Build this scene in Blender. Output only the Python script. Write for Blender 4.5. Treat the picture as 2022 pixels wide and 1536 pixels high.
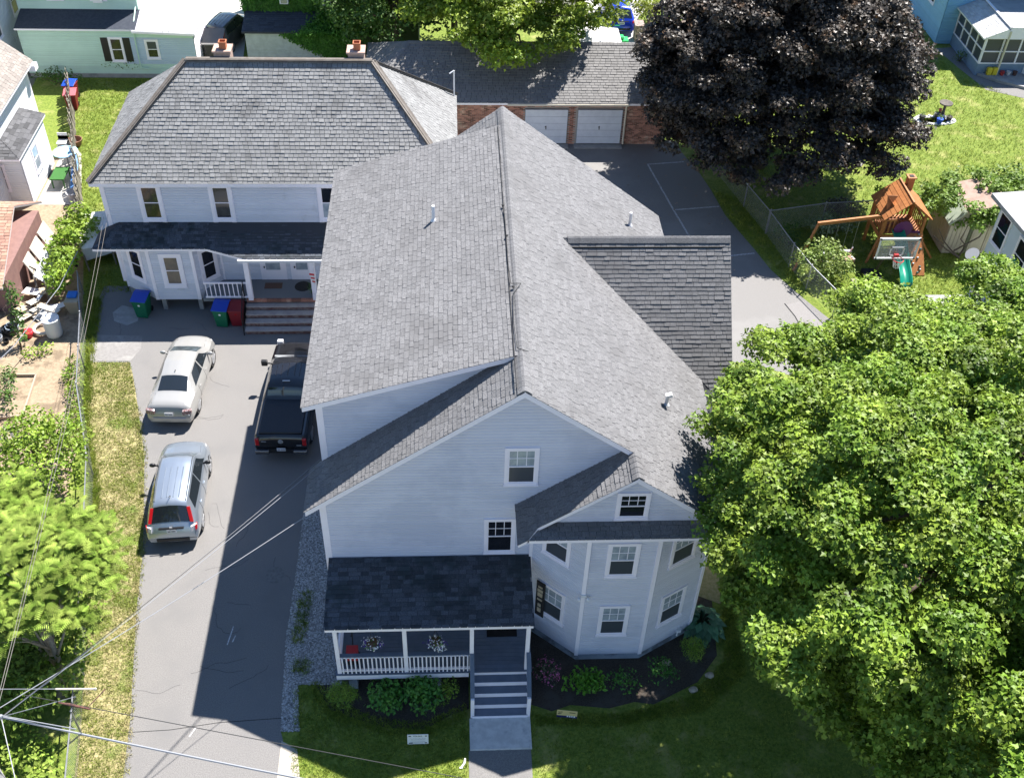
import bpy, math, random
import numpy as np
from mathutils import Vector, Matrix

for o in list(bpy.data.objects):
    bpy.data.objects.remove(o)
SC = bpy.context.scene
COL = SC.collection
rnd = random.Random(7)
rng = np.random.default_rng(11)

# ---------------------------------------------------------------- camera
cam_d = bpy.data.cameras.new('camera')
cam_d.sensor_width = 36.0
cam_d.lens = 37.542
cam_d.clip_end = 1500
cam = bpy.data.objects.new('camera', cam_d)
COL.objects.link(cam)
CR, CU, CF = ((0.998511, -0.045512, 0.030066), (0.008749, 0.677699, 0.735288), (0.05384, 0.73393, -0.677088))
cam.matrix_world = Matrix(((CR[0], CU[0], -CF[0], 0), (CR[1], CU[1], -CF[1], 0), (CR[2], CU[2], -CF[2], 29.5), (0, 0, 0, 1)))
SC.camera = cam

# ---------------------------------------------------------------- light
SUN_DIR = Vector((-0.426, -0.473, -1.0)).normalized()
world = bpy.data.worlds.new('World')
SC.world = world
world.use_nodes = True
wn = world.node_tree.nodes
wl = world.node_tree.links
sky = wn.new('ShaderNodeTexSky')
sky.sky_type = 'NISHITA'
sky.sun_disc = False
sky.sun_elevation = math.radians(57.5)
sky.dust_density = 0.0
sky.ozone_density = 5.0
sky.sun_rotation = math.atan2(0.426, 0.473)
bg = wn['Background']
bg.inputs['Strength'].default_value = 0.075
wl.new(sky.outputs[0], bg.inputs['Color'])
sun_d = bpy.data.lights.new('sun', 'SUN')
sun_d.energy = 5.0
sun_d.angle = math.radians(0.5)
sun_d.color = (1.0, 0.955, 0.90)
sun = bpy.data.objects.new('sun', sun_d)
COL.objects.link(sun)
sun.rotation_euler = SUN_DIR.to_track_quat('-Z', 'Y').to_euler()
SC.view_settings.view_transform = 'Standard'
SC.view_settings.look = 'None'
SC.view_settings.exposure = 1.3
SC.view_settings.gamma = 1.0
SC.view_settings.use_curve_mapping = False
SC.render.engine = 'CYCLES'
SC.cycles.max_bounces = 6
SC.cycles.transparent_max_bounces = 12

# ---------------------------------------------------------------- materials
MATS = {}
def mat(name, c1, c2=None, sc=4.0, rough=0.75, metal=0.0, bump=0.0, bsc=60.0, tone=0.0, c3=None, sc3=0.5, lo3=0.5, hi3=0.62, transl=0.0, spec=0.4, detail=6.0, lo=0.35, hi=0.65, coat=0.0, stretch=None):
    if name in MATS: return MATS[name]
    m = bpy.data.materials.new(name); m.use_nodes = True
    nt = m.node_tree; n = nt.nodes; l = nt.links
    b = n['Principled BSDF']
    b.inputs['Roughness'].default_value = rough
    b.inputs['Metallic'].default_value = metal
    b.inputs['Specular IOR Level'].default_value = spec
    b.inputs['Coat Weight'].default_value = coat
    geo = n.new('ShaderNodeNewGeometry')
    pos = geo.outputs['Position']
    if stretch:
        mp = n.new('ShaderNodeMapping'); mp.inputs['Scale'].default_value = stretch
        l.new(pos, mp.inputs['Vector']); pos = mp.outputs[0]
    def noise(scale, det):
        t = n.new('ShaderNodeTexNoise'); t.inputs['Scale'].default_value = scale
        t.inputs['Detail'].default_value = det; t.inputs['Roughness'].default_value = 0.62
        l.new(pos, t.inputs['Vector']); return t.outputs['Fac']
    def ramp(f, a, bb):
        r = n.new('ShaderNodeMapRange'); r.inputs['From Min'].default_value = a; r.inputs['From Max'].default_value = bb
        r.interpolation_type = 'SMOOTHSTEP'; l.new(f, r.inputs['Value']); return r.outputs[0]
    def mix(f, a, bb):
        x = n.new('ShaderNodeMix'); x.data_type = 'RGBA'
        l.new(f, x.inputs[0])
        for s, v in ((x.inputs[6], a), (x.inputs[7], bb)):
            if isinstance(v, tuple): s.default_value = (*v, 1)
            else: l.new(v, s)
        return x.outputs[2]
    col = None
    if c2: col = mix(ramp(noise(sc, detail), lo, hi), c1, c2)
    if c3: col = mix(ramp(noise(sc3, 5.0), lo3, hi3), col if col else c1, c3)
    if tone:
        at = n.new('ShaderNodeAttribute'); at.attribute_name = 'tone'
        ma = n.new('ShaderNodeMath'); ma.operation = 'MULTIPLY_ADD'
        l.new(at.outputs['Fac'], ma.inputs[0]); ma.inputs[1].default_value = 2 * tone; ma.inputs[2].default_value = 1 - tone
        vm = n.new('ShaderNodeVectorMath'); vm.operation = 'SCALE'
        if col: l.new(col, vm.inputs[0])
        else: vm.inputs[0].default_value = c1
        l.new(ma.outputs[0], vm.inputs['Scale']); col = vm.outputs[0]
    if col: l.new(col, b.inputs['Base Color'])
    else: b.inputs['Base Color'].default_value = (*c1, 1)
    if bump:
        bn = n.new('ShaderNodeBump'); bn.inputs['Strength'].default_value = bump; bn.inputs['Distance'].default_value = 0.02
        l.new(noise(bsc, 4.0), bn.inputs['Height']); l.new(bn.outputs[0], b.inputs['Normal'])
    if transl:
        tr = n.new('ShaderNodeBsdfTranslucent')
        if col: l.new(col, tr.inputs[0])
        else: tr.inputs[0].default_value = (*c1, 1)
        ms = n.new('ShaderNodeMixShader'); ms.inputs[0].default_value = transl
        l.new(b.outputs[0], ms.inputs[1]); l.new(tr.outputs[0], ms.inputs[2])
        l.new(ms.outputs[0], n['Material Output'].inputs['Surface'])
    MATS[name] = m
    return m

# ---------------------------------------------------------------- mesh builder
class MB:
    def __init__(s): s.v = []; s.f = []; s.m = []; s.t = []
    def add(s, vs, fs, mi=0, tone=0.5):
        b = len(s.v); s.v += [tuple(x) for x in vs]
        for f in fs: s.f.append(tuple(i + b for i in f)); s.m.append(mi); s.t.append(tone)
    def poly(s, pts, mi=0, tone=0.5): s.add(pts, [tuple(range(len(pts)))], mi, tone)
    def obox(s, c, ax, ay, az, mi=0, tone=0.5):
        c = Vector(c); ax = Vector(ax); ay = Vector(ay); az = Vector(az)
        vs = [c + ax * i + ay * j + az * k for k in (-1, 1) for j in (-1, 1) for i in (-1, 1)]
        s.add(vs, [(0, 2, 3, 1), (4, 5, 7, 6), (0, 1, 5, 4), (2, 6, 7, 3), (0, 4, 6, 2), (1, 3, 7, 5)], mi, tone)
    def box(s, p0, p1, mi=0, tone=0.5):
        c = [(a + b) / 2 for a, b in zip(p0, p1)]; h = [abs(b - a) / 2 for a, b in zip(p0, p1)]
        s.obox(c, (h[0], 0, 0), (0, h[1], 0), (0, 0, h[2]), mi, tone)
    def bar(s, a, b, w, h, mi=0, up=(0, 0, 1)):
        a = Vector(a); b = Vector(b); d = b - a; L = d.length
        if L < 1e-6: return
        d.normalize(); up = Vector(up)
        if abs(d.dot(up)) > 0.98: up = Vector((0, 1, 0))
        x = d.cross(up).normalized(); z = x.cross(d).normalized()
        s.obox((a + b) / 2, d * (L / 2), x * (w / 2), z * (h / 2), mi)
    def prism(s, pts, off, mi=0, mside=None, tone=0.5):
        n = len(pts); off = Vector(off); top = [Vector(p) for p in pts]; bot = [p + off for p in top]
        s.add(top + bot, [tuple(range(n))], mi, tone)
        b = len(s.v) - 2 * n
        s.f.append(tuple(b + n + i for i in reversed(range(n)))); s.m.append(mi if mside is None else mside); s.t.append(tone)
        for i in range(n):
            j = (i + 1) % n
            s.f.append((b + j, b + i, b + n + i, b + n + j)); s.m.append(mi if mside is None else mside); s.t.append(tone)
    def tube(s, pts, rad, sides=6, mi=0, cap=True):
        pts = [Vector(p) for p in pts]
        if not hasattr(rad, '__len__'): rad = [rad] * len(pts)
        rings = []; vs = []
        for i, p in enumerate(pts):
            d = (pts[min(i + 1, len(pts) - 1)] - pts[max(i - 1, 0)])
            if d.length < 1e-9: d = Vector((0, 0, 1))
            d.normalize(); up = Vector((0, 0, 1)) if abs(d.z) < 0.95 else Vector((1, 0, 0))
            x = d.cross(up).normalized(); y = x.cross(d)
            rings.append([len(vs) + k for k in range(sides)])
            vs += [p + (x * math.cos(2 * math.pi * k / sides) + y * math.sin(2 * math.pi * k / sides)) * rad[i] for k in range(sides)]
        fs = []
        for i in range(len(pts) - 1):
            for k in range(sides):
                k2 = (k + 1) % sides
                fs.append((rings[i][k], rings[i][k2], rings[i + 1][k2], rings[i + 1][k]))
        if cap: fs += [tuple(reversed(rings[0])), tuple(rings[-1])]
        s.add(vs, fs, mi)
    def lathe(s, c, prof, sides=16, mi=0, axis=2):
        vs = []; c = Vector(c)
        for r, h in prof:
            for k in range(sides):
                a = 2 * math.pi * k / sides
                p = (r * math.cos(a), r * math.sin(a), h)
                if axis == 0: p = (h, p[0], p[1])
                if axis == 1: p = (p[0], h, p[1])
                vs.append(c + Vector(p))
        fs = []
        for i in range(len(prof) - 1):
            for k in range(sides):
                k2 = (k + 1) % sides
                fs.append((i * sides + k, i * sides + k2, (i + 1) * sides + k2, (i + 1) * sides + k))
        fs += [tuple(reversed(range(sides))), tuple((len(prof) - 1) * sides + k for k in range(sides))]
        s.add(vs, fs, mi)
    def ellipsoid(s, c, r, seg=12, rings=7, mi=0):
        prof = [(max(1e-3, math.sin(math.pi * i / rings)), -math.cos(math.pi * i / rings)) for i in range(rings + 1)]
        b = len(s.v); s.lathe((0, 0, 0), prof, seg, mi)
        for i in range(b, len(s.v)):
            v = s.v[i]; s.v[i] = (c[0] + v[0] * r[0], c[1] + v[1] * r[1], c[2] + v[2] * r[2])

ORG = {}
def mesh_data(name, v, f, mats, mi=None, tone=None, smooth=False):
    me = bpy.data.meshes.new(name)
    me.from_pydata(v, [], f)
    for m in (mats if isinstance(mats, (list, tuple)) else [mats]): me.materials.append(m)
    if mi is not None and any(mi): me.polygons.foreach_set('material_index', mi)
    if tone is not None:
        a = me.attributes.new('tone', 'FLOAT', 'FACE'); a.data.foreach_set('value', tone)
    if smooth: me.polygons.foreach_set('use_smooth', [True] * len(me.polygons))
    me.update()
    return me
def tri_mesh(name, V, F, m, tone=None, smooth=False):
    """numpy arrays of vertices and triangles"""
    me = bpy.data.meshes.new(name)
    me.vertices.add(len(V)); me.vertices.foreach_set('co', np.asarray(V, np.float32).ravel())
    nf = len(F); me.loops.add(nf * 3); me.loops.foreach_set('vertex_index', np.asarray(F, np.int32).ravel())
    me.polygons.add(nf); me.polygons.foreach_set('loop_start', np.arange(0, nf * 3, 3, dtype=np.int32))
    me.polygons.foreach_set('loop_total', np.full(nf, 3, dtype=np.int32))
    me.materials.append(m)
    if tone is not None:
        a = me.attributes.new('tone', 'FLOAT', 'FACE'); a.data.foreach_set('value', np.asarray(tone, np.float32))
    me.update(calc_edges=True)
    return me
def link(o, parent=None, kind=None, label=None):
    COL.objects.link(o)
    if parent is not None:
        o.parent = parent; ORG[o] = ORG.get(parent, Vector((0, 0, 0)))
    if kind: o['kind'] = kind
    if label: o['label'] = label
    return o
def obj(name, mb, mats, parent=None, smooth=False, kind=None, label=None, cat=None, group=None, bevel=0):
    org = ORG.get(parent, Vector((0, 0, 0))) if parent is not None else Vector((0, 0, 0))
    v = [(a - org.x, b - org.y, c - org.z) for a, b, c in mb.v]
    me = mesh_data(name, v, mb.f, mats, mb.m, mb.t, smooth)
    o = bpy.data.objects.new(name, me)
    link(o, parent, kind, label)
    if cat: o['category'] = cat
    if group: o['group'] = group
    if bevel:
        bm = o.modifiers.new('bevel', 'BEVEL'); bm.width = bevel; bm.segments = 2; bm.limit_method = 'ANGLE'
    return o
def thing(name, label, cat, loc=(0, 0, 0), group=None):
    o = bpy.data.objects.new(name, None); o.empty_display_size = 0.3
    COL.objects.link(o); o.location = loc; ORG[o] = Vector(loc)
    o['label'] = label; o['category'] = cat
    if group: o['group'] = group
    return o
def single(name, mb, mats, label, cat, loc=None, group=None, smooth=False, bevel=0):
    """one-mesh thing with its origin at its base"""
    if loc is None:
        xs = [p[0] for p in mb.v]; ys = [p[1] for p in mb.v]; zs = [p[2] for p in mb.v]
        loc = ((min(xs) + max(xs)) / 2, (min(ys) + max(ys)) / 2, min(zs))
    v = [(a - loc[0], b - loc[1], c - loc[2]) for a, b, c in mb.v]
    me = mesh_data(name, v, mb.f, mats, mb.m, mb.t, smooth)
    o = bpy.data.objects.new(name, me); COL.objects.link(o); o.location = loc
    o['label'] = label; o['category'] = cat
    if group: o['group'] = group
    ORG[o] = Vector(loc)
    if bevel:
        bm = o.modifiers.new('bevel', 'BEVEL'); bm.width = bevel; bm.segments = 2; bm.limit_method = 'ANGLE'
    return o
def copy_tree(root, loc, rotz=None, label=None):
    c = root.copy(); COL.objects.link(c); c.location = loc
    if rotz is not None: c.rotation_euler.z = rotz
    if label: c['label'] = label
    def rec(src, dst):
        for ch in src.children:
            d = ch.copy(); COL.objects.link(d); d.parent = dst; rec(ch, d)
    rec(root, c)
    return c
def clip_poly(poly, edges):
    """Sutherland-Hodgman, 2d convex clip polygon in CCW order"""
    out = poly; n = len(edges)
    for i in range(n):
        a = edges[i]; b = edges[(i + 1) % n]; ex, ey = b[0] - a[0], b[1] - a[1]
        inp = out; out = []
        if not inp: return []
        for j in range(len(inp)):
            p = inp[j]; q = inp[(j + 1) % len(inp)]
            sp = ex * (p[1] - a[1]) - ey * (p[0] - a[0]); sq = ex * (q[1] - a[1]) - ey * (q[0] - a[0])
            if sp >= -1e-9: out.append(p)
            if (sp >= 0) != (sq >= 0):
                t = sp / (sp - sq) if sp != sq else 0
                out.append((p[0] + t * (q[0] - p[0]), p[1] + t * (q[1] - p[1])))
    return out
def ccw(p):
    a = sum(p[i][0] * p[(i + 1) % len(p)][1] - p[(i + 1) % len(p)][0] * p[i][1] for i in range(len(p)))
    return p if a > 0 else p[::-1]
CAMP = Vector((0, 0, 29.5))
# ------- shingled roof planes: every shingle is a wedge of its own; the largest-looking ones are objects, the rest one stuff mesh
class Shingles:
    def __init__(s, thing_root, roof, m, w=0.30, course=0.145, th=0.012, maxn=300, name='shingle', jit=0.0, gap=0.009, wvar=0.25, skip=0.0):
        s.root = thing_root; s.roof = roof; s.m = m; s.w = w; s.c = course; s.th = th; s.maxn = maxn; s.name = name
        s.jit = jit; s.gap = gap; s.wvar = wvar; s.full = []; s.cut = MB(); s.cache = {}
    def plane(s, pts, clip=None):
        pts = [Vector(p) for p in pts]
        n = (pts[1] - pts[0]).cross(pts[2] - pts[0]).normalized()
        if n.z < 0: n = -n
        up = (Vector((0, 0, 1)) - n * n.z).normalized(); u = up.cross(n).normalized()
        o = min(pts, key=lambda p: p.dot(up)); o = Vector(o)
        p2 = ccw([((p - o).dot(u), (p - o).dot(up)) for p in pts])
        umin = min(p[0] for p in p2); umax = max(p[0] for p in p2); vmax = max(p[1] for p in p2)
        widths = [s.w * (1 - s.wvar), s.w, s.w * (1 + s.wvar)]
        v = -0.03; r = 0
        while v < vmax:
            x = umin - rnd.random() * s.w
            while x < umax:
                k = rnd.randrange(3) if s.wvar else 1
                wd = widths[k]; dj = rnd.uniform(-s.jit, s.jit)
                v0 = v + dj; v1 = v + s.c * 1.04
                rect = [(x + s.gap, v0), (x + wd - s.gap, v0), (x + wd - s.gap, v1), (x + s.gap, v1)]
                cl = clip_poly(rect, p2)
                if len(cl) >= 3:
                    ar = abs(sum(cl[i][0] * cl[(i + 1) % len(cl)][1] - cl[(i + 1) % len(cl)][0] * cl[i][1] for i in range(len(cl)))) / 2
                    tn = rnd.randrange(8)
                    hgt = s.th * rnd.choice((0.8, 1.0, 1.0, 1.5))
                    full = ar > 0.985 * (wd - 2 * s.gap) * (v1 - v0)
                    P = lambda q, h: o + u * q[0] + up * q[1] + n * h
                    if ar > 2e-4:
                        c3 = P((x + wd / 2, v), 0)
                        if full: s.full.append((c3, u, up, n, k, tn, dj, hgt))
                        else:
                            top = [P(q, 0.004 + hgt * (1 - (q[1] - v0) / (v1 - v0))) for q in cl]
                            bot = [P(q, 0) for q in cl]; m_ = len(cl)
                            fs = [tuple(range(m_))] + [((i + 1) % m_, i, m_ + i, m_ + (i + 1) % m_) for i in range(m_)]
                            s.cut.add(top + bot, fs, 0, tn / 7)
                x += wd
            v += s.c; r += 1
    def wedge(s, k, tn, hgt, dj):
        wd = [s.w * (1 - s.wvar), s.w, s.w * (1 + s.wvar)][k] / 2 - s.gap
        a = dj; b = s.c * 1.04
        vs = [(-wd, a, 0), (wd, a, 0), (wd, b, 0), (-wd, b, 0), (-wd, a, .004 + hgt), (wd, a, .004 + hgt), (wd, b, .004), (-wd, b, .004)]
        return vs, [(4, 5, 6, 7), (0, 1, 5, 4), (1, 2, 6, 5), (3, 0, 4, 7)]
    def done(s):
        org = ORG[s.root]
        def key(t):
            d = t[0] - CAMP; dist = d.length
            return -abs(d.dot(t[3])) / dist ** 3
        s.full.sort(key=key)
        for c3, u, up, n, k, tn, dj, hgt in s.full[:s.maxn]:
            kk = (k, tn, round(hgt, 4))
            if kk not in s.cache:
                vs, fs = s.wedge(k, tn, hgt, 0)
                s.cache[kk] = mesh_data(s.name, vs, fs, s.m, None, [tn / 7] * len(fs))
            o = bpy.data.objects.new(s.name, s.cache[kk]); COL.objects.link(o); o.parent = s.roof
            M = Matrix((u, up, n)).transposed().to_4x4(); M.translation = c3 + up * dj - org
            o.matrix_local = M
        for c3, u, up, n, k, tn, dj, hgt in s.full[s.maxn:]:
            vs, fs = s.wedge(k, tn, hgt, dj)
            s.cut.add([c3 + u * a + up * b + n * c for a, b, c in vs], fs, 0, tn / 7)
        if s.cut.f: obj(s.name + '_field', s.cut, s.m, s.roof, kind='stuff')
def slab(mb, pts, th=0.16, mi=0, mside=1):
    """roof board under a shingle plane, thickness straight down"""
    mb.prism(pts, (0, 0, -th), mi, mside)
# ------- lap siding
def siding(parent, m, poly, course=0.115, name='siding', proud=0.028, label=None, nrm=None, mb=None):
    """poly: 3d points of a vertical convex wall; outward normal nrm"""
    pts = [Vector(p) for p in poly]; nrm = Vector(nrm).normalized()
    u = Vector((0, 0, 1)).cross(nrm).normalized(); o = pts[0]
    p2 = ccw([((p - o).dot(u), p.z) for p in pts])
    z0 = min(p[1] for p in p2); z1 = max(p[1] for p in p2); x0 = min(p[0] for p in p2) - 1; x1 = max(p[0] for p in p2) + 1
    own = mb is None
    mb = mb or MB(); z = z0
    while z < z1 - 1e-4:
        zt = min(z + course, z1)
        cl = clip_poly([(x0, z), (x1, z), (x1, zt), (x0, zt)], p2)
        if len(cl) >= 3:
            zk = z + course * .62
            pf = lambda zz: proud if zz <= zk + 1e-6 else proud * max(0, (z + course - zz) / (course * .38))
            P = lambda q: o + u * q[0] + Vector((0, 0, q[1] - o.z)) + nrm * (0.003 + pf(q[1]))
            tn = rnd.random()
            for za_, zb_ in ((z, zk), (zk, zt)):
                if zb_ - za_ < 1e-5: continue
                c2_ = clip_poly([(x0, za_), (x1, za_), (x1, zb_), (x0, zb_)], p2)
                if len(c2_) >= 3: mb.poly([P(q) for q in c2_], 0, tn)
            lo = [q for q in cl if abs(q[1] - z) < 1e-6]
            if len(lo) >= 2:
                a = min(lo); b = max(lo)
                A = P(a); B = P(b); k = nrm * (proud + 0.001)
                mb.poly([A, A - k, B - k, B], 0, tn)
        z += course
    if own: return obj(name, mb, m, parent, label=label)
    return mb
def wall_shell(mb, poly, nrm, th=0.12):
    mb.prism([Vector(p) for p in poly], -Vector(nrm).normalized() * th)
# ------- windows
def window(parent, c, nrm, w, h, casing=0.09, style='6over1', upper='blind', lower='dark', sill=True, depth=0.064, name='window', label=None):
    """c: centre of the opening on the wall; casing mesh with panes, blinds and muntins as sub-parts"""
    c = Vector(c); n = Vector(nrm).normalized(); u = Vector((0, 0, 1)).cross(n).normalized(); z = Vector((0, 0, 1))
    mb = MB(); W = w / 2; H = h / 2; d = depth / 2
    f = lambda x, y, hw, hh, dd, off: mb.obox(c + u * x + z * y + n * off, u * hw, z * hh, n * dd)
    k = casing / 2
    f(-W - k, 0, k, H, d, d); f(W + k, 0, k, H, d, d); f(0, H + k, W + casing, k, d + .004, d); f(0, -H - k, W + casing, k, d + .012, d)
    if sill: f(0, -H - casing, W + casing + .02, .018, d + .03, d)
    s = 0.022
    f(-W + s, 0, s, H, .015, .036); f(W - s, 0, s, H, .015, .036); f(0, H - s, W - 2 * s, s, .015, .036); f(0, -H + s, W - 2 * s, s, .015, .036)
    f(0, 0, W - 2 * s, s * 0.9, .017, .038)
    fr = obj(name, mb, M_trim, parent, label=label)
    gl = {'blind': M_pane_blind, 'dark': M_pane, 'screen': M_pane_screen, 'curtain': M_pane_curtain}
    for sgn, st in ((1, upper), (-1, lower)):
        g = MB(); g.obox(c + z * (sgn * H / 2) + n * 0.036, u * (W - s), z * (H / 2 - s * .5), n * .003)
        obj('pane', g, gl[st], fr)
    if style == '6over1':
        g = MB()
        for x in (-W / 3, W / 3): g.obox(c + u * x + z * (H / 2) + n * .041, u * .010, z * (H / 2 - 2 * s), n * .006)
        g.obox(c + z * (H / 2) + n * .0415, u * (W - 2 * s), z * .010, n * .006)
        obj('muntin', g, M_trim, fr)
    return fr
# ------- sheets
def sheet(name, pts, z, m, label=None, kind='structure', sub=None):
    mb = MB(); mb.poly([(x, y, z) for x, y in ccw(list(pts))])
    o = obj(name, mb, m, None, kind=kind)
    return o
def in_poly(P, poly):
    x = P[:, 0]; y = P[:, 1]; r = np.zeros(len(P), bool); n = len(poly)
    for i in range(n):
        x1, y1 = poly[i]; x2, y2 = poly[(i + 1) % n]
        c = ((y1 > y) != (y2 > y))
        with np.errstate(divide='ignore', invalid='ignore'):
            r ^= c & (x < (x2 - x1) * (y - y1) / (y2 - y1 + 1e-12) + x1)
    return r
def scatter(poly, dens):
    p = np.array(poly); a, b = p.min(0), p.max(0)
    N = int(dens * (b[0] - a[0]) * (b[1] - a[1]))
    P = a + rng.random((N, 2)) * (b - a)
    return P[in_poly(P, poly)]
def tufts(name, poly, dens, h, m, blades=3, z=0.0, spread=0.03, clump=0.0):
    P = scatter(poly, dens)
    if clump:
        nz = np.sin(P[:, 0] * 2.1 + np.sin(P[:, 1] * 1.7) * 2) * np.sin(P[:, 1] * 2.6 + P[:, 0]) 
        P = P[nz + rng.random(len(P)) * 1.2 > clump]
    N = len(P) * blades
    B = np.repeat(P, blades, 0) + rng.normal(0, spread, (N, 2))
    a = rng.random(N) * 2 * np.pi; hh = h * (0.5 + rng.random(N)); w = 0.006 + 0.008 * rng.random(N)
    lean = rng.normal(0, 0.6, (N, 2)) * hh[:, None]
    V = np.zeros((N, 3, 3))
    V[:, 0, :2] = B + np.c_[np.cos(a), np.sin(a)] * w[:, None]; V[:, 1, :2] = B - np.c_[np.cos(a), np.sin(a)] * w[:, None]
    V[:, 0, 2] = z; V[:, 1, 2] = z
    V[:, 2, :2] = B + lean; V[:, 2, 2] = z + hh
    F = np.arange(N * 3).reshape(N, 3)
    me = tri_mesh(name, V.reshape(-1, 3), F, m, rng.random(N))
    o = bpy.data.objects.new(name, me); COL.objects.link(o); o['kind'] = 'stuff'
    return o
# ------- foliage
MAPLE = (np.array([(0, 0, 0), (-.52, .3, .07), (-.2, .5, .0), (0, 1.0, -.12), (.2, .5, .0), (.52, .3, .07)]), [(0, 2, 1), (0, 3, 2), (0, 4, 3), (0, 5, 4)])
OVAL = (np.array([(0, 0, 0), (-.3, .5, .1), (0, 1.0, -.05), (.3, .5, .1)]), [(0, 2, 1), (0, 3, 2)])
NEEDLE = (np.array([(-.08, 0, 0), (.08, 0, 0), (0, 1, 0)]), [(0, 1, 2)])
def leaf_arrays(P, Nn, tmpl, size, droop=0.25):
    N = len(P); Nn = Nn / (np.linalg.norm(Nn, axis=1, keepdims=True) + 1e-9)
    r = rng.normal(0, 1, (N, 3)); r[:, 2] -= droop
    T = r - (r * Nn).sum(1, keepdims=True) * Nn; T /= (np.linalg.norm(T, axis=1, keepdims=True) + 1e-9)
    X = np.cross(T, Nn); s = size * (0.65 + 0.7 * rng.random(N))
    tv, tf = tmpl
    V = P[:, None, :] + s[:, None, None] * (tv[None, :, 0, None] * X[:, None, :] + tv[None, :, 1, None] * T[:, None, :] + tv[None, :, 2, None] * Nn[:, None, :])
    k = len(tv); F = (np.array(tf)[None] + (np.arange(N) * k)[:, None, None]).reshape(-1, 3)
    return V.reshape(-1, 3), F, len(tf)
def clump_points(clumps, per, shell=0.35, upbias=0.5, jitter=0.55):
    Ps = []; Ns = []; Ts = []
    for c, r in clumps:
        vol = (r[0] * r[1] * r[2]) ** (2 / 3); n = max(8, int(per * vol))
        d = rng.normal(0, 1, (n, 3)); d /= np.linalg.norm(d, axis=1, keepdims=True)
        d[:, 2] = np.where(rng.random(n) < upbias, np.abs(d[:, 2]), d[:, 2])
        q = 1 - shell * rng.random(n) ** 1.2
        bump = 1 + 0.16 * np.sin(d[:, 0] * 5 + c[0] * 3) * np.sin(d[:, 1] * 5 + c[1] * 3) + 0.08 * rng.normal(0, 1, n)
        P = np.array(c) + d * np.array(r) * (q * bump)[:, None]
        N_ = d / np.array(r) ; N_ /= np.linalg.norm(N_, axis=1, keepdims=True)
        N_ = N_ * 0.6 + np.array([0, 0, .55]) + rng.normal(0, jitter, (n, 3))
        Ps.append(P); Ns.append(N_); Ts.append(np.clip(0.5 + rng.normal(0, .16) + rng.normal(0, .22, n), 0, 1))
    return np.vstack(Ps), np.vstack(Ns), np.concatenate(Ts)
def foliage(name, parent, m, clumps, per, tmpl, size, label=None, **kw):
    P, Nn, T = clump_points(clumps, per, **kw)
    org = ORG.get(parent, Vector((0, 0, 0)))
    V, F, k = leaf_arrays(P, Nn, tmpl, size)
    V = V - np.array(org)
    me = tri_mesh(name, V, F, m, np.repeat(T, k))
    o = bpy.data.objects.new(name, me); link(o, parent, label=label)
    return o
def limbs(mb, base, top, r0, ends, rr=0.12):
    base = Vector(base); top = Vector(top)
    pts = [base, base.lerp(top, .25) + Vector((rnd.uniform(-.15, .15), rnd.uniform(-.15, .15), 0)), base.lerp(top, .6), top]
    mb.tube(pts, [r0 * 1.35, r0, r0 * .75, r0 * .4], 9)
    for e in ends:
        e = Vector(e); s = base.lerp(top, rnd.uniform(.3, .85)); mid = s.lerp(e, .5) + Vector((rnd.uniform(-.3, .3), rnd.uniform(-.3, .3), rnd.uniform(.1, .5)))
        mb.tube([s, mid, e], [rr, rr * .6, rr * .2], 5)
def blob_clumps(c, R, n, cr, zflat=0.6, shell=(0.62, 1.0), zmin=None):
    out = []; k = 0
    while len(out) < n and k < n * 40:
        k += 1
        d = Vector((rnd.gauss(0, 1), rnd.gauss(0, 1), rnd.gauss(0, 1))).normalized()
        q = rnd.uniform(*shell)
        p = (c[0] + d.x * R[0] * q, c[1] + d.y * R[1] * q, c[2] + d.z * R[2] * q)
        if zmin is not None and p[2] < zmin: continue
        if d.z < -0.55: continue
        r = rnd.uniform(*cr)
        if any((p[0] - o[0][0]) ** 2 + (p[1] - o[0][1]) ** 2 + (p[2] - o[0][2]) ** 2 < (0.55 * (r + o[1][0])) ** 2 for o in out) and k < n * 25: continue
        out.append((p, (r, r, r * zflat)))
    return out
def boughs(c, R, n, br=(1.2, 1.9), sub=7, sr=(.42, .72), zmin=2.0, q=(.68, 1.1), sep=.62):
    """crown as separate boughs, each a drooping fan of small leaf clumps with gaps between"""
    B = []; k = 0
    while len(B) < n and k < n * 60:
        k += 1
        d = Vector((rnd.gauss(0, 1), rnd.gauss(0, 1), rnd.gauss(.1, .9))).normalized()
        if d.z < -.5: continue
        s = rnd.uniform(*q); p = Vector((c[0] + d.x * R[0] * s, c[1] + d.y * R[1] * s, c[2] + d.z * R[2] * s)); r = rnd.uniform(*br)
        if p.z < zmin: continue
        if any((p - o[0]).length < sep * (r + o[1]) for o in B) and k < n * 45: continue
        B.append((p, r, d))
    out = []
    for p, r, d in B:
        o = Vector((d.x, d.y, 0)); o = o.normalized() if o.length > .05 else Vector((1, 0, 0)); t_ = Vector((-o.y, o.x, 0))
        for j in range(sub):
            a = rnd.uniform(-1, 1); b = rnd.uniform(-.9, 1.0); h = .42 * (1 - a * a * .6 - max(b, 0) ** 2 * 1.1) + rnd.uniform(-.15, .12)
            q_ = p + t_ * (a * r * .85) + o * (b * r * .9) + Vector((0, 0, h * r)); s = rnd.uniform(*sr)
            out.append((tuple(q_), (s, s, s * .55)))
    return out
def pt(mb_pts): return [Vector(p) for p in mb_pts]
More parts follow.
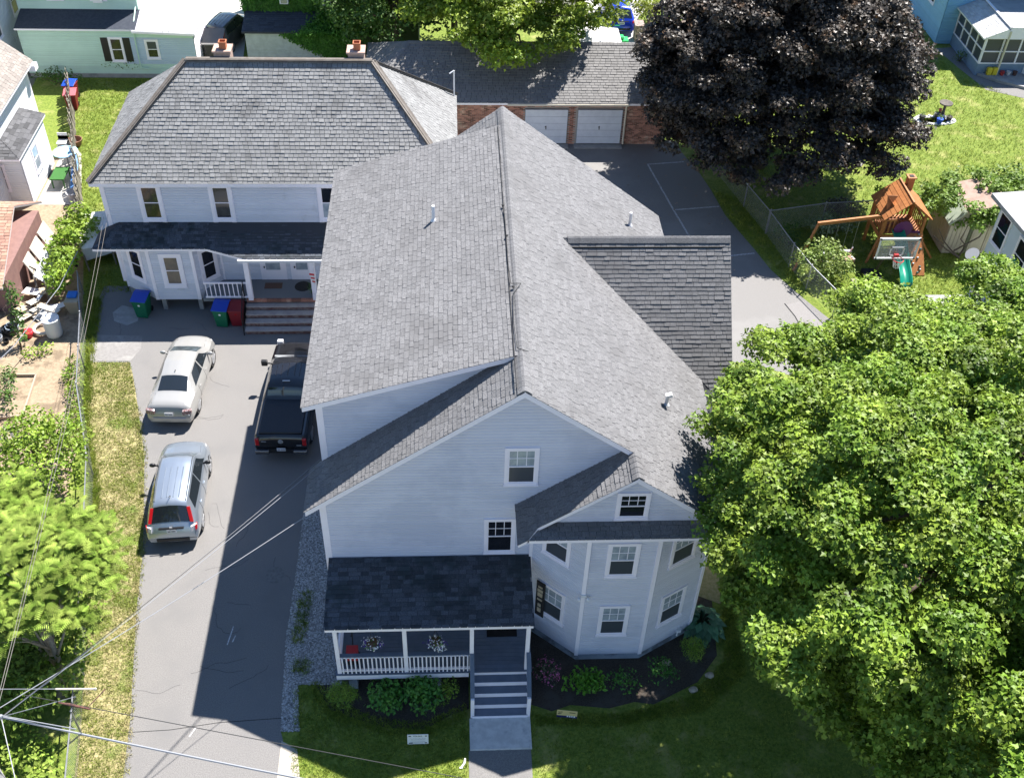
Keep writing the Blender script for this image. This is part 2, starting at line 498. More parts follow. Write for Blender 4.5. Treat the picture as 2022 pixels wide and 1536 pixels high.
# ================================================================= materials
M_trim = mat('white_trim', (.90, .86, .92), (.86, .82, .88), 3, rough=.5)
M_siding = mat('blue_grey_siding', (.635, .645, .725), (.61, .62, .70), .8, rough=.6, tone=.035, c3=(.55, .565, .65), sc3=.35)
M_siding2 = mat('old_grey_siding', (.67, .685, .76), (.63, .645, .72), .9, rough=.62, tone=.05, c3=(.50, .52, .56), sc3=1.1, lo3=.58, hi3=.75)
M_soffit = mat('soffit', (.6, .64, .7), rough=.7)
M_roof = mat('grey_roof_shingle', (.125, .124, .127), (.195, .193, .196), 26, rough=.9, tone=.10, c3=(.138, .136, .138), sc3=.55, lo3=.5, hi3=.68, bump=.5, bsc=160)
M_roofb = mat('roof_underlay', (.05, .052, .058), rough=.95)
M_slate = mat('old_slate_shingle', (.195, .195, .193), (.26, .26, .255), 22, rough=.85, tone=.11, c3=(.14, .138, .135), sc3=.9, lo3=.5, hi3=.75, bump=.4, bsc=90)
M_slateb = mat('slate_underlay', (.035, .035, .04), rough=.95)
M_groof = mat('garage_roof_shingle', (.17, .165, .162), (.22, .215, .21), 30, rough=.9, tone=.10, bump=.4, bsc=120)
M_proof = mat('porch_roof_shingle', (.05, .058, .07), (.085, .092, .105), 26, rough=.9, tone=.35, c3=(.035, .045, .05), sc3=.9, bump=.5, bsc=150)
M_cap = mat('brown_ridge_metal', (.13, .11, .09), (.17, .15, .13), 5, rough=.7)
M_found = mat('painted_foundation', (.30, .36, .44), (.26, .31, .39), 4, rough=.8, c3=(.15, .17, .20), sc3=1.5)
M_deck = mat('grey_blue_deck_paint', (.12, .15, .20), (.10, .13, .175), 3, rough=.6, tone=.08)
M_pane = mat('dark_window_glass', (.012, .014, .02), rough=.06, spec=.8)
M_pane_blind = mat('glass_over_blind', (.38, .43, .48), (.24, .29, .34), 2.5, rough=.12, spec=.7)
M_pane_screen = mat('screened_pane', (.055, .065, .08), rough=.3, spec=.5)
M_pane_curtain = mat('glass_over_brown_curtain', (.20, .16, .12), (.14, .12, .10), 2, rough=.2)
M_white = mat('white_plastic', (.75, .75, .76), rough=.4)
M_black = mat('black_rubber', (.012, .012, .013), rough=.7)
M_metal = mat('galvanised_metal', (.35, .36, .38), (.28, .29, .31), 8, rough=.45, metal=.6)
M_wire = mat('chain_link_wire', (.40, .42, .44), rough=.5, metal=.3)
M_conc = mat('concrete', (.34, .34, .33), (.28, .28, .275), 3, rough=.9, c3=(.22, .22, .22), sc3=1.2, lo3=.55, hi3=.7, bump=.3, bsc=80)
M_asph = mat('old_asphalt', (.155, .149, .143), (.235, .226, .218), 34, rough=.93, c3=(.175, .17, .166), sc3=.6, lo3=.45, hi3=.75, bump=.4, bsc=120, detail=8)
M_asph2 = mat('lot_asphalt', (.17, .164, .158), (.24, .232, .225), 30, rough=.93, c3=(.23, .223, .215), sc3=.3, bump=.3, bsc=120)
M_patch = mat('sunlit_asphalt', (.21, .20, .192), (.25, .24, .23), 9, rough=.93, c3=(.29, .28, .265), sc3=1.3, lo3=.5, hi3=.66, bump=.3, bsc=80)
M_apron = mat('concrete_apron', (.42, .38, .32), (.36, .33, .28), 6, rough=.9, bump=.2)
M_grass = mat('lawn_ground', (.10, .155, .02), (.20, .25, .04), 9, rough=.95, c3=(.30, .30, .10), sc3=.9, lo3=.5, hi3=.72, bump=.7, bsc=45)
M_dry = mat('dry_lawn_ground', (.40, .33, .18), (.27, .255, .10), 9, rough=.95, c3=(.13, .175, .035), sc3=.75, lo3=.5, hi3=.62, bump=.7, bsc=50)
M_blade = mat('grass_blade', (.15, .22, .025), (.28, .33, .055), 1.5, rough=.8, tone=.4, transl=.25, spec=.2)
M_straw = mat('dry_grass_blade', (.42, .37, .18), (.24, .27, .07), 1.2, rough=.85, tone=.35, spec=.15)
M_soil = mat('garden_soil', (.36, .28, .19), (.28, .21, .14), 7, rough=.95, c3=(.20, .15, .10), sc3=1.3, bump=.6, bsc=40)
M_mulch = mat('dark_mulch', (.045, .035, .028), (.085, .068, .052), 22, rough=.95, c3=(.075, .065, .055), sc3=1.5, bump=.8, bsc=70)
M_gravel = mat('grey_gravel', (.21, .20, .185), (.36, .345, .32), 30, rough=.95, bump=.8, bsc=70)
M_stone = mat('gravel_stone', (.44, .43, .41), (.30, .29, .28), 30, rough=.9, tone=.6)
M_line = mat('worn_line_paint', (.55, .55, .56), (.25, .25, .25), 14, rough=.8, lo=.45, hi=.6)
M_crack = mat('crack_filler', (.05, .05, .05), rough=.9)
M_brick = mat('red_brick', (.42, .21, .15), (.33, .15, .11), 20, rough=.9, tone=.5, c3=(.55, .40, .30), sc3=1.6, lo3=.55, hi3=.72)
M_mortar = mat('mortar', (.36, .33, .30), rough=.95)
M_bark = mat('bark', (.13, .10, .08), (.08, .06, .05), 14, rough=.95, bump=.8, bsc=30)
M_barkl = mat('pale_bark', (.32, .28, .23), (.22, .19, .15), 10, rough=.9, bump=.5, bsc=30)
M_wood = mat('weathered_wood', (.26, .23, .19), (.18, .16, .13), 6, rough=.9, stretch=(1, 1, .3))
M_text = mat('print_ink', (.03, .03, .035), rough=.6)

# ================================================================= setting: ground and paving
sheet('ground', [(-500, -300), (500, -300), (500, 900), (-500, 900)], -0.03, mat('bare_ground', (.17, .165, .13), (.12, .13, .085), .15, rough=.95, c3=(.22, .21, .2), sc3=.05))
sheet('lawn', [(-16, 9.2), (40, 9.2), (40, 33), (46, 33), (46, 70), (-24, 70), (-24, 26), (-16, 26)], -0.012, M_grass)
sheet('road', [(-200, -4), (200, -4), (200, 5.5), (-200, 5.5)], -0.02, M_asph)
sheet('pavement', [(-200, 6.6), (200, 6.6), (200, 8.6), (-200, 8.6)], -0.005, M_conc)
DRIVE = [(-9.3, 9), (-9.66, 15.54), (-9.86, 17.43), (-10.52, 21.5), (-10.83, 24.06), (-11.68, 28.44), (-12.51, 31.22), (-13.08, 33.03), (-13.39, 33.81), (-15.0, 33.83), (-15.6, 37.0), (-15.6, 39.0), (-3.9, 39.0), (-3.9, 24), (-5.45, 24.5), (-5.42, 22.4), (-5.5, 20.2), (-5.4, 18.5), (-5.3, 16.9), (-5.2, 16.6), (-4.9, 9)]
def split_poly_sheet(name, pts, z, m):
    mb = MB(); mb.poly([(x, y, z) for x, y in ccw(pts)]); return obj(name, mb, m, None, kind='structure')
split_poly_sheet('driveway', DRIVE, 0.0, M_asph)
sheet('driveway_sun_patch', [(-15.0, 33.9), (-13.35, 33.9), (-13.1, 34.6), (-13.2, 35.5), (-15.3, 35.6), (-15.4, 35.0)], 0.004, M_patch)  # paler asphalt only where the sun falls; brightness put into its colour
sheet('driveway_apron', [(-5.25, 16.6), (-5.2, 9), (-4.55, 9), (-4.58, 15.4), (-4.75, 16.3)], 0.004, M_apron)
LOT = [(0.1, 39.4), (0.1, 52), (12.3, 52), (12.4, 50.82), (13.04, 48.54), (13.32, 47.02), (13.62, 44.67), (14.01, 43.29), (14.47, 41.72), (14.88, 40.12), (15.24, 39.3), (15.9, 37.9), (16.6, 36.4), (17.5, 34.9), (19, 33), (19, 29.5), (16.0, 31.6), (12.5, 33.5), (9.9, 33.55), (7.7, 33.6), (7.7, 39.4)]
split_poly_sheet('parking_lot', LOT, 0.0, M_asph2)
sheet('lot_edge_strip', [(15.0, 37.4), (15.95, 37.8), (17.5, 34.9), (19, 33), (19, 31.6), (16.6, 33.6), (15.4, 35.6)], 0.006, mat('dark_old_asphalt', (.20, .19, .185), (.25, .24, .235), 30, rough=.95))
mb = MB(); mb.tube([(14.95, 37.5, .01), (15.2, 36.6, .01), (15.32, 35.5, .01), (15.9, 34.6, .01)], .022, 4)
obj('seam_crack', mb, M_crack, None, kind='structure')
def line(a, b, w=.09, z=.005):
    mb = MB(); a = Vector((*a, z)); b = Vector((*b, z)); d = (b - a).normalized(); p = Vector((-d.y, d.x, 0)) * w / 2
    mb.poly([a - p, b - p, b + p, a + p]); obj('painted_line', mb, M_line, None, kind='structure')
def cracks(name, n, x0, x1, y0, y1, L=14, seed=3):
    r_ = random.Random(seed)
    for i in range(n):
        p = [r_.uniform(x0, x1), r_.uniform(y0, y1)]; a = r_.choice((0, 1.57, 3.1, 4.7)) + r_.gauss(0, .3); pts = []
        for k in range(r_.randrange(6, L)):
            pts.append((p[0], p[1], .0)); a += r_.gauss(0, .35); p[0] += .16 * math.cos(a); p[1] += .16 * math.sin(a)
        f = MB(); f.tube(pts, .005, 4); obj(name, f, M_crack, None, kind='structure')
cracks('asphalt_crack', 14, -9.2, -5.7, 15.3, 33)
cracks('asphalt_crack', 6, -14.5, -9, 34.5, 37, 9, 5)
mb = MB(); mb.tube([(-9.85, 17.0, .0), (-8.6, 17.05, .0), (-7.2, 17.25, .0), (-5.3, 17.35, .0)], .012, 4); obj('asphalt_seam', mb, M_crack, None, kind='structure')
for a, b in (((-8.0, 16.8), (-7.85, 17.1)), ((-7.35, 20.0), (-7.25, 20.7)), ((-7.2, 20.1), (-7.14, 20.35))):
    mb = MB(); mb.poly([(a[0] - .02, a[1], .005), (a[0] + .02, a[1], .005), (b[0] + .02, b[1], .005), (b[0] - .02, b[1], .005)]); obj('paint_scuff', mb, M_line, None, kind='structure')
mb = MB(); mb.poly([(-6.15 + .32 * math.cos(a * .5) * (1 + .12 * math.sin(a * 3)), 22.75 + .36 * math.sin(a * .5), .004) for a in range(12)]); obj('oil_stain', mb, mat('oil_stained_asphalt', (.14, .138, .135), (.19, .186, .18), 8, rough=.8), None, kind='structure')
line((10.36, 49.5), (12.36, 49.77)); line((10.38, 49.5), (11.08, 45.13)); line((11.08, 45.13), (13.46, 45.45)); line((11.08, 45.1), (11.6, 42.2)); line((12.0, 41.0), (14.4, 41.4))
sheet('concrete_blob', [(-14.5, 37.6), (-13.7, 37.3), (-13.6, 36.5), (-14.0, 36.2), (-14.6, 36.5), (-14.8, 37.1)], 0.004, M_conc)
# gravel beside the house, mulch beds, walk
GRAV = [(-3.88, 20.6), (-3.88, 26), (-5.45, 26), (-5.45, 22.4), (-5.5, 20.2), (-5.4, 18.5), (-5.3, 16.9), (-4.75, 16.9), (-4.95, 18.5), (-3.6, 18.45), (-3.6, 20.6)]
split_poly_sheet('gravel_strip', GRAV, 0.004, M_gravel)
P = scatter(GRAV, 900); N = len(P)
tv = np.array([(1, 0, 0), (0, 1, 0), (-1, 0, 0), (0, -1, 0), (0, 0, 1)]) ; tf = np.array([(0, 1, 4), (1, 2, 4), (2, 3, 4), (3, 0, 4)])
sz = .018 + .026 * rng.random((N, 1, 1)); an = rng.random(N) * 6.28
V = tv[None] * sz * np.array([1, 1, .7]); ca, sa = np.cos(an)[:, None], np.sin(an)[:, None]
V = np.stack([V[..., 0] * ca - V[..., 1] * sa, V[..., 0] * sa + V[..., 1] * ca, V[..., 2]], -1) + np.c_[P, np.full(N, .004)][:, None]
me = tri_mesh('gravel', V.reshape(-1, 3), (tf[None] + (np.arange(N) * 5)[:, None, None]).reshape(-1, 3), M_stone, np.repeat(rng.random(N), 4))
o = bpy.data.objects.new('gravel', me); COL.objects.link(o); o['kind'] = 'stuff'
BED1 = [(-4.4, 18.5), (-3.9, 17.6), (-3.3, 17.35), (-2.2, 16.95), (-1.0, 16.85), (-.2, 17.3), (.36, 17.5), (.36, 20), (-3.6, 20)]
BED2 = [(2.28, 17.6), (2.9, 17.35), (3.5, 17.55), (4.7, 17.4), (5.5, 17.6), (6.1, 17.5), (7.0, 17.95), (7.6, 18.25), (8.4, 19.2), (8.7, 22.0), (8.3, 24), (7.6, 24), (7.6, 20.6), (5.8, 19.8), (3.8, 19.8), (2.28, 20.7)]
split_poly_sheet('mulch_bed', BED1, 0.0, M_mulch); split_poly_sheet('mulch_bed', BED2, 0.0, M_mulch)
mb = MB(); mb.box((.37, 16.1, 0), (2.22, 17.13, .09)); single('concrete_step_slab', mb, mat('light_concrete', (.60, .60, .58), (.48, .48, .47), 4, rough=.9, c3=(.36, .37, .38), sc3=2.2, lo3=.56, hi3=.72, bump=.3, bsc=80), 'wide concrete landing slab at the foot of the grey porch steps', 'slab', bevel=.01)
mb = MB(); mb.box((.33, 8, -.02), (2.19, 16.1, .012)); obj('front_walk', mb, M_asph, None, kind='structure')
mb = MB(); mb.poly([(8.1, 21.6, .002), (8.9, 21.2, .002), (9.1, 22.6, .002), (8.3, 23.0, .002)]); obj('bare_patch', mb, M_dry, None, kind='structure')
# strip of dry lawn between fence and driveway
STRIP = [(-10.9, 9), (-9.3, 9), (-9.66, 15.54), (-9.86, 17.43), (-10.52, 21.5), (-10.83, 24.06), (-11.68, 28.44), (-12.51, 31.22), (-13.08, 33.03), (-13.39, 33.81), (-14.98, 33.83), (-14.3, 30), (-13.25, 27), (-12.6, 24), (-11.6, 19), (-10.95, 15)]
split_poly_sheet('dry_lawn_strip', STRIP, -0.004, M_dry)
YARDL = [(-15.1, 33.9), (-15.75, 36), (-16.3, 38.5), (-17.6, 43.5), (-19.6, 50), (-21.7, 58.8), (-14, 58.8), (-14.0, 46), (-14.1, 38.5), (-15.4, 38.5)]
split_poly_sheet('side_yard_lawn', YARDL, -0.006, M_grass)
GARD = [(-26, 26), (-14.0, 26), (-14.4, 30), (-15.2, 33), (-15.9, 36), (-16.4, 38.5), (-17.6, 43.5), (-19.6, 50), (-26, 50)]
split_poly_sheet('garden_ground', GARD, -0.008, M_soil)
sheet('neighbour_patio', [(-20.4, 45.6), (-18.2, 45.6), (-19.4, 50.4), (-20.4, 52)], -0.003, mat('pale_patio', (.5, .48, .45), (.4, .38, .35), 4, rough=.9))
sheet('far_pavement', [(9.0, 60), (11.6, 60), (12.3, 68), (14.5, 72), (8.6, 72)], -0.004, mat('pale_pavement', (.5, .48, .45), (.56, .54, .5), 5, rough=.9))
sheet('far_driveway', [(-15.6, 59), (-12.35, 59), (-12.95, 66.2), (-13.9, 75), (-19, 75)], -0.004, mat('pale_pavement', (.5, .48, .45), (.56, .54, .5), 5, rough=.9))
sheet('back_path', [(31, 63.8), (31.5, 61.2), (32.2, 58.2), (37, 55.6), (37, 57.6), (33, 59.3), (32.2, 64)], -0.004, M_asph)
tufts('grass', [(-4.9, 8.5), (.3, 8.5), (.3, 17.4), (-.2, 17.2), (-1, 16.8), (-2.2, 16.9), (-3.3, 17.3), (-3.9, 17.6), (-4.4, 18.4), (-4.9, 18.4), (-4.7, 16)], 420, .055, M_blade)
tufts('grass', [(2.25, 8.5), (18, 8.5), (18, 17), (9, 19.6), (8.1, 18.1), (7, 17.4), (4.7, 17.1), (3.3, 17), (2.25, 17.2)], 190, .055, M_blade)
tufts('grass', [(2.3, 17.25), (5, 17.2), (7.2, 17.7), (8.6, 19), (9, 21.5), (9.4, 21.5), (9.2, 18.5), (7.6, 17.2), (5, 16.8), (2.3, 16.9)], 700, .07, M_blade)
tufts('grass', [(-4.6, 18.5), (-3.9, 17.3), (-2.2, 16.7), (-.9, 16.6), (.3, 17.2), (.3, 17.7), (-1, 17.1), (-2.2, 17.2), (-3.6, 17.8), (-4.3, 18.6)], 600, .07, M_blade)
tufts('grass', [(-4.95, 9), (-4.7, 15.6), (-4.85, 18.5), (-5.05, 18.5), (-4.85, 15.6), (-5.1, 9)], 300, .06, M_blade)
tufts('dry_grass', STRIP, 420, .05, M_straw)
tufts('grass', STRIP, 340, .06, M_blade, clump=.5)
tufts('weeds', [(-9.5, 15.5), (-9.75, 17.4), (-10.4, 21.5), (-10.7, 24.0), (-11.55, 28.4), (-12.4, 31.2), (-12.75, 31.2), (-11.85, 28.4), (-11.0, 24.1), (-10.7, 21.5), (-10.0, 17.4), (-9.8, 15.5)], 260, .07, M_straw)
tufts('grass', YARDL, 150, .09, M_blade)
tufts('grass', [(7.9, 24), (9.5, 22), (16, 27), (12.5, 33.3), (9.2, 33.3)], 160, .07, M_blade)
PLAYL = [(15.5, 42.8), (16, 39), (17.4, 36.8), (19, 34.5), (22, 33.2), (23.4, 36), (24.5, 41), (27, 42.5), (24.5, 44.2), (17, 43.9)]
tufts('grass', PLAYL, 170, .08, M_blade)
tufts('grass', [(14.2, 48), (15, 44.3), (24, 44.3), (32, 44), (37, 48), (37, 54), (31, 60), (31, 66), (14, 60)], 55, .12, M_blade)
tufts('weeds', [(-16.0, 38), (-15.2, 34), (-14.4, 30), (-13.3, 27), (-12.7, 24), (-12.35, 24), (-13.0, 27), (-14.1, 30), (-14.9, 34), (-15.5, 38)], 300, .22, M_blade, blades=4, spread=.06)
tufts('weeds', [(13.4, 47), (13.9, 44), (14.8, 41), (15.6, 39), (16.1, 38.4), (15.5, 42), (15.0, 46)], 120, .14, M_blade)

# ================================================================= main house
H = thing('main_house', 'big blue-grey clapboard house with grey gable roof, bay and front porch in the centre', 'house', (1.83, 27.8, 0))
YF, YB, XL, XR, XC = 20.5, 35.15, -3.88, 7.6, 1.83
zr = lambda x: 10.75 - .748 * abs(x - XC)
zd = lambda x: 10.75 - .3125 * (XC - x)
T = .20
w = MB()
wall_shell(w, [(XL, YF, .45), (XR, YF, .45), (XR, YF, zr(XR) - T), (XC, YF, 10.75 - T), (XL, YF, zr(XL) - T)], (0, -1, 0))
wall_shell(w, [(XR, YB, .45), (XL, YB, .45), (XL, YB, zr(XL) - T), (XC, YB, 10.75 - T), (XR, YB, zr(XR) - T)], (0, 1, 0))
wall_shell(w, [(XL, YB - .13, .45), (XL, YF + .13, .45), (XL, YF + .13, zr(XL) - .35), (XL, YB - .13, zr(XL) - .35)], (-1, 0, 0))
wall_shell(w, [(XR, YF + .13, .45), (XR, YB - .13, .45), (XR, YB - .13, zr(XR) - .35), (XR, YF + .13, zr(XR) - .35)], (1, 0, 0))
# dormer walls
wall_shell(w, [(XL, 33.9, 6.2), (XL, 21.95, 6.2), (XL, 21.95, zd(XL) - .18), (XL, 33.9, zd(XL) - .18)], (-1, 0, 0))
wall_shell(w, [(XL + .01, 21.95, zr(XL) - .1), (XC - .3, 21.95, zd(XC - .3) - .18), (XL + .01, 21.95, zd(XL) - .18)], (0, -1, 0))
wall_shell(w, [(XL + .01, 33.9, zr(XL) - .1), (XL + .01, 33.9, zd(XL) - .18), (XC - .3, 33.9, zd(XC - .3) - .18)], (0, 1, 0))
wall = obj('wall', w, M_siding, H)
siding(wall, M_siding, [(XL, YF, .45), (2.3, YF, .45), (2.3, YF, zr(2.3) - T), (XC, YF, 10.75 - T), (XL, YF, zr(XL) - T)], nrm=(0, -1, 0), name='front_siding')
siding(wall, M_siding, [(2.3, YF, .45 + .115 * 47), (2.9, YF, .45 + .115 * 47), (5.2, YF, zr(5.2) - T), (2.3, YF, zr(2.3) - T)], nrm=(0, -1, 0), name='front_siding')
siding(wall, M_siding, [(XL, YB, .45), (XL, YF, .45), (XL, YF, 6.2), (XL, YB, 6.2)], nrm=(-1, 0, 0), name='side_siding')
siding(wall, M_siding, [(XR, YF, .45), (XR, YB, .45), (XR, YB, 6.1), (XR, YF, 6.1)], nrm=(1, 0, 0), name='side_siding')
siding(wall, M_siding, [(XL, 21.95, zr(XL) - .1), (XC - .3, 21.95, zd(XC - .3) - .18), (XL, 21.95, zd(XL) - .18)], nrm=(0, -1, 0), name='dormer_siding')
siding(wall, M_siding, [(XL, 33.9, 6.3), (XL, 21.95, 6.3), (XL, 21.95, zd(XL) - .18), (XL, 33.9, zd(XL) - .18)], nrm=(-1, 0, 0), name='dormer_siding')
f = MB(); f.box((XL + .03, YF + .02, 0), (XR - .03, YB - .02, .45)); foundation = obj('foundation', f, M_found, H)
# bay
BAY = [(2.25, 20.5), (3.8, 19.2), (5.83, 19.2), (7.6, 20.2), (7.6, 20.6)]
f = MB()
for i in range(3):
    a, b = BAY[i], BAY[i + 1]; d = Vector((b[0] - a[0], b[1] - a[1], 0)).normalized(); n = Vector((d.y, -d.x, 0))
    wall_shell(f, [(a[0], a[1], .28), (b[0], b[1], .28), (b[0], b[1], 6.2), (a[0], a[1], 6.2)], n)
bw = obj('bay_wall', f, M_siding, H)
f = MB(); f.prism([(x * 1.0, y + .0, .27) for x, y in [(2.2, 20.48), (3.79, 19.17), (5.84, 19.17), (7.62, 20.17), (7.62, 20.48)]], (0, 0, -.27)); obj('bay_foundation', f, M_found, H)
BN = []
for i in range(3):
    a, b = BAY[i], BAY[i + 1]; d = Vector((b[0] - a[0], b[1] - a[1], 0)).normalized(); n = Vector((d.y, -d.x, 0)); BN.append((a, b, d, n))
    siding(bw, M_siding, [(a[0], a[1], .28), (b[0], b[1], .28), (b[0], b[1], 6.15), (a[0], a[1], 6.15)], nrm=n, name='bay_siding')
for (x, y), n in zip(BAY[1:4], ((-.15, -1), (.1, -1), (.6, -.8))):
    f = MB(); nn = Vector((*n, 0)).normalized() * .035
    f.obox(Vector((x, y, 3.18)) + nn * .6, nn.cross(Vector((0, 0, 1))).normalized() * .06, nn, (0, 0, 2.92)); obj('corner_board', f, M_trim, H)
f = MB(); f.obox((2.27, 20.44, 3.2), (.05, 0, 0), (0, .05, 0), (0, 0, 2.8)); obj('corner_board', f, M_trim, H)
# bay windows
def on(seg, s, off=0):
    a, b, d, n = BN[seg]; return Vector((a[0], a[1], 0)) + d * s
for z0 in (5.05, 2.10):
    up = 'screen' if z0 > 9 else 'blind'
    window(H, on(1, 1.01) + Vector((0, 0, z0)), BN[1][3], .76, 1.36, upper='blind', lower='screen')
    L0 = (Vector((3.8, 19.2)) - Vector((2.25, 20.5))).length
    window(H, on(0, L0 - 1.06) + Vector((0, 0, z0)), BN[0][3], .8, 1.36, upper='blind', lower='screen')
    window(H, on(2, .98) + Vector((0, 0, z0)), BN[2][3], .8, 1.36, upper='blind', lower='screen')
# front wall windows
window(H, (1.86, YF, 7.67), (0, -1, 0), .78, 1.33, upper='blind', lower='screen')
window(H, (1.31, YF, 4.66), (0, -1, 0), .76, 1.40, upper='dark', lower='dark')
# corner boards
for (x, y0, z0, z1) in ((XL, YF, .45, 6.3), (XL, 21.95, 6.42, 8.75)):
    f = MB(); f.box((x - .035, y0 - .035, z0), (x + .16, y0 + .14, z1)); obj('corner_board', f, M_trim, H)
f = MB(); f.box((XR - .12, YF - .03, .3), (XR + .03, YF + .14, 6.1)); obj('corner_board', f, M_trim, H)
# bay gable wall
f = MB(); wall_shell(f, [(2.75, 19.5, 6.38), (7.3, 19.5, 6.38), (4.95, 19.5, 8.24)], (0, -1, 0)); gw = obj('gable_wall', f, M_siding, H)
siding(gw, M_siding, [(2.8, 19.5, 6.42), (7.25, 19.5, 6.42), (4.95, 19.5, 8.24)], nrm=(0, -1, 0), name='gable_siding')
window(H, (4.93, 19.5, 7.08), (0, -1, 0), .76, .92, upper='dark', lower='dark')
# roof
roof_b = MB(); MT = 1
slab(roof_b, [(XC, 20.2, 10.75), (XC, 35.45, 10.75), (8.1, 35.45, zr(8.1)), (8.1, 20.2, zr(8.1))], T)
slab(roof_b, [(4.93, 19.25, zr(4.93)), (4.93, 20.2, zr(4.93)), (7.8, 20.2, zr(7.8)), (7.8, 19.25, zr(7.8))], T)
slab(roof_b, [(XC, 20.2, 10.75), (-4.28, 20.2, zr(-4.28)), (-4.28, 21.94, zr(-4.28)), (XC, 21.94, 10.75)], T)
slab(roof_b, [(XC, 33.9, 10.75), (-4.28, 33.9, zr(-4.28)), (-4.28, 35.45, zr(-4.28)), (XC, 35.45, 10.75)], T)
slab(roof_b, [(XC, 21.7, 10.752), (-4.25, 21.7, zd(-4.25)), (-4.25, 34.15, zd(-4.25)), (XC, 34.15, 10.752)], .18)
zb = lambda x: zr(4.93) - .748 * (4.93 - x)
slab(roof_b, [(4.93, 20.49, zr(4.93)), (4.93, 19.25, zr(4.93)), (2.3, 19.25, zb(2.3)), (2.3, 20.49, zb(2.3))], .15)
slab(roof_b, [(2.3, 20.49, zb(2.3) - .001), (2.3, 19.25, zb(2.3) - .001), (2.04, 18.98, zb(2.04)), (1.75, 18.98, zb(1.75)), (1.75, 20.49, zb(1.75))], .13)
slab(roof_b, [(2.25, 19.52, 6.44), (7.66, 19.52, 6.44), (7.66, 18.98, 6.24), (2.0, 18.98, 6.24)], .14)
za = lambda y: 9.45 - 1.04 * abs(29.05 - y)
slab(roof_b, [(3.3, 29.05, 9.45), (9.15, 29.05, 9.45), (9.15, 25.55, za(25.55)), (7.2, 25.55, za(25.55))], .2)
slab(roof_b, [(3.3, 29.05, 9.45), (7.2, 32.5, za(32.5)), (9.15, 32.5, za(32.5)), (9.15, 29.05, 9.45)], .2)
roof = obj('roof', roof_b, [M_roofb, M_trim], H)
S = Shingles(H, roof, M_roof, w=.27, course=.145, th=.017, maxn=235, jit=.008, gap=.006)
S.plane([(XC + .02, 20.18, zr(XC + .02)), (XC + .02, 35.47, zr(XC + .02)), (8.13, 35.47, zr(8.13)), (8.13, 20.2, zr(8.13)), (8.13, 20.18, zr(8.13))])
S.plane([(4.95, 19.23, zr(4.95)), (4.95, 20.18, zr(4.95)), (7.83, 20.18, zr(7.83)), (7.83, 19.23, zr(7.83))])
S.plane([(XC - .02, 20.18, zr(XC - .02)), (-4.31, 20.18, zr(-4.31)), (-4.31, 21.93, zr(-4.31)), (XC - .02, 21.93, zr(XC - .02))])
S.plane([(XC - .02, 33.92, zr(XC - .02)), (-4.31, 33.92, zr(-4.31)), (-4.31, 35.47, zr(-4.31)), (XC - .02, 35.47, zr(XC - .02))])
S.plane([(XC - .02, 21.68, zd(XC - .02)), (-4.28, 21.68, zd(-4.28)), (-4.28, 34.17, zd(-4.28)), (XC - .02, 34.17, zd(XC - .02))])
S.plane([(4.91, 20.48, zb(4.91)), (4.91, 19.23, zb(4.91)), (2.3, 19.23, zb(2.3)), (2.3, 20.48, zb(2.3))])
S.plane([(2.3, 20.48, zb(2.3)), (2.3, 19.23, zb(2.3)), (2.02, 18.96, zb(2.02)), (1.73, 18.96, zb(1.73)), (1.73, 20.48, zb(1.73))])
for yy in (25.79, 32.31):
    ye = 25.53 if yy < 29 else 32.52
    S.plane([(3.57, 29.05, 9.45), (8.46, ye, za(ye)), (9.18, ye, za(ye)), (9.18, 29.05, 9.45)])
S.plane([(2.35, 19.5, 6.435), (7.68, 19.5, 6.435), (7.68, 18.96, 6.233), (2.05, 18.96, 6.233)])
S.done()
# porch roof
pr_b = MB(); zp = lambda y: 3.46 + .125 * (y - 18.1)
slab(pr_b, [(-3.8, 18.1, zp(18.1)), (2.24, 18.1, zp(18.1)), (2.24, 20.47, zp(20.47)), (-3.8, 20.47, zp(20.47))], .15)
pr = obj('porch_roof', pr_b, [M_roofb, M_trim], H)
S = Shingles(H, pr, M_proof, w=.30, course=.15, th=.014, maxn=65, jit=.005)
S.plane([(-3.83, 18.07, zp(18.07)), (2.27, 18.07, zp(18.07)), (2.27, 20.46, zp(20.46)), (-3.83, 20.46, zp(20.46))])
S.done()
# ridge caps
def caps(parent, a, b, m, w=.17, step=.2, slope=.7, name='ridge_cap', h=.02):
    a = Vector(a); b = Vector(b); d = (b - a).normalized(); x = d.cross(Vector((0, 0, 1))).normalized(); z = x.cross(d)
    n = int((b - a).length / step); org = ORG[parent]; mes = []
    for k in range(4):
        L = step * 1.06; vs = []
        for yy, hh in ((0, h), (L, .006)):
            for xx, zz in ((-w, -w * slope), (-w * .35, -w * slope * .22), (0, 0), (w * .35, -w * slope * .22), (w, -w * slope)):
                vs.append((xx, yy, zz + hh))
        vs += [(-w, 0, -w * slope - .01), (w, 0, -w * slope - .01), (0, 0, -.03)]
        mes.append(mesh_data(name, vs, [(i, i + 1, i + 6, i + 5) for i in range(4)] + [(10, 12, 2, 1, 0), (12, 11, 4, 3, 2)], m, None, [(k + .5) / 4] * 6))
    for i in range(n):
        o = bpy.data.objects.new(name, mes[rnd.randrange(4)]); COL.objects.link(o); o.parent = parent
        M = Matrix((x, d, z)).transposed().to_4x4(); M.translation = a + d * (i * step) - org; o.matrix_local = M
caps(roof, (XC, 20.2, 10.79), (XC, 35.45, 10.79), M_roof, w=.2, h=.012)
caps(roof, (4.93, 19.25, zr(4.93) + .03), (4.93, 20.4, zr(4.93) + .03), M_roof)
caps(roof, (9.17, 29.05, 9.49), (3.6, 29.05, 9.49), M_roof, slope=1.0)
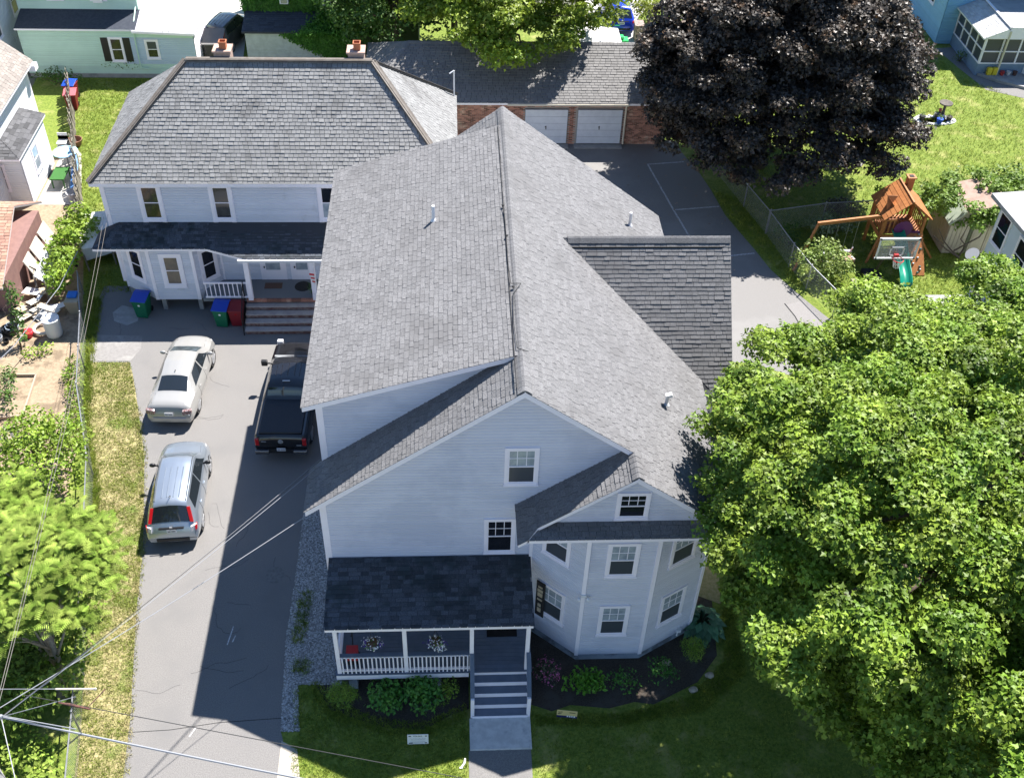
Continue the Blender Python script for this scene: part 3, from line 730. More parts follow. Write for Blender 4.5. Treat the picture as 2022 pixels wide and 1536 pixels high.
f = MB(); f.bar((XC - .22, 20.4, zd(XC - .22) + .03), (XC - .22, 34.1, zd(XC - .22) + .03), .015, .04); obj('ridge_shadow_line', f, M_black, roof)  # black bar stands in for the shadow line beside the ridge cap
f = MB(); f.bar((3.9, 28.80, za(28.80) + .03), (8.9, 28.80, za(28.80) + .03), .02, .05); obj('ridge_shadow_line', f, M_black, roof)  # same painted shadow line along the addition ridge
# addition walls
f = MB(); AX = 8.72
wall_shell(f, [(AX, 25.95, .3), (AX, 32.2, .3), (AX, 32.2, za(32.2) - .22), (AX, 29.05, 9.2), (AX, 25.95, za(25.95) - .22)], (1, 0, 0))
wall_shell(f, [(XR, 25.95, .3), (AX - .13, 25.95, .3), (AX - .13, 25.95, za(25.95) - .24), (XR, 25.95, za(25.95) - .24)], (0, -1, 0))
aw = obj('addition_wall', f, M_siding, H)
siding(aw, M_siding, [(AX, 25.95, .3), (AX, 32.2, .3), (AX, 32.2, 5.9), (AX, 25.95, 5.9)], nrm=(1, 0, 0))
siding(aw, M_siding, [(XR, 25.95, .3), (AX - .05, 25.95, .3), (AX - .05, 25.95, 5.8), (XR, 25.95, 5.8)], nrm=(0, -1, 0))
f = MB(); f.box((AX - .14, 25.9, .3), (AX + .03, 26.06, 5.85)); obj('corner_board', f, M_trim, H)
# vent pipes and loose cable
def pipe(x, y, z, h, lab, cap=False):
    f = MB(); f.lathe((x, y, z - .05), [(.055, 0), (.055, h), (.045, h + .005)], 12)
    f.lathe((x, y, z - .03), [(.11, 0), (.10, .05), (.06, .12)], 12)
    if cap: f.obox((x + .04, y - .02, z + h), (.09, 0, .03), (0, .07, 0), (-.02, 0, .05))
    single('vent_pipe', f, M_white, lab, 'vent pipe', (x, y, z), 'white vent pipes on the big grey roof', smooth=False)
pipe(-.63, 29.23, 9.98, .62, 'white vent pipe standing on the left slope of the big grey roof')
pipe(6.55, 33.03, 7.22, .62, 'white vent pipe on the right slope, behind the cross-gable ridge')
pipe(6.41, 23.25, 7.33, .42, 'short white vent pipe with bent cap low on the right slope near the tree', True)
f = MB()
cp = [(1.56, 29.0, 10.75), (1.62, 28.4, 10.76), (1.63, 27.4, 10.76), (1.62, 26.0, 10.76), (1.66, 24.8, 10.78), (1.95, 24.7, 10.86), (1.7, 24.3, 10.78), (1.66, 23, 10.77), (1.7, 21.9, 10.8), (2.0, 21.75, 10.8)]
f.tube(cp, .011, 5)
for p in ((1.60, 28.9, 10.79), (1.64, 27.2, 10.8), (1.72, 24.6, 10.82)): f.ellipsoid(p, (.045, .06, .03), 8, 5)
single('loose_cable', f, M_black, 'black cable with clamps lying loose along the ridge of the big grey roof', 'cable', (1.66, 25, 10.75))

# ---------------- front porch
DZ = 1.0
f = MB(); f.box((-3.62, 18.16, DZ - .26), (.36, 18.20, DZ - .02)); f.box((-3.66, 18.16, DZ - .26), (-3.62, 20.47, DZ - .02)); obj('deck_fascia', f, M_trim, H)
nb = 17; bm_ = []
for i in range(nb):
    y0 = 18.14 + i * .137; f = MB(); f.box((-3.68, y0, DZ - .02), (2.3, y0 + .131, DZ + .012), 0, rnd.random()); obj('deck_board', f, M_deck, H)
def post(x, y, z0, z1, r=.06, name='post'):
    f = MB(); f.box((x - r, y - r, z0), (x + r, y + r, z1)); f.box((x - r - .012, y - r - .012, z1 - .1), (x + r + .012, y + r + .012, z1 - .005)); return obj(name, f, M_trim, H)
PX = (-3.55, -1.53, .45, 2.12)
for x in PX: post(x, 18.26, DZ + .012, zp(18.26) - .15)
post(-3.55, 20.38, DZ + .012, zp(20.3) - .15, .05)
for x in (-3.2, -.62): f = MB(); f.box((x - .13, 18.3, 0), (x + .13, 18.56, DZ - .02)); obj('deck_pier', f, M_found, H)
f = MB(); f.box((-3.62, 18.17, zp(18.2) - .27), (2.2, 18.34, zp(18.2) - .15)); obj('porch_beam', f, M_trim, H)
def rail_x(x0, x1, y, n, z=DZ):
    f = MB(); f.box((x0, y - .045, z + .86), (x1, y + .075, z + .90)); rail = obj('railing_cap', f, M_deck, H)
    f = MB(); f.box((x0, y - .03, z + .79), (x1, y + .03, z + .86)); f.box((x0, y - .03, z + .09), (x1, y + .03, z + .16)); rl = obj('railing', f, M_trim, H)
    me = None
    for i in range(n):
        x = x0 + (x1 - x0) * (i + .5) / n; g = MB(); g.box((x - .02, y - .075, z + .05), (x + .02, y - .035, z + .86)); obj('baluster', g, M_trim, rl)
rail_x(PX[0] + .06, PX[1] - .06, 18.24, 15); rail_x(PX[1] + .06, PX[2] - .06, 18.24, 15)
f = MB()
for z in (.1, .84): f.box((-3.58, 18.35, DZ + z), (-3.52, 20.33, DZ + z + .05))
for i in range(15): y = 18.45 + i * .128; f.box((-3.565, y, DZ + .1), (-3.535, y + .03, DZ + .85))
obj('side_railing', f, M_trim, H)
# steps
for i in range(5):
    yy = 18.18 - i * .262; zz = DZ - .2 * i
    f = MB(); f.box((.46, yy - .012, zz - .19), (2.14, yy + .012, zz - .012)); obj('riser', f, M_trim, H)
    if i < 4: f = MB(); f.box((.46, yy - .262, zz - .2 - .03), (2.14, yy - .013, zz - .2)); obj('tread', f, M_deck, H)
for x in (.46, 2.16):
    f = MB(); f.bar((x, 18.2, DZ + .93), (x, 17.2, DZ - .02 + .12), .13, .05); obj('handrail', f, M_deck, H)
    f = MB(); f.box((x - .055, 17.14, .08), (x + .055, 17.25, 1.08)); obj('newel_post', f, M_trim, H)
    f = MB(); f.prism([(x - .02, 18.18, DZ), (x - .02, 18.18, DZ - .3), (x - .02, 17.2, 0.05), (x - .02, 17.16, .25)], (.04, 0, 0)); obj('stringer', f, M_trim, H)
    f = MB()
    for k in range(6): y = 18.05 - k * .15; z = DZ - (18.18 - y) * .76; f.box((x - .018, y - .018, z), (x + .018, y + .018, z + .85))
    obj('stair_balusters', f, M_trim, H)
f = MB(); f.box((.95, 19.4, DZ + .013), (1.9, 20.2, DZ + .028)); single('door_mat', f, mat('black_mat', (.012, .01, .01), rough=.95), 'black door mat on the grey porch floor above the steps', 'door mat')
# door
f = MB(); f.box((.85, YF - .05, DZ + .02), (1.9, YF - .02, DZ + 2.1)); d = obj('door', f, M_trim, H); f = MB(); f.box((1.05, YF - .06, DZ + .9), (1.7, YF - .051, DZ + 1.9)); obj('pane', f, M_pane, d)
f = MB(); f.ellipsoid((1.78, YF - .08, DZ + 1.0), (.03, .03, .03), 8, 5); obj('handle', f, M_metal, d)
# red thing behind the railing
f = MB(); f.box((-3.35, 18.45, DZ + .3), (-3.0, 18.8, DZ + .62)); f.tube([(-3.17, 18.9, DZ + .5), (-3.17, 19.0, DZ + 1.0), (-3.17, 18.75, DZ + 1.15)], .02, 6, 1)
f.box((-3.4, 18.5, DZ + .02), (-2.95, 18.76, DZ + .3), 1)
single('red_mower', f, [mat('red_plastic', (.5, .03, .04), rough=.4), M_black], 'red and black machine with a thin handle behind the left porch railing', 'mower', bevel=.02)
# hanging flower baskets
M_pet = mat('white_petals', (.8, .8, .82), rough=.6, transl=.2); M_pur = mat('purple_petals', (.09, .03, .3), rough=.6); M_leaf = mat('shrub_leaf', (.06, .16, .03), (.09, .22, .04), 3, rough=.55, tone=.4, transl=.25)
for x, lab in ((-2.48, 'hanging basket of white and purple petunias under the left porch bay'), (-.62, 'hanging basket with trailing white flowers under the middle porch bay')):
    t = thing('flower_basket', lab, 'flower basket', (x, 18.22, 2.45), 'hanging flower baskets on the porch')
    f = MB(); f.lathe((x, 18.22, 2.42), [(.08, 0), (.17, .16), (.175, .18)], 14); obj('pot', f, mat('brown_pot', (.12, .07, .04)), t, smooth=True)
    f = MB()
    for k in range(3): a = k * 2.1; f.tube([(x + .16 * math.cos(a), 18.22 + .16 * math.sin(a), 2.6), (x, 18.22, 3.2)], .006, 4)
    obj('hanger', f, M_black, t)
    r = [((x, 18.2, 2.58), (.27, .24, .17)), ((x + .12, 18.1, 2.42), (.17, .14, .2))] if x > -1 else [((x, 18.2, 2.6), (.33, .25, .17))]
    foliage('flowers', t, M_pet, r, 1500, OVAL, .065, shell=.3, upbias=.2)['kind'] = 'stuff'
    foliage('purple_flowers', t, M_pur, [((x - .2, 18.2, 2.55), (.13, .14, .12)), ((x + .22, 18.2, 2.5), (.12, .12, .12))], 1700, OVAL, .06)['kind'] = 'stuff'
    foliage('leaves', t, M_leaf, [((x, 18.22, 2.55), (.24, .2, .14))], 1200, OVAL, .07)
# vertical banner beside porch on the bay wall
f = MB(); f.obox((2.62, 20.05, 2.05), Vector((.77, -.64, 0)) * .16, Vector((.64, .77, 0)) * .012, (0, 0, .85))
b = single('welcome_banner', f, mat('dark_banner', (.02, .018, .02), rough=.8), 'tall narrow dark banner with cream lettering on the bay wall right of the porch roof', 'banner')
f = MB()
for k, (h1, wd) in enumerate(((.62, .7), (.45, .9), (.25, .8), (.0, .8), (-.28, .5), (-.52, .6))):
    f.obox((2.605, 20.035, 2.05 + h1), Vector((.77, -.64, 0)) * .11 * wd, Vector((.64, .77, 0)) * .014, (0, 0, .035 + .03 * (k % 3)))
obj('lettering', f, mat('cream_print', (.45, .38, .28), rough=.7), b)
# wall lamps on the bay corner
t = thing('flood_light', 'small white twin floodlight on the left corner of the bay', 'lamp', (3.8, 19.12, 3.35))
for s in (-1, 1): f = MB(); f.ellipsoid((3.8 + s * .14, 19.06, 3.35), (.06, .07, .06), 10, 7); obj('lamp_head', f, M_white, t, smooth=True)
f = MB(); f.box((3.72, 19.1, 3.38), (3.88, 19.16, 3.46)); obj('bracket', f, M_white, t)
f = MB(); f.box((7.1, 19.8, .42), (7.25, 19.93, .55)); f.tube([(7.17, 19.85, .45), (7.1, 19.7, .42)], .03, 8); single('outside_tap', f, M_white, 'small white hose tap low on the right face of the bay', 'tap')

# ================================================================= old grey house behind
G = thing('grey_house', 'older grey clapboard house with slate-like hip roof behind the driveway', 'house', (-7.2, 41.8, 0))
GX0, GX1, GY0, GY1, GZ = -14.3, -.15, 38.15, 45.5, 5.75
f = MB(); f.box((GX0, GY0, .95), (GX1, GY1, GZ + .05)); gwl = obj('wall', f, M_siding2, G)
siding(gwl, M_siding2, [(GX0, GY0, .95), (-8.9, GY0, .95), (-8.9, GY0, 5.75), (GX0, GY0, 5.75)], nrm=(0, -1, 0), course=.12)
siding(gwl, M_siding2, [(-8.9, GY0, .95), (GX1, GY0, .95), (GX1, GY0, 5.75), (-8.9, GY0, 5.75)], nrm=(0, -1, 0), course=.12)
siding(gwl, M_siding2, [(GX0, GY1, .95), (GX0, GY0, .95), (GX0, GY0, 5.75), (GX0, GY1, 5.75)], nrm=(-1, 0, 0), course=.12)
f = MB(); f.box((GX0 + .1, GY0 + .12, 0), (GX1 - .1, GY1 - .1, .95)); obj('foundation', f, M_conc, G)
f = MB(); f.box((GX0 - .04, GY0 - .05, .95), (GX0 + .14, GY0 + .12, 5.72)); obj('corner_board', f, M_trim, G)
E0, E1, F0, F1 = -14.65, .18, 37.95, 45.7; R0, R1, RY, RZ = -10.87, -3.27, 41.82, 9.4; EZ = 5.97
rb = MB()
slab(rb, [(E0, F0, EZ), (E1, F0, EZ), (R1, RY, RZ), (R0, RY, RZ)], .16); slab(rb, [(E1, F1, EZ), (E0, F1, EZ), (R0, RY, RZ), (R1, RY, RZ)], .16)
slab(rb, [(E0, F1, EZ), (E0, F0, EZ), (R0, RY, RZ)], .16); slab(rb, [(E1, F0, EZ), (E1, F1, EZ), (R1, RY, RZ)], .16)
groof = obj('roof', rb, [M_slateb, M_trim], G)
S = Shingles(G, groof, M_slate, w=.21, course=.165, th=.02, maxn=240, jit=.010, gap=.009, wvar=.12)
o_ = .03
S.plane([(E0 - o_, F0 - o_, EZ - o_ * .9), (E1, F0 - o_, EZ - o_ * .9), (R1, RY, RZ), (R0, RY, RZ)])
S.plane([(E1 + o_, F0, EZ - o_ * .95), (E1 + o_, F1, EZ - o_ * .95), (R1, RY, RZ)])
S.plane([(E0 - o_, F1, EZ - o_ * .95), (E0 - o_, F0, EZ - o_ * .95), (R0, RY, RZ)])
S.done()
for a, b in (((E0, F0, EZ), (R0, RY, RZ)), ((E1, F0, EZ), (R1, RY, RZ)), ((E1, F1, EZ), (R1, RY, RZ)), ((R0, RY, RZ), (R1, RY, RZ))):
    f = MB(); a = Vector(a); b = Vector(b); d = (b - a).normalized(); x = d.cross(Vector((0, 0, 1))).normalized(); z = x.cross(d)
    f.obox((a + b) / 2 + z * .03, d * ((b - a).length / 2), (x * .13 + z * -.03), z * .015); f.obox((a + b) / 2 + z * .03, d * ((b - a).length / 2), (x * .13 + z * .03), z * .0149)
    f.obox((a + b) / 2 + z * .055, d * ((b - a).length / 2), x * .04, z * .02)
    obj('hip_cap', f, M_cap, groof)
f = MB(); f.box((E0, F0 - .03, EZ - .17), (E1, F0 - .001, EZ - .02)); obj('fascia', f, M_trim, G)
for i, x in enumerate((-12.39, -9.52, -5.1)):
    window(G, (x, GY0, 4.93), (0, -1, 0), .68, 1.5, casing=.13, style='1over1', upper='dark', lower='dark' if i < 2 else 'blind')
f = MB()
for x in (-12.78, -12.0, -9.9, -9.14, -5.5): f.box((x - .1, GY0 - .045, 3.9), (x + .1, GY0 - .016, 5.75))
obj('window_surround', f, M_trim, G)
# chimneys with clay pots
for x, lab in ((-9.42, 'left chimney with a terracotta pot on the grey hip roof'), (-3.95, 'right chimney with a terracotta pot at the end of the grey ridge')):
    f = MB(); f.box((x - .33, RY + .2, 8.4), (x + .33, RY + .8, 9.62), 0); f.box((x - .38, RY + .14, 9.62), (x + .38, RY + .86, 9.70), 0)
    ch = obj('chimney', f, mat('pinkish_render', (.48, .34, .28), (.40, .28, .22), 4, rough=.9), groof, label=lab)
    # pot as part of chimney mesh level
    g = MB(); g.lathe((x + .05, RY + .45, 9.72), [(.2, 0), (.19, .22), (.22, .24), (.22, .3), (.17, .3), (.16, .05)], 4)
    g.v = [((a - x - .05) * math.cos(.785) - (b - RY - .45) * math.sin(.785) + x + .05, (a - x - .05) * math.sin(.785) + (b - RY - .45) * math.cos(.785) + RY + .45, c) for a, b, c in g.v]
    g2 = obj('chimney_pot', g, mat('terracotta', (.42, .15, .07), rough=.8), groof)
f = MB(); f.tube([(.1, 45.3, 5.9), (.1, 45.3, 7.3)], .035, 8); f.tube([(.1, 45.3, 7.3), (-.1, 45.2, 7.2)], .03, 8); obj('vent_stack', f, M_white, G)
# lower hip roof over bay and porch
zq = lambda y: 3.45 + (y - 36.6) * .30
rb = MB()
slab(rb, [(-14.85, 36.95, 3.46), (-10.2, 36.95, 3.46), (-10.2, 38.13, 3.98), (-13.9, 38.13, 3.98)], .14)
slab(rb, [(-10.2, 36.95, 3.46), (-8.6, 36.5, 3.273), (-2, 36.5, 3.273), (-2, 38.13, 3.98), (-10.2, 38.13, 3.98)], .14)
slab(rb, [(-14.85, 36.95, 3.46), (-13.9, 38.13, 3.98), (-14.35, 38.13, 3.80), (-14.85, 38.13, 3.46)], .14)
qr = obj('lower_roof', rb, [M_roofb, M_trim], G)
S = Shingles(G, qr, M_proof, w=.24, course=.15, th=.014, maxn=60, jit=.006, wvar=.1)
S.plane([(-14.88, 36.92, 3.447), (-10.2, 36.92, 3.447), (-10.2, 38.12, 3.98), (-13.9, 38.12, 3.98)])
S.plane([(-10.2, 36.92, 3.45), (-8.6, 36.47, 3.262), (-2, 36.47, 3.262), (-2, 38.12, 3.98), (-10.2, 38.12, 3.98)])
S.done()
f = MB(); f.box((-8.9, 36.4, 3.13), (-2, 36.5, 3.24))
obj('gutter', f, M_white, G)
# bay
BG = [(-14.15, 38.15), (-12.75, 37.2), (-10.95, 37.2), (-10.0, 38.15)]
f = MB(); bgs = []
for i in range(3):
    a, b = BG[i], BG[i + 1]; d = Vector((b[0] - a[0], b[1] - a[1], 0)).normalized(); n = Vector((d.y, -d.x, 0)); bgs.append((a, b, d, n))
    wall_shell(f, [(a[0], a[1], .65), (b[0], b[1], .65), (b[0], b[1], 3.45), (a[0], a[1], 3.45)], n)
f.prism([(x, y, .70) for x, y in BG], (0, 0, -.05)); bb = obj('bay_wall', f, M_siding2, G)
for a, b, d, n in bgs: siding(bb, M_siding2, [(a[0], a[1], .65), (b[0], b[1], .65), (b[0], b[1], 3.4), (a[0], a[1], 3.4)], nrm=n, course=.12, name='bay_siding')
for (x, y) in BG: f = MB(); f.box((x - .07, y - .05, .65), (x + .07, y + .03, 3.4)); obj('corner_board', f, M_trim, G)
for x in (-12.55, -11.0): f = MB(); f.box((x - .09, 37.3, 0), (x + .09, 37.5, .65)); obj('bay_pier', f, M_conc, G)
window(G, (-11.85, 37.2, 2.18), (0, -1, 0), .62, 1.42, casing=.16, style='1over1', upper='curtain', lower='curtain')
window(G, Vector((-13.45, 37.675, 2.18)), bgs[0][3], .6, 1.42, casing=.13, style='1over1', upper='dark', lower='dark')
window(G, Vector((-10.45, 37.70, 2.18)), bgs[2][3], .6, 1.42, casing=.13, style='1over1', upper='dark', lower='dark')
# porch of the grey house
f = MB(); f.box((-8.85, 36.75, .86), (-2.5, 38.15, 1.0)); f.box((-10.7, 36.75, .86), (-8.85, 38.1, 1.0)); obj('porch_floor', f, mat('grey_porch_floor', (.17, .19, .21), rough=.6), G)
for x in (-8.65, -5.92): f = MB(); f.box((x - .1, 36.62, 1.0), (x + .1, 36.82, 3.3)); obj('post', f, M_trim, G)
M_stepc = mat('worn_step_stone', (.34, .31, .30), (.42, .39, .37), 4, rough=.85)
for i in range(5):
    yy = 36.75 - .3 * i; z1 = .86 - .18 * i + .14 if i == 0 else 1.0 - .2 * i
    if i > 0:
        f = MB(); f.box((-8.88, yy, z1 - .055), (-2.6, yy + .3, z1)); obj('tread', f, M_stepc, G)
        f = MB(); f.box((-8.86, yy + .02, z1 - .2), (-2.6, yy + .3, z1 - .055)); obj('riser', f, mat('dark_red_step', (.14, .06, .05), (.26, .2, .18), 7, rough=.85), G)
for i in range(26):
    f = MB(); x = -8.85 + i * .21; f.box((x, 36.66, .87), (x + .2, 36.77, 1.005), 0, rnd.random()); obj('brick', f, M_brick, G)
for x0, x1, xk in ((-8.25, -7.38, -7.5), (-6.95, -6.2, -6.3)):
    f = MB(); f.box((x0 - .12, GY0 - .05, 1.0), (x1 + .12, GY0 - .02, 2.62)); f.box((x0, GY0 - .07, 1.03), (x1, GY0 - .052, 2.5)); d = obj('door', f, M_trim, G)
    f = MB(); f.box((x0 + .13, GY0 - .085, 1.55), (x1 - .13, GY0 - .071, 2.42)); obj('pane', f, M_pane_blind, d)
    f = MB(); f.ellipsoid((x0 + .06, GY0 - .1, 1.7), (.03, .03, .06), 8, 5); obj('handle', f, M_black, d)
f = MB(); f.box((-10.55, 36.68, 1.84), (-8.75, 36.74, 1.9)); f.box((-10.55, 36.68, 1.1), (-8.75, 36.74, 1.16)); rl = obj('railing', f, M_trim, G)
for i in range(10): f = MB(); x = -10.5 + i * .19; f.box((x, 36.69, 1.1), (x + .035, 36.73, 1.86)); obj('baluster', f, M_trim, rl)
f = MB()
f.tube([(-8.92, 36.7, 1.9), (-8.92, 35.5, .95)], .02, 6); f.tube([(-8.92, 35.5, 0), (-8.92, 35.5, .95)], .022, 6); f.tube([(-8.92, 36.7, 1.0), (-8.92, 36.7, 1.95)], .022, 6)
for k in range(7): y = 35.6 + k * .16; f.tube([(-8.92, y, .1 + (y - 35.5) * .75), (-8.92, y, .95 + (y - 35.5) * .8)], .01, 4)
obj('iron_handrail', f, M_black, G)
for x0, x1, c_, lab in ((-8.2, -7.45, (.13, .08, .06), 'brown door mat by the left door of the grey house'), (-6.9, -6.2, (.03, .03, .03), 'dark oval door mat by the right door of the grey house')):
    f = MB()
    if x0 < -8: f.box((x0, 37.45, 1.001), (x1, 37.85, 1.016))
    else: f.lathe(((x0 + x1) / 2, 37.6, 1.001), [(.36, 0), (.35, .015)], 20)
    single('door_mat', f, mat('mat_' + ('brown' if x0 < -8 else 'dark'), c_, rough=.95), lab, 'door mat', group='door mats on the grey house porch')
f = MB(); f.box((-8.55, 38.0, 2.75), (-8.35, 38.13, 2.95)); obj('porch_lamp', f, M_black, G)
# potted fern at the steps and flag
t = thing('potted_fern', 'potted fern on the porch edge by the front doors of the grey house', 'potted plant', (-5.98, 36.95, 1.0))
f = MB(); f.lathe((-5.98, 36.95, 1.0), [(.1, 0), (.16, .26)], 12); obj('pot', f, M_black, t)
foliage('leaves', t, M_leaf, [((-5.98, 36.95, 1.42), (.3, .3, .22))], 900, NEEDLE, .2)
t = thing('flag', 'small red and white striped flag on the porch post of the grey house', 'flag', (-5.95, 36.5, 2.5))
f = MB(); f.tube([(-5.95, 36.62, 2.5), (-5.9, 36.2, 2.75)], .012, 6); obj('pole', f, M_white, t)
for k in range(6):
    f = MB(); f.obox((-5.9 + .012 * k, 36.3, 2.6 - k * .09), (.1 - .01 * k, 0, -.02), (0, .01, 0), (0, 0, .045)); obj('stripe', f, mat('flag_red', (.6, .05, .06)) if k % 2 == 0 else M_white, t)

# ================================================================= brick garage
GA = thing('brick_garage', 'long low brick garage with grey hip roof and two white doors behind the house', 'garage', (3.5, 54.5, 0))
f = MB(); f.box((-3.8, 51.62, 0), (11.5, 57.5, 2.72)); gaw = obj('wall', f, M_mortar, GA)
bm_cache = []
for k in range(8):
    bm_cache.append(mesh_data('brick', [(x, y, z) for z in (0, .058) for y in (-.012, .0) for x in (0, .195)], [(0, 1, 5, 4), (4, 5, 7, 6), (0, 4, 6, 2), (1, 3, 7, 5)], M_brick, None, [k / 7] * 4))
brs = []; DOORS = [(3.88, 6.17), (6.7, 9.1)]
z = .02; r = 0
while z < 2.62:
    x = -.1 + (.105 if r % 2 else 0)
    while x < 11.3:
        if not any(a - .2 < x < b and z < 2.13 for a, b in DOORS): brs.append((x, z))
        x += .21
    z += .07; r += 1
mbk = MB(); rnd.shuffle(brs); brs.sort(key=lambda p: (0 if (p[0] > 6.1 or p[0] < 2.6) and p[1] > 1.2 else 1))
org = ORG[GA]
for i, (x, z) in enumerate(brs):
    k = rnd.randrange(8)
    if i < 300:
        o = bpy.data.objects.new('brick', bm_cache[k]); COL.objects.link(o); o.parent = gaw; o.location = Vector((x, 51.62, z)) - org
    else: mbk.box((x, 51.608, z), (x + .195, 51.6201, z + .058), 0, k / 7)
obj('brickwork', mbk, M_brick, gaw, kind='stuff')
for a, b in DOORS:
    f = MB(); f.box((a, 51.5, .1), (b, 51.6, 2.1)); dr = obj('garage_door', f, mat('door_gap', (.3, .33, .38)), GA)
    for q in range(5):
        f = MB(); f.box((a + .02, 51.485, .12 + q * .396), (b - .02, 51.499, .5 + q * .396)); obj('door_panel', f, mat('white_garage_door', (.66, .70, .78), (.6, .64, .72), 3, rough=.45), dr)
    f = MB(); f.box(((a + b) / 2 - .02, 51.46, .95), ((a + b) / 2 + .02, 51.484, 1.15)); f.box(((a + b) / 2 - .06, 51.46, 1.08), ((a + b) / 2 + .02, 51.484, 1.11)); obj('handle', f, M_black, dr)
    f = MB(); f.box((a - .1, 51.1, 0), (b + .1, 51.6, .05)); obj('sill', f, M_conc, GA)
rb = MB(); a0, a1, b0, b1 = -4.7, 12.0, 51.05, 58.0; gz = 2.72; r0, r1, ry, rz = -2.3, 10.1, 54.5, 4.45
slab(rb, [(a0, b0, gz), (a1, b0, gz), (r1, ry, rz), (r0, ry, rz)], .14); slab(rb, [(a1, b1, gz), (a0, b1, gz), (r0, ry, rz), (r1, ry, rz)], .14)
slab(rb, [(a0, b1, gz), (a0, b0, gz), (r0, ry, rz)], .14); slab(rb, [(a1, b0, gz), (a1, b1, gz), (r1, ry, rz)], .14)
gr = obj('roof', rb, [M_roofb, M_trim], GA)
S = Shingles(GA, gr, M_groof, w=.31, course=.17, th=.02, maxn=200, jit=.004, wvar=.12)
S.plane([(a0, b0 - .03, gz - .015), (a1, b0 - .03, gz - .015), (r1, ry, rz), (r0, ry, rz)]); S.plane([(a0, b1, gz), (a0, b0, gz), (r0, ry, rz)]); S.plane([(a1, b0, gz), (a1, b1, gz), (r1, ry, rz)])
S.done()
caps(gr, (r0, ry, rz + .02), (r1, ry, rz + .02), M_groof, slope=.5); caps(gr, (a0, b0, gz + .03), (r0, ry, rz + .02), M_groof, slope=.3); caps(gr, (a1, b0, gz + .03), (r1, ry, rz + .02), M_groof, slope=.3)
f = MB(); f.box((2.9, 50.95, gz - .14), (9.3, 51.05, gz - .04)); f.tube([(9.2, 51.0, gz - .1), (9.25, 51.45, gz - .35), (9.25, 51.45, .1)], .05, 8); obj('gutter', f, mat('cream_gutter', (.6, .55, .45), rough=.5), GA)
# ================================================================= vehicles
M_tyre = mat('tyre', (.015, .015, .016), rough=.85)
M_rim = mat('alloy_rim', (.55, .56, .58), rough=.3, metal=.7)
M_cglass = mat('car_glass', (.015, .02, .025), rough=.04, spec=.9)
M_cglass2 = mat('tinted_car_glass', (.10, .125, .135), (.05, .06, .07), 2.5, rough=.05, spec=.8)
M_red = mat('red_lamp', (.45, .01, .015), rough=.15, coat=.6)
M_clear = mat('clear_lamp', (.6, .6, .62), rough=.1, coat=.6)
M_plate = mat('number_plate', (.6, .62, .66), rough=.5)
M_blk = mat('black_trim', (.02, .02, .022), rough=.4)
def carpaint(name, c, metal=.3, rough=.28): return mat(name, c, rough=rough, metal=metal, coat=.8, spec=.5)
class Body:
    def __init__(s, L, keys, tab):
        """tab: dict name -> list of (y, value)"""
        s.L = L; s.tab = {k: (np.array([p[0] for p in v]), np.array([p[1] for p in v])) for k, v in tab.items()}
    def q(s, k, y):
        a, b = s.tab[k]
        return float(np.mean([np.interp(y + d, a, b) for d in (-.05, -.025, 0, .025, .05)]))
    def ring(s, y):
        yc = min(max(y, .05), s.L - .05)
        zt, wr, zr_, wb, zb, ws, zl = [s.q(k, y) for k in ('zt', 'wr', 'zr', 'wb', 'zb', 'ws', 'zl')]
        zm = zl + (zb - zl) * .55
        return [(0, zt), (wr * .55, zt - .25 * (zt - zr_)), (wr, zr_), (wb, zb), (ws, zm), (ws - .01, zl + .16), (ws - .07, zl), (0, zl - .01)]
    def P(s, y, t, off=0.0):
        sg = 1 if t >= 0 else -1; t = abs(t); r = s.ring(y); i = min(int(t), 6); f = t - i
        x = r[i][0] * (1 - f) + r[i + 1][0] * f; z = r[i][1] * (1 - f) + r[i + 1][1] * f
        p = Vector((sg * x, y - s.L / 2, z))
        if off:
            e = .03
            a = s.P(y + e, sg * t) - s.P(y - e, sg * t); b = s.P(y, sg * min(t + .02, 6.99)) - s.P(y, sg * max(t - .02, 0)) if t > .02 else Vector((1, 0, 0))
            n = a.cross(b) * (1 if t <= .02 or sg > 0 else -1)
            n = -n if n.dot(Vector((x * sg, 0, z - .75))) < 0 else n
            p = p + n.normalized() * off
        return p
    def shell(s, name, m, parent, ny=64):
        ts = []
        for i in range(7):
            ts += [i, i + .33, i + .67]
        ts.append(7); full = [-t for t in reversed(ts[1:])] + ts
        ys = [s.L * .5 * (1 - math.cos(math.pi * i / ny)) * .25 + s.L * i / ny * .75 for i in range(ny + 1)]
        vs = []; fs = []; w = len(full)
        for y in ys: vs += [s.P(y, t) for t in full]
        for i in range(ny):
            for j in range(w - 1):
                a = i * w + j; fs.append((a, a + 1, a + w + 1, a + w))
        fs.append(tuple(reversed(range(w)))); fs.append(tuple(ny * w + j for j in range(w)))
        mb = MB(); mb.add(vs, fs); o = obj(name, mb, m, parent, smooth=True)
        md = o.modifiers.new('edges', 'EDGE_SPLIT'); md.split_angle = math.radians(38)
        return o
    def panel(s, name, m, parent, corners, off=.008, nu=10, nv=4, label=None):
        """corners: (y,t) a,b,c,d bilinear patch"""
        a, b, c, d = corners; vs = []; fs = []
        for i in range(nu + 1):
            for j in range(nv + 1):
                u = i / nu; v = j / nv
                y = (a[0] * (1 - u) + b[0] * u) * (1 - v) + (d[0] * (1 - u) + c[0] * u) * v
                t = (a[1] * (1 - u) + b[1] * u) * (1 - v) + (d[1] * (1 - u) + c[1] * u) * v
                vs.append(s.P(y, t, off))
        for i in range(nu):
            for j in range(nv):
                q = i * (nv + 1) + j; fs.append((q, q + 1, q + nv + 2, q + nv + 1))
        mb = MB(); mb.add(vs, fs); return obj(name, mb, m, parent, smooth=True, label=label)
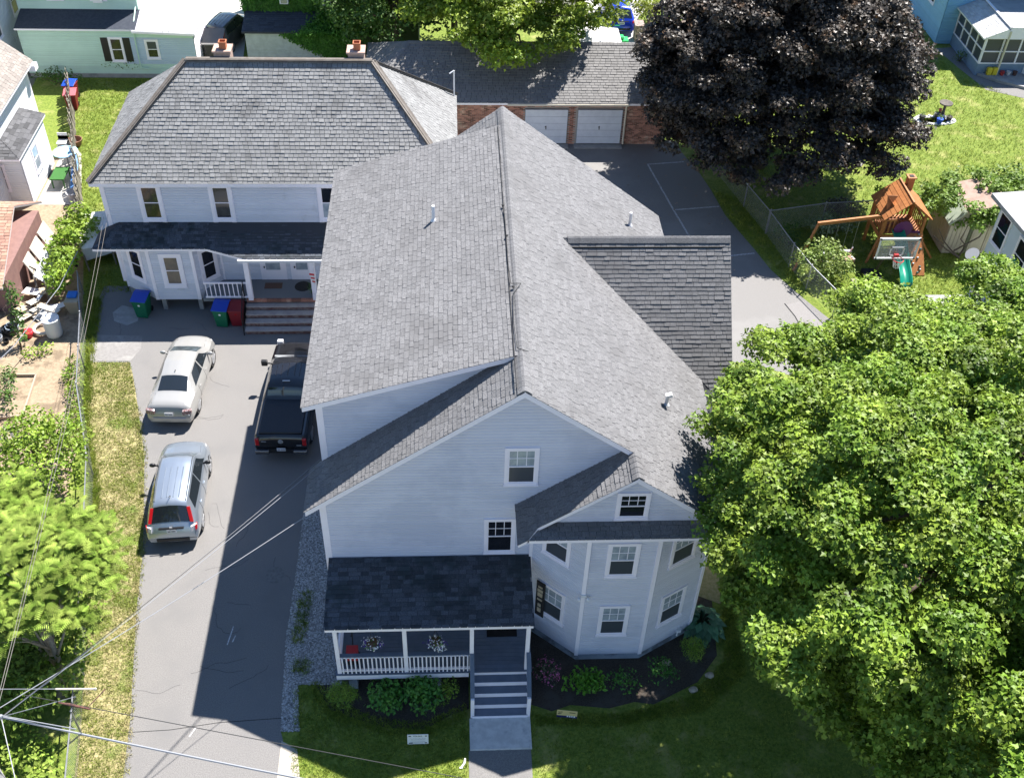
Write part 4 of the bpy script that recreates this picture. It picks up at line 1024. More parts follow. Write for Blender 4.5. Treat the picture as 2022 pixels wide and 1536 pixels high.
def wheel(parent, x, y, r, w=.21, spokes=5, seg=20):
    sg = 1 if x > 0 else -1
    f = MB(); f.lathe((x - sg * .20, y, r), [(r + .045, 0), (r + .045, sg * .205)], seg, 0, 0); obj('wheel_arch', f, M_blk, parent)
    f = MB(); f.lathe((x - sg * w, y, r), [(r - .06, 0), (r - .01, sg * .02), (r, sg * .05), (r, sg * (w - .03)), (r - .03, sg * (w + .012)), (r - .09, sg * (w + .012))], seg, 0, 0)
    wh = obj('wheel', f, M_tyre, parent, smooth=False)
    f = MB(); R = r - .09
    f.lathe((x, y, r), [(R, sg * .013), (R - .03, sg * .020)], seg, 0, 0)
    f.lathe((x, y, r), [(R - .03, sg * .003), (R - .035, sg * .004)], seg, 1, 0)
    for k in range(spokes):
        a = 2 * math.pi * k / spokes; d = Vector((0, math.cos(a), math.sin(a)))
        f.obox(Vector((x + sg * .016, y, r)) + d * R / 2, Vector((.009, 0, 0)), d * R / 2, Vector((0, -d.z, d.y)) * .034)
    f.lathe((x, y, r), [(.055, sg * .01), (.05, sg * .03)], 10, 0, 0)
    obj('rim', f, [M_rim, M_blk], wh)
def mirror(parent, x, y, z, m, dx=.11):
    sg = 1 if x > 0 else -1
    f = MB(); f.ellipsoid((x + sg * dx, y, z), (.12, .07, .085), 10, 6); f.bar((x - sg * .05, y, z - .03), (x + sg * .06, y, z - .02), .06, .04); obj('mirror', f, m, parent, smooth=True)
def plate(parent, L, z, tilt=.0, w=.16, y=-.012):
    f = MB(); f.obox((0, -L / 2 + y, z), (w, 0, 0), (0, .006, 0), (0, .0, .075)); p = obj('number_plate', f, M_plate, parent)
    f = MB()
    for k in range(6): f.obox((-.11 + .044 * k, -L / 2 + y - .008, z), (.012, 0, 0), (0, .002, 0), (0, 0, .028 if k != 2 else .012))
    obj('characters', f, M_text, p)
def seam(b, name, parent, pts, r=.006):
    f = MB(); f.tube([b.P(y, t, .001) for y, t in pts], r, 4); obj(name, f, M_blk, parent)

# ---- white sedan
def sedan(name, label, loc, rz, paint, L=4.82):
    t = thing(name, label, 'car')
    b = Body(L, None, {
        'zt': [(0, .62), (.06, .74), (.14, .98), (.35, 1.07), (.85, 1.10), (1.55, 1.40), (2.3, 1.455), (2.95, 1.40), (3.68, 1.02), (4.1, .96), (4.5, .84), (4.75, .68), (4.82, .5)],
        'zr': [(0, .58), (.06, .70), (.14, .95), (.35, 1.03), (.85, 1.05), (1.55, 1.33), (2.3, 1.38), (2.95, 1.33), (3.68, .97), (4.1, .90), (4.5, .78), (4.75, .62), (4.82, .46)],
        'wr': [(0, .60), (.14, .66), (.85, .64), (1.55, .53), (2.3, .56), (2.95, .56), (3.68, .66), (4.5, .60), (4.82, .42)],
        'wb': [(0, .74), (.14, .80), (.85, .84), (1.7, .84), (3.4, .84), (4.1, .80), (4.5, .72), (4.75, .60), (4.82, .45)],
        'zb': [(0, .55), (.06, .66), (.14, .88), (.85, .95), (1.7, .93), (3.4, .90), (4.1, .80), (4.5, .70), (4.82, .44)],
        'ws': [(0, .80), (.1, .87), (.7, .91), (2.4, .915), (4.0, .90), (4.5, .82), (4.75, .68), (4.82, .55)],
        'zl': [(0, .30), (.4, .22), (4.4, .2), (4.82, .26)]})
    b.shell('body', paint, t)
    b.panel('windscreen', M_cglass2, t, ((2.98, -1.85), (3.60, -1.7), (3.60, 1.7), (2.98, 1.85)), nu=8, nv=12)
    b.panel('rear_window', M_cglass, t, ((.90, -1.75), (1.50, -1.85), (1.50, 1.85), (.90, 1.75)), nu=8, nv=12)
    for sg in (-1, 1):
        b.panel('side_window', M_cglass, t, ((1.30, sg * 2.86), (1.75, sg * 2.14), (2.40, sg * 2.10), (2.36, sg * 2.90)))
        b.panel('side_window', M_cglass, t, ((2.44, sg * 2.90), (2.48, sg * 2.10), (2.95, sg * 2.14), (3.45, sg * 2.86)))
        for y in (1.45, 2.4, 3.45): seam(b, 'door_gap', t, [(y, sg * 3.0), (y, sg * 4), (y, sg * 5)])
        for y in (1.62, 2.6): f = MB(); p = b.P(y, sg * 3.45, .02); f.ellipsoid(p, (.02, .1, .022), 8, 5); obj('door_handle', f, paint, t)
        f = MB(); f.obox((sg * .70, -L / 2 + .055, .80), (.17, sg * .04, 0), (0, .06, .01), (0, .01, .085)); obj('tail_light', f, mat('smoked_red_lamp', (.12, .03, .03), (.35, .3, .3), 18, rough=.15), t, bevel=.02)
        b.panel('headlight', M_clear, t, ((4.35, sg * 2.85), (4.68, sg * 2.7), (4.68, sg * 3.3), (4.35, sg * 3.15)), nu=5)
        for y in (1.0, 3.75): wheel(t, sg * .885, y - L / 2, .33)
        mirror(t, sg * .84, 3.3 - L / 2, .97, paint)
    b.panel('boot_lid_panel', mat('silver_boot_trim', (.26, .28, .32), rough=.3, metal=.3), t, ((.068, -1.75), (.135, -1.75), (.135, 1.75), (.068, 1.75)), off=.014, nu=3, nv=8)
    seam(b, 'boot_gap', t, [(.14, -2), (.3, -2.05), (.82, -1.95)]); seam(b, 'boot_gap', t, [(.14, 2), (.3, 2.05), (.82, 1.95)])
    seam(b, 'bonnet_gap', t, [(3.7, -1.9), (4.2, -1.85), (4.6, -1.6)]); seam(b, 'bonnet_gap', t, [(3.7, 1.9), (4.2, 1.85), (4.6, 1.6)])
    plate(t, L, .70, y=-.01)
    f = MB(); f.obox((0, -L / 2 + .0, .52), (.62, 0, 0), (0, .02, 0), (0, 0, .03)); obj('bumper_reflection', f, mat('blue_grey_reflection', (.25, .28, .35), rough=.2), t)  # blue-grey reflection on the bumper, painted as a flat strip
    f = MB(); f.ellipsoid((0, 1.68 - L / 2, 1.46), (.02, .05, .025), 8, 5); obj('aerial', f, M_blk, t)
    t.location = loc; t.rotation_euler.z = rz
    return t
P_white = carpaint('white_car_paint', (.36, .355, .34), metal=.2)
sedan('white_sedan', 'white four-door sedan parked behind the silver car, nose toward the grey house', (-10.83, 32.36, 0), math.radians(-2.4), P_white)

# ---- small SUV (used for three cars)
def suv(name, label, loc, rz, paint, L=4.52, rails=True, group=None, glass=None, rack=False, lamps=True, ws=.91):
    t = thing(name, label, 'car', group=group)
    k = ws / .91
    b = Body(L, None, {
        'zt': [(0, .60), (.05, .78), (.16, .98), (.20, 1.02), (.62, 1.58), (.80, 1.64), (1.6, 1.69), (2.5, 1.66), (2.85, 1.60), (3.45, 1.12), (3.9, 1.02), (4.25, .90), (4.45, .72), (4.52, .5)],
        'zr': [(0, .55), (.05, .74), (.16, .94), (.20, .98), (.62, 1.50), (.80, 1.57), (1.6, 1.61), (2.5, 1.58), (2.85, 1.52), (3.45, 1.06), (3.9, .95), (4.25, .82), (4.45, .64), (4.52, .45)],
        'wr': [(0, .62), (.16, .70), (.62, .55), (1.6, .58), (2.85, .57), (3.45, .68), (4.25, .62), (4.52, .44)],
        'wb': [(0, .76), (.16, .80), (.7, .83), (1.7, .845), (3.2, .84), (3.9, .80), (4.3, .70), (4.52, .50)],
        'zb': [(0, .50), (.05, .68), (.16, .88), (.20, .90), (.62, 1.04), (1.6, 1.02), (3.1, .98), (3.9, .84), (4.3, .72), (4.52, .42)],
        'ws': [(0, .82), (.12, .88), (.7, .91), (2.4, .912), (3.9, .90), (4.3, .80), (4.52, .58)],
        'zl': [(0, .32), (.4, .25), (4.1, .25), (4.52, .3)]})
    for kk in ('wr', 'wb', 'ws'): b.tab[kk] = (b.tab[kk][0], b.tab[kk][1] * k)
    b.shell('body', paint, t)
    g = glass or M_cglass
    b.panel('windscreen', M_cglass2, t, ((2.90, -1.88), (3.36, -1.75), (3.36, 1.75), (2.90, 1.88)), nu=8, nv=12)
    b.panel('rear_window', g, t, ((.235, -1.95), (.575, -1.95), (.575, 1.95), (.235, 1.95)), nu=6, nv=12, off=.01)
    for sg in (-1, 1):
        b.panel('side_window', M_cglass, t, ((.72, sg * 2.80), (.95, sg * 2.16), (2.0, sg * 2.12), (1.95, sg * 2.86)))
        b.panel('side_window', M_cglass, t, ((2.03, sg * 2.86), (2.06, sg * 2.12), (2.85, sg * 2.16), (3.25, sg * 2.82)))
        for y in (1.15, 2.0, 3.1): seam(b, 'door_gap', t, [(y, sg * 3.0), (y, sg * 4), (y, sg * 5)])
        for y in (1.3, 2.2): f = MB(); p = b.P(y, sg * 3.4, .02); f.ellipsoid(p, (.02, .1, .022), 8, 5); obj('door_handle', f, paint, t)
        if lamps:
            f = MB(); a = b.P(.24, sg * 2.15, .02); c = b.P(.58, sg * 2.1, .02); f.obox((a + c) / 2, (c - a) * .5, (sg * .055, 0, 0), (0, -.03, .02)); tl = obj('tail_light', f, M_red, t)
            f = MB(); f.obox((sg * .74, -L / 2 + .10, .86), (.085, sg * .05, 0), (0, .04, .0), (0, .03, .1)); obj('reversing_lamp', f, M_clear, tl, bevel=.02)
            f = MB(); f.obox((sg * .83, -L / 2 + .16, .86), (.03, sg * .05, 0), (0, .05, .0), (0, .03, .1)); obj('lamp_corner', f, M_red, tl, bevel=.015)
        else:
            f = MB(); f.obox((sg * .76, -L / 2 + .10, .86), (.1, sg * .05, 0), (0, .04, .0), (0, .03, .06)); obj('tail_light', f, M_red, t, bevel=.02)
        b.panel('headlight', M_clear, t, ((4.05, sg * 2.85), (4.38, sg * 2.7), (4.38, sg * 3.3), (4.05, sg * 3.15)), nu=5)
        for y in (.88, 3.52): wheel(t, sg * .885 * k, y - L / 2, .34)
        mirror(t, sg * .85, 2.95 - L / 2, 1.08, M_blk, dx=.12)
        if rails: f = MB(); f.tube([b.P(y, sg * 1.86, .012) for y in (.75, 1.2, 2.0, 2.6, 2.85)], .022, 5); obj('roof_rail', f, mat('dark_roof_channel', (.09, .1, .11), rough=.4), t)
    for q in (-.95, -.35, .35, .95):
        f = MB(); f.tube([b.P(y, q, .003) for y in (.85, 1.3, 1.9, 2.25)], .018, 5); obj('roof_rib', f, paint, t)
    seam(b, 'bonnet_gap', t, [(3.5, -1.95), (3.9, -1.9), (4.3, -1.7)]); seam(b, 'bonnet_gap', t, [(3.5, 1.95), (3.9, 1.9), (4.3, 1.7)])
    f = MB(); f.obox((0, -L / 2 + .07, .90), (.42, 0, 0), (0, .012, 0), (0, .02, .022)); obj('tailgate_handle', f, M_blk, t)
    f = MB(); f.obox((0, -L / 2 + .05, .97), (.045, 0, 0), (0, .012, 0), (0, 0, .035)); obj('badge', f, M_rim, t)
    plate(t, L, .79, y=.035)
    f = MB(); f.obox((0, -L / 2 - .005, .42), (.55, 0, 0), (0, .03, 0), (0, 0, .06)); obj('bumper_insert', f, M_blk, t)
    f = MB(); f.tube([(0, .85 - L / 2, 1.66), (0, .72 - L / 2, 1.78)], .012, 5); f.ellipsoid((0, .86 - L / 2, 1.66), (.025, .05, .02), 8, 5); obj('aerial', f, M_blk, t)
    f = MB(); f.bar((-.05, .27 - L / 2, 1.09), (-.40, .33 - L / 2, 1.17), .02, .02); obj('rear_wiper', f, M_blk, t)
    if rack:
        f = MB(); f.box((-.45, .1, 1.72), (.45, 1.0, 1.86)); obj('roof_box', f, M_white, t, bevel=.04)
    t.location = loc; t.rotation_euler.z = rz
    return t
suv('silver_suv', 'silver small SUV with tall red tail lights, nearest car on the driveway', (-9.86, 26.3, 0), math.radians(3.6), carpaint('silver_blue_paint', (.36, .41, .47), metal=.65, rough=.3))
suv('grey_suv', 'dark grey SUV parked by the mint green house at the top left', (-13.75, 64.0, 0), math.radians(-16), carpaint('dark_grey_paint', (.13, .13, .13), metal=.5))
suv('blue_suv', 'bright blue SUV parked behind the brick garage', (10.75, 67.5, 0), math.radians(3), carpaint('bright_blue_paint', (.01, .05, .55), metal=.2), lamps=False, rack=True)

# ---- black pickup with bed cover
t = thing('black_pickup', 'black pickup truck with covered bed, partly under the eaves of the big house', 'pickup truck')
L = 5.85; P_blk = carpaint('black_car_paint', (.012, .012, .014), metal=.1, rough=.22)
b = Body(L, None, {
    'zt': [(0, 1.02), (.04, 1.28), (.1, 1.33), (1.95, 1.36), (2.05, 1.40), (2.22, 1.80), (2.5, 1.92), (3.5, 1.93), (3.85, 1.86), (4.5, 1.34), (4.9, 1.30), (5.5, 1.22), (5.75, 1.0), (5.85, .8)],
    'zr': [(0, .98), (.04, 1.24), (.1, 1.29), (1.95, 1.31), (2.05, 1.34), (2.22, 1.74), (2.5, 1.85), (3.5, 1.86), (3.85, 1.79), (4.5, 1.28), (4.9, 1.22), (5.5, 1.14), (5.75, .92), (5.85, .75)],
    'wr': [(0, .86), (.1, .88), (1.95, .88), (2.1, .80), (2.4, .66), (3.8, .66), (4.5, .80), (5.5, .76), (5.85, .66)],
    'wb': [(0, .93), (.1, .95), (4.5, .95), (5.5, .92), (5.85, .82)],
    'zb': [(0, .9), (.1, 1.2), (1.95, 1.22), (2.3, 1.22), (4.0, 1.2), (4.5, 1.16), (5.5, 1.05), (5.85, .7)],
    'ws': [(0, .95), (.1, .99), (5.3, 1.0), (5.85, .88)],
    'zl': [(0, .55), (.4, .46), (5.3, .42), (5.85, .45)]})
b.shell('body', P_blk, t)
f = MB(); f.box((-.80, .12 - L / 2, 1.33), (.80, 1.93 - L / 2, 1.405)); obj('bed_cover', f, mat('bed_cover_vinyl', (.02, .022, .028), rough=.45), t, bevel=.03)
b.panel('windscreen', M_cglass2, t, ((3.9, -1.9), (4.42, -1.85), (4.42, 1.85), (3.9, 1.9)), nu=8, nv=12)
b.panel('rear_window', M_cglass, t, ((2.07, -1.8), (2.22, -1.8), (2.22, 1.8), (2.07, 1.8)), nu=4, nv=10)
for sg in (-1, 1):
    b.panel('side_window', M_cglass, t, ((2.25, sg * 2.85), (2.5, sg * 2.15), (3.1, sg * 2.12), (3.08, sg * 2.9)))
    b.panel('side_window', M_cglass, t, ((3.14, sg * 2.9), (3.16, sg * 2.12), (3.82, sg * 2.15), (4.2, sg * 2.85)))
    for y in (1.98, 3.1, 4.1): seam(b, 'door_gap', t, [(y, sg * 3.0), (y, sg * 4), (y, sg * 5)])
    f = MB(); f.obox((sg * .87, -L / 2 + .02, 1.02), (.075, 0, 0), (0, .04, 0), (0, 0, .17)); obj('tail_light', f, M_red, t, bevel=.02)
    f = MB(); f.obox((sg * .78, L / 2 - .1, 1.0), (.12, 0, 0), (0, .09, 0), (0, 0, .1)); obj('headlight', f, M_clear, t, bevel=.02)
    for y in (1.15, 4.85): wheel(t, sg * .96, y - L / 2, .39, w=.25)
    f = MB(); f.box((sg * 1.06 - (.02 if sg > 0 else .22), 4.05 - L / 2, 1.18), (sg * 1.06 + (.22 if sg > 0 else .02), 4.2 - L / 2, 1.42)); f.bar((sg * .9, 4.12 - L / 2, 1.28), (sg * 1.1, 4.12 - L / 2, 1.28), .07, .05); obj('mirror', f, M_blk, t, bevel=.03)
    f = MB(); f.obox((sg * .7, -L / 2 - .09, .60), (.26, 0, 0), (0, .07, 0), (0, 0, .10)); obj('bumper', f, mat('dark_chrome', (.2, .2, .21), rough=.25, metal=.8), t, bevel=.03)
f = MB(); f.obox((0, -L / 2 - .05, .62), (.5, 0, 0), (0, .03, 0), (0, 0, .09)); obj('bumper_centre', f, M_blk, t)
plate(t, L, .72, y=-.085)
for x0, w_ in ((-.62, .09), (0, .10), (.66, .09)):
    f = MB()
    if x0 == 0: f.lathe((0, -L / 2 - .005, 1.05), [(.1, 0), (.095, -.012)], 18, 0, 1)
    else: f.obox((x0, -L / 2 - .005, 1.05 if x0 < 0 else .86), (w_, 0, 0), (0, .006, 0), (0, 0, .018))
    obj('badge', f, M_rim, t)
f = MB(); f.obox((.0, 2.38 - L / 2, 1.93), (.14, 0, 0), (0, .02, 0), (0, 0, .015)); obj('brake_lamp', f, M_clear, t)
for q in (-1.3, -.7, 0, .7, 1.3): f = MB(); f.tube([b.P(y, q, .002) for y in (2.7, 3.0, 3.4, 3.7)], .012, 4); obj('roof_rib', f, P_blk, t)
f = MB()
for x in (-.45, .15): f.bar((x, 4.46 - L / 2, 1.36), (x + .5, 4.38 - L / 2, 1.40), .02, .02)
f.box((-.8, 4.47 - L / 2, 1.30), (.8, 4.56 - L / 2, 1.335)); obj('wiper', f, mat('grey_cowl', (.25, .26, .27), rough=.6), t)
seam(b, 'bonnet_gap', t, [(4.6, -1.9), (5.1, -1.9), (5.5, -1.8)]); seam(b, 'bonnet_gap', t, [(4.6, 1.9), (5.1, 1.9), (5.5, 1.8)])
t.location = (-6.38, 31.0, 0); t.rotation_euler.z = math.radians(-1.3)

# ================================================================= wheelie bins
def bin_(name, label, x, y, rz, body, lid, h=1.05, group='wheelie bins by the grey house', extra=None):
    t = thing(name, label, 'bin', group=group)
    f = MB(); f.add([(-.24, -.26, .02), (.24, -.26, .02), (.22, .26, .02), (-.22, .26, .02), (-.31, -.34, h - .1), (.31, -.34, h - .1), (.31, .36, h - .1), (-.31, .36, h - .1)], [(3, 2, 1, 0), (4, 5, 6, 7), (0, 1, 5, 4), (1, 2, 6, 5), (2, 3, 7, 6), (3, 0, 4, 7)])
    f.box((-.33, -.36, h - .16), (.33, .38, h - .1)); obj('body', f, body, t, bevel=.02)
    f = MB(); f.prism([(-.34, -.38, h - .08), (.34, -.38, h - .08), (.34, .2, h + .03), (-.34, .2, h + .03)], (0, 0, -.03)); f.prism([(-.34, .2, h + .03), (.34, .2, h + .03), (.34, .42, h - .02), (-.34, .42, h - .02)], (0, 0, -.03)); obj('lid', f, lid, t, bevel=.015)
    for s in (-1, 1): f = MB(); f.lathe((s * .22 - .03, .33, .12), [(.12, 0), (.12, .06)], 14, 0, 0); obj('wheel', f, M_black, t)
    f = MB(); f.tube([(-.25, .42, h - .1), (.25, .42, h - .1)], .018, 6); obj('handle', f, M_black, t)
    f = MB(); f.lathe((0, -.318, .72), [(.055, 0), (.05, -.006)], 16, 0, 1); obj('sticker', f, M_white if extra != 'red' else M_red, t)
    if extra == 'red':
        f = MB(); f.obox((0, -.30, .62), (.16, 0, 0), (0, .004, .0), (0, -.01, .03)); obj('lettering', f, M_plate, t)
    t.location = (x, y, 0); t.rotation_euler.z = rz; return t
B_green = mat('green_bin_plastic', (.008, .14, .07), rough=.5); B_blue = mat('blue_bin_lid', (.01, .06, .42), rough=.4); B_red = mat('maroon_bin_plastic', (.20, .012, .02), rough=.5)
bin_('recycling_bin', 'green wheelie bin with blue lid in front of the grey house bay', -13.4, 36.95, -.15, B_green, B_blue)
bin_('recycling_bin', 'green wheelie bin with blue lid standing next to the maroon bin by the steps', -9.9, 36.3, -.12, B_green, B_blue)
bin_('rubbish_bin', 'maroon wheelie bin beside the iron handrail of the grey house steps', -9.28, 36.35, .02, B_red, B_red, h=1.0, extra='red')
bin_('recycling_bin', 'wheelie bin with blue lid against the mint green house, behind the old fence', -21.3, 56.4, -.1, B_red, B_blue, group='bins by the mint green house')
bin_('rubbish_bin', 'maroon wheelie bin with pale red lid nearest the old board fence', -21.0, 55.3, .1, B_red, mat('pale_red_lid', (.5, .12, .14), rough=.5), group='bins by the mint green house')

# ================================================================= chain-link fences
def chain_fence(name, label, pts, h, vines=None):
    t = thing(name, label, 'fence', (pts[0][0], pts[0][1], 0))
    for i in range(len(pts) - 1):
        a = Vector((*pts[i], 0)); b_ = Vector((*pts[i + 1], 0)); d = b_ - a; Ls = d.length; d.normalize(); n = max(1, round(Ls / 2.8))
        f = MB(); f.tube([a + Vector((0, 0, h)), b_ + Vector((0, 0, h))], .024, 6); obj('top_rail', f, M_metal, t)
        for k in range(n if i < len(pts) - 2 else n + 1):
            p = a + d * (Ls * k / n); f = MB(); f.tube([p, p + Vector((0, 0, h + .04))], .032, 7); f.ellipsoid(p + Vector((0, 0, h + .06)), (.04, .04, .03), 6, 4); obj('post', f, M_metal, t)
        f = MB(); s = .085; m_ = int(Ls / s); nrm = Vector((-d.y, d.x, 0)); q = .0028
        def strip(u0, z0, u1, z1):
            A = a + d * u0 + Vector((0, 0, z0)); B = a + d * u1 + Vector((0, 0, z1)); w_ = (B - A).normalized().cross(nrm).normalized() * q
            f.poly([A - w_, B - w_, B + w_, A + w_]); 
        k = -int(h / s) - 1
        while k * s < Ls:
            u0 = k * s
            for sg in (1, -1):
                z0, z1 = (.04, h) if sg > 0 else (h, .04); ua, ub = u0, u0 + h - .04
                za_, zb_ = z0, z1
                if ua < 0: fr = -ua / (ub - ua); za_ = z0 + (z1 - z0) * fr; ua = 0
                if ub > Ls: fr = (Ls - u0) / (h - .04); zb_ = z0 + (z1 - z0) * fr; ub = Ls
                if ub > ua + .01: strip(ua, za_, ub, zb_)
            k += 1
        obj('wire_mesh', f, M_wire, t)
    return t
chain_fence('chain_link_fence', 'long galvanised chain-link fence along the left edge of the dry lawn strip', [(-16.35, 38.4), (-15.55, 35.6), (-14.6, 31.2), (-13.3, 27.4), (-12.6, 24.1), (-11.6, 19.0), (-11.2, 17.0), (-10.7, 14.0)], 1.2)
chain_fence('chain_link_fence', 'chain-link fence between the parking lot and the playset lawn', [(14.0, 48.3), (14.69, 45.4), (15.29, 43.05), (15.8, 40.3), (16.2, 38.6), (16.9, 36.6), (17.8, 35.0)], 1.3)
chain_fence('chain_link_fence', 'chain-link fence across the shaded lawn behind the playset', [(15.35, 43.1), (18.23, 43.75), (20.9, 44.0), (23.0, 44.2)], 1.3)
# old board fence at the upper left, every board a part
t = thing('board_fence', 'weathered leaning board fence between the white house yard and the side lawn', 'fence', (-19.6, 50, 0))
pts = [(-17.3, 42.6), (-18.5, 46.7), (-20.0, 51.7), (-21.6, 57.4)]
for i in range(3):
    a = Vector((*pts[i], 0)); b_ = Vector((*pts[i + 1], 0)); d = (b_ - a).normalized(); Ls = (b_ - a).length; n = int(Ls / .17)
    for k in range(n):
        p = a + d * (k * .17 + .08); h = 1.4 + rnd.uniform(-.1, .12); le = Vector((rnd.uniform(-.05, .02), 0, 0))
        f = MB(); f.obox(p + Vector((0, 0, h / 2)) + le, d * .076, Vector((-d.y, d.x, 0)) * .01, Vector((le.x * 2, 0, h / 2)), 0, rnd.random()); obj('board', f, M_wood, t)
    for z in (.35, 1.1): f = MB(); f.bar(a + Vector((-.04, 0, z)), b_ + Vector((-.04, 0, z)), .04, .08); obj('rail', f, M_wood, t)

# ================================================================= mint green house (top left)
M_mint = mat('mint_siding', (.55, .74, .63), (.51, .69, .59), .8, rough=.65, tone=.05); M_mintb = mat('bluish_mint_tint', (.50, .60, .72), (.47, .57, .69), .8, rough=.65, tone=.05)
M_dkroof = mat('dark_roof_felt', (.035, .042, .058), (.05, .058, .075), 6, rough=.9); M_flat = mat('grey_flat_roof', (.27, .27, .28), (.32, .32, .33), 2, rough=.85, c3=(.38, .37, .36), sc3=.7)
t = thing('mint_green_house', 'mint green clapboard house with flat grey annex roof at the top left', 'house', (-19.5, 62, 0))
f = MB(); f.box((-24.4, 59.05, .25), (-14.7, 62.6, 2.92)); f.box((-24.6, 60.6, 2.9), (-17.9, 68, 8)); w_ = obj('wall', f, M_mint, t)
siding(w_, M_mint, [(-24.4, 59.05, .25), (-18.9, 59.05, .25), (-18.9, 59.05, 2.9), (-24.4, 59.05, 2.9)], nrm=(0, -1, 0), course=.115)
siding(w_, M_mint, [(-18.9, 59.05, .25), (-14.7, 59.05, .25), (-14.7, 59.05, .85), (-18.9, 59.05, .85)], nrm=(0, -1, 0), course=.115)
siding(w_, M_mintb, [(-18.9, 59.05, .85), (-14.7, 59.05, .85), (-14.7, 59.05, 2.45), (-18.9, 59.05, 2.45)], nrm=(0, -1, 0), course=.115, name='bluish_wall_patch')  # stretch of the mint wall coloured pale blue
siding(w_, M_mint, [(-18.9, 59.05, 2.45), (-14.7, 59.05, 2.45), (-14.7, 59.05, 2.85), (-18.9, 59.05, 2.85)], nrm=(0, -1, 0), course=.115)
siding(w_, M_mint, [(-24.6, 60.6, 3.3), (-17.9, 60.6, 3.3), (-17.9, 60.6, 7.9), (-24.6, 60.6, 7.9)], nrm=(0, -1, 0), course=.115)
siding(w_, M_trim, [(-14.7, 59.05, .25), (-14.7, 62.6, .25), (-14.7, 62.6, 2.9), (-14.7, 59.05, 2.9)], nrm=(1, 0, 0), course=.115)
f = MB(); f.box((-24.35, 59.0, 0), (-14.75, 62.5, .25)); obj('foundation', f, M_conc, t)
f = MB(); slab(f, [(-24.5, 58.85, 2.98), (-17.8, 58.85, 2.98), (-17.8, 60.6, 3.4), (-24.5, 60.6, 3.4)], .1); obj('lean_to_roof', f, [M_dkroof, M_trim], t)
f = MB(); slab(f, [(-18.0, 58.7, 2.95), (-14.45, 58.5, 2.9), (-14.45, 62.6, 3.15), (-17.8, 62.6, 3.2)], .12); fr_ = obj('annex_roof', f, [M_flat, M_trim], t)
for x in (-16.35, -16.0): f = MB(); f.bar((x + .1, 58.7, 2.965), (x - .1 + .3, 62.5, 3.19), .04, .02); obj('roof_seam', f, mat('pale_seam', (.5, .49, .47)), fr_)
window(t, (-19.1, 59.05, 1.72), (0, -1, 0), .62, 1.3, style='1over1', upper='dark', lower='dark')
for x in (-19.72, -18.48): f = MB(); f.box((x - .2, 59.0, 1.0), (x + .2, 59.033, 2.42)); obj('shutter', f, M_blk, t)
window(t, (-17.1, 59.05, 1.75), (0, -1, 0), .6, 1.0, style='1over1', upper='screen', lower='dark')
for x in (-22.4, -20.0): window(t, (x, 60.6, 4.6), (0, -1, 0), .75, 1.2, style='1over1', upper='blind', lower='blind')
f = MB(); f.box((-20.2, 60.15, 3.95), (-19.7, 60.6, 4.35)); obj('air_conditioner', f, M_white, t)
f = MB(); f.tube([(-18.0, 60.5, 3.6), (-18.0, 59.3, 2.98), (-17.95, 58.92, 2.85), (-17.95, 58.92, .7), (-17.5, 58.9, .6)], .04, 6); obj('downpipe', f, M_mint, t)
# small dark shed beside the grey SUV
t = thing('tool_shed', 'small dark tool shed with grey shingled lid roof beside the grey SUV', 'shed', (-14.0, 61.0, 0))
f = MB(); f.box((-14.5, 60.4, 0), (-13.5, 61.5, 1.45)); obj('wall', f, M_blk, t)
f = MB(); slab(f, [(-14.62, 60.25, 1.5), (-13.4, 60.25, 1.5), (-13.4, 61.7, 1.85), (-14.62, 61.7, 1.85)], .06); obj('roof', f, [M_groof, M_groof], t)
# ivy-covered building
t = thing('ivy_building', 'long ivy-covered building with dark lean-to roof and pale weathered wall behind the grey house', 'building', (-8.5, 64, 0))
M_ivy = mat('ivy_leaf', (.05, .16, .012), (.08, .22, .02), 2, rough=.6, tone=.3, transl=.2)
f = MB(); f.box((-12.15, 61.05, 0), (-6.4, 62.9, 1.92)); lw = obj('lower_wall', f, mat('weathered_pale_boards', (.50, .55, .55), (.42, .46, .46), 3, rough=.85), t)
siding(lw, MATS['weathered_pale_boards'], [(-12.15, 61.05, 0), (-6.4, 61.05, 0), (-6.4, 61.05, 1.9), (-12.15, 61.05, 1.9)], nrm=(0, -1, 0), course=.19, proud=.02)
f = MB(); slab(f, [(-12.3, 60.9, 1.98), (-4.6, 60.9, 1.98), (-4.6, 62.95, 2.42), (-12.3, 62.95, 2.42)], .1); lr = obj('lean_to_roof', f, [M_dkroof, M_dkroof], t)
S = Shingles(t, lr, mat('blue_black_shingle', (.045, .055, .078), (.065, .075, .10), 20, rough=.9, tone=.2), w=.4, course=.2, th=.015, maxn=0); S.plane([(-12.3, 60.9, 1.98), (-4.6, 60.9, 1.98), (-4.6, 62.95, 2.42), (-12.3, 62.95, 2.42)]); S.done()
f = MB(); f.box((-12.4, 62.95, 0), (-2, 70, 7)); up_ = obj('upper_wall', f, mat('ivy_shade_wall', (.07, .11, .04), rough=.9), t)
P = np.c_[rng.uniform(-12.45, -2, 30000), 62.93 - .14 * rng.random(30000), rng.uniform(2.5, 6.5, 30000)]
V, F, k = leaf_arrays(P, np.tile([0, -1, .35], (30000, 1)) + rng.normal(0, .35, (30000, 3)), OVAL, .15, droop=1)
o = bpy.data.objects.new('ivy', tri_mesh('ivy', V - np.array(ORG[t]), F, M_ivy, np.repeat(rng.random(30000), k))); link(o, t, kind='stuff')
for x, z in ((-9.85, 3.25), (-7.35, 3.2)):
    f = MB(); f.box((x - .25, 62.3, z - .17), (x + .25, 62.93, z + .18)); a_ = obj('air_conditioner', f, M_white, t)
    f = MB(); f.box((x - .18, 62.29, z - .12), (x + .18, 62.299, z + .12)); obj('grille', f, M_metal, a_)
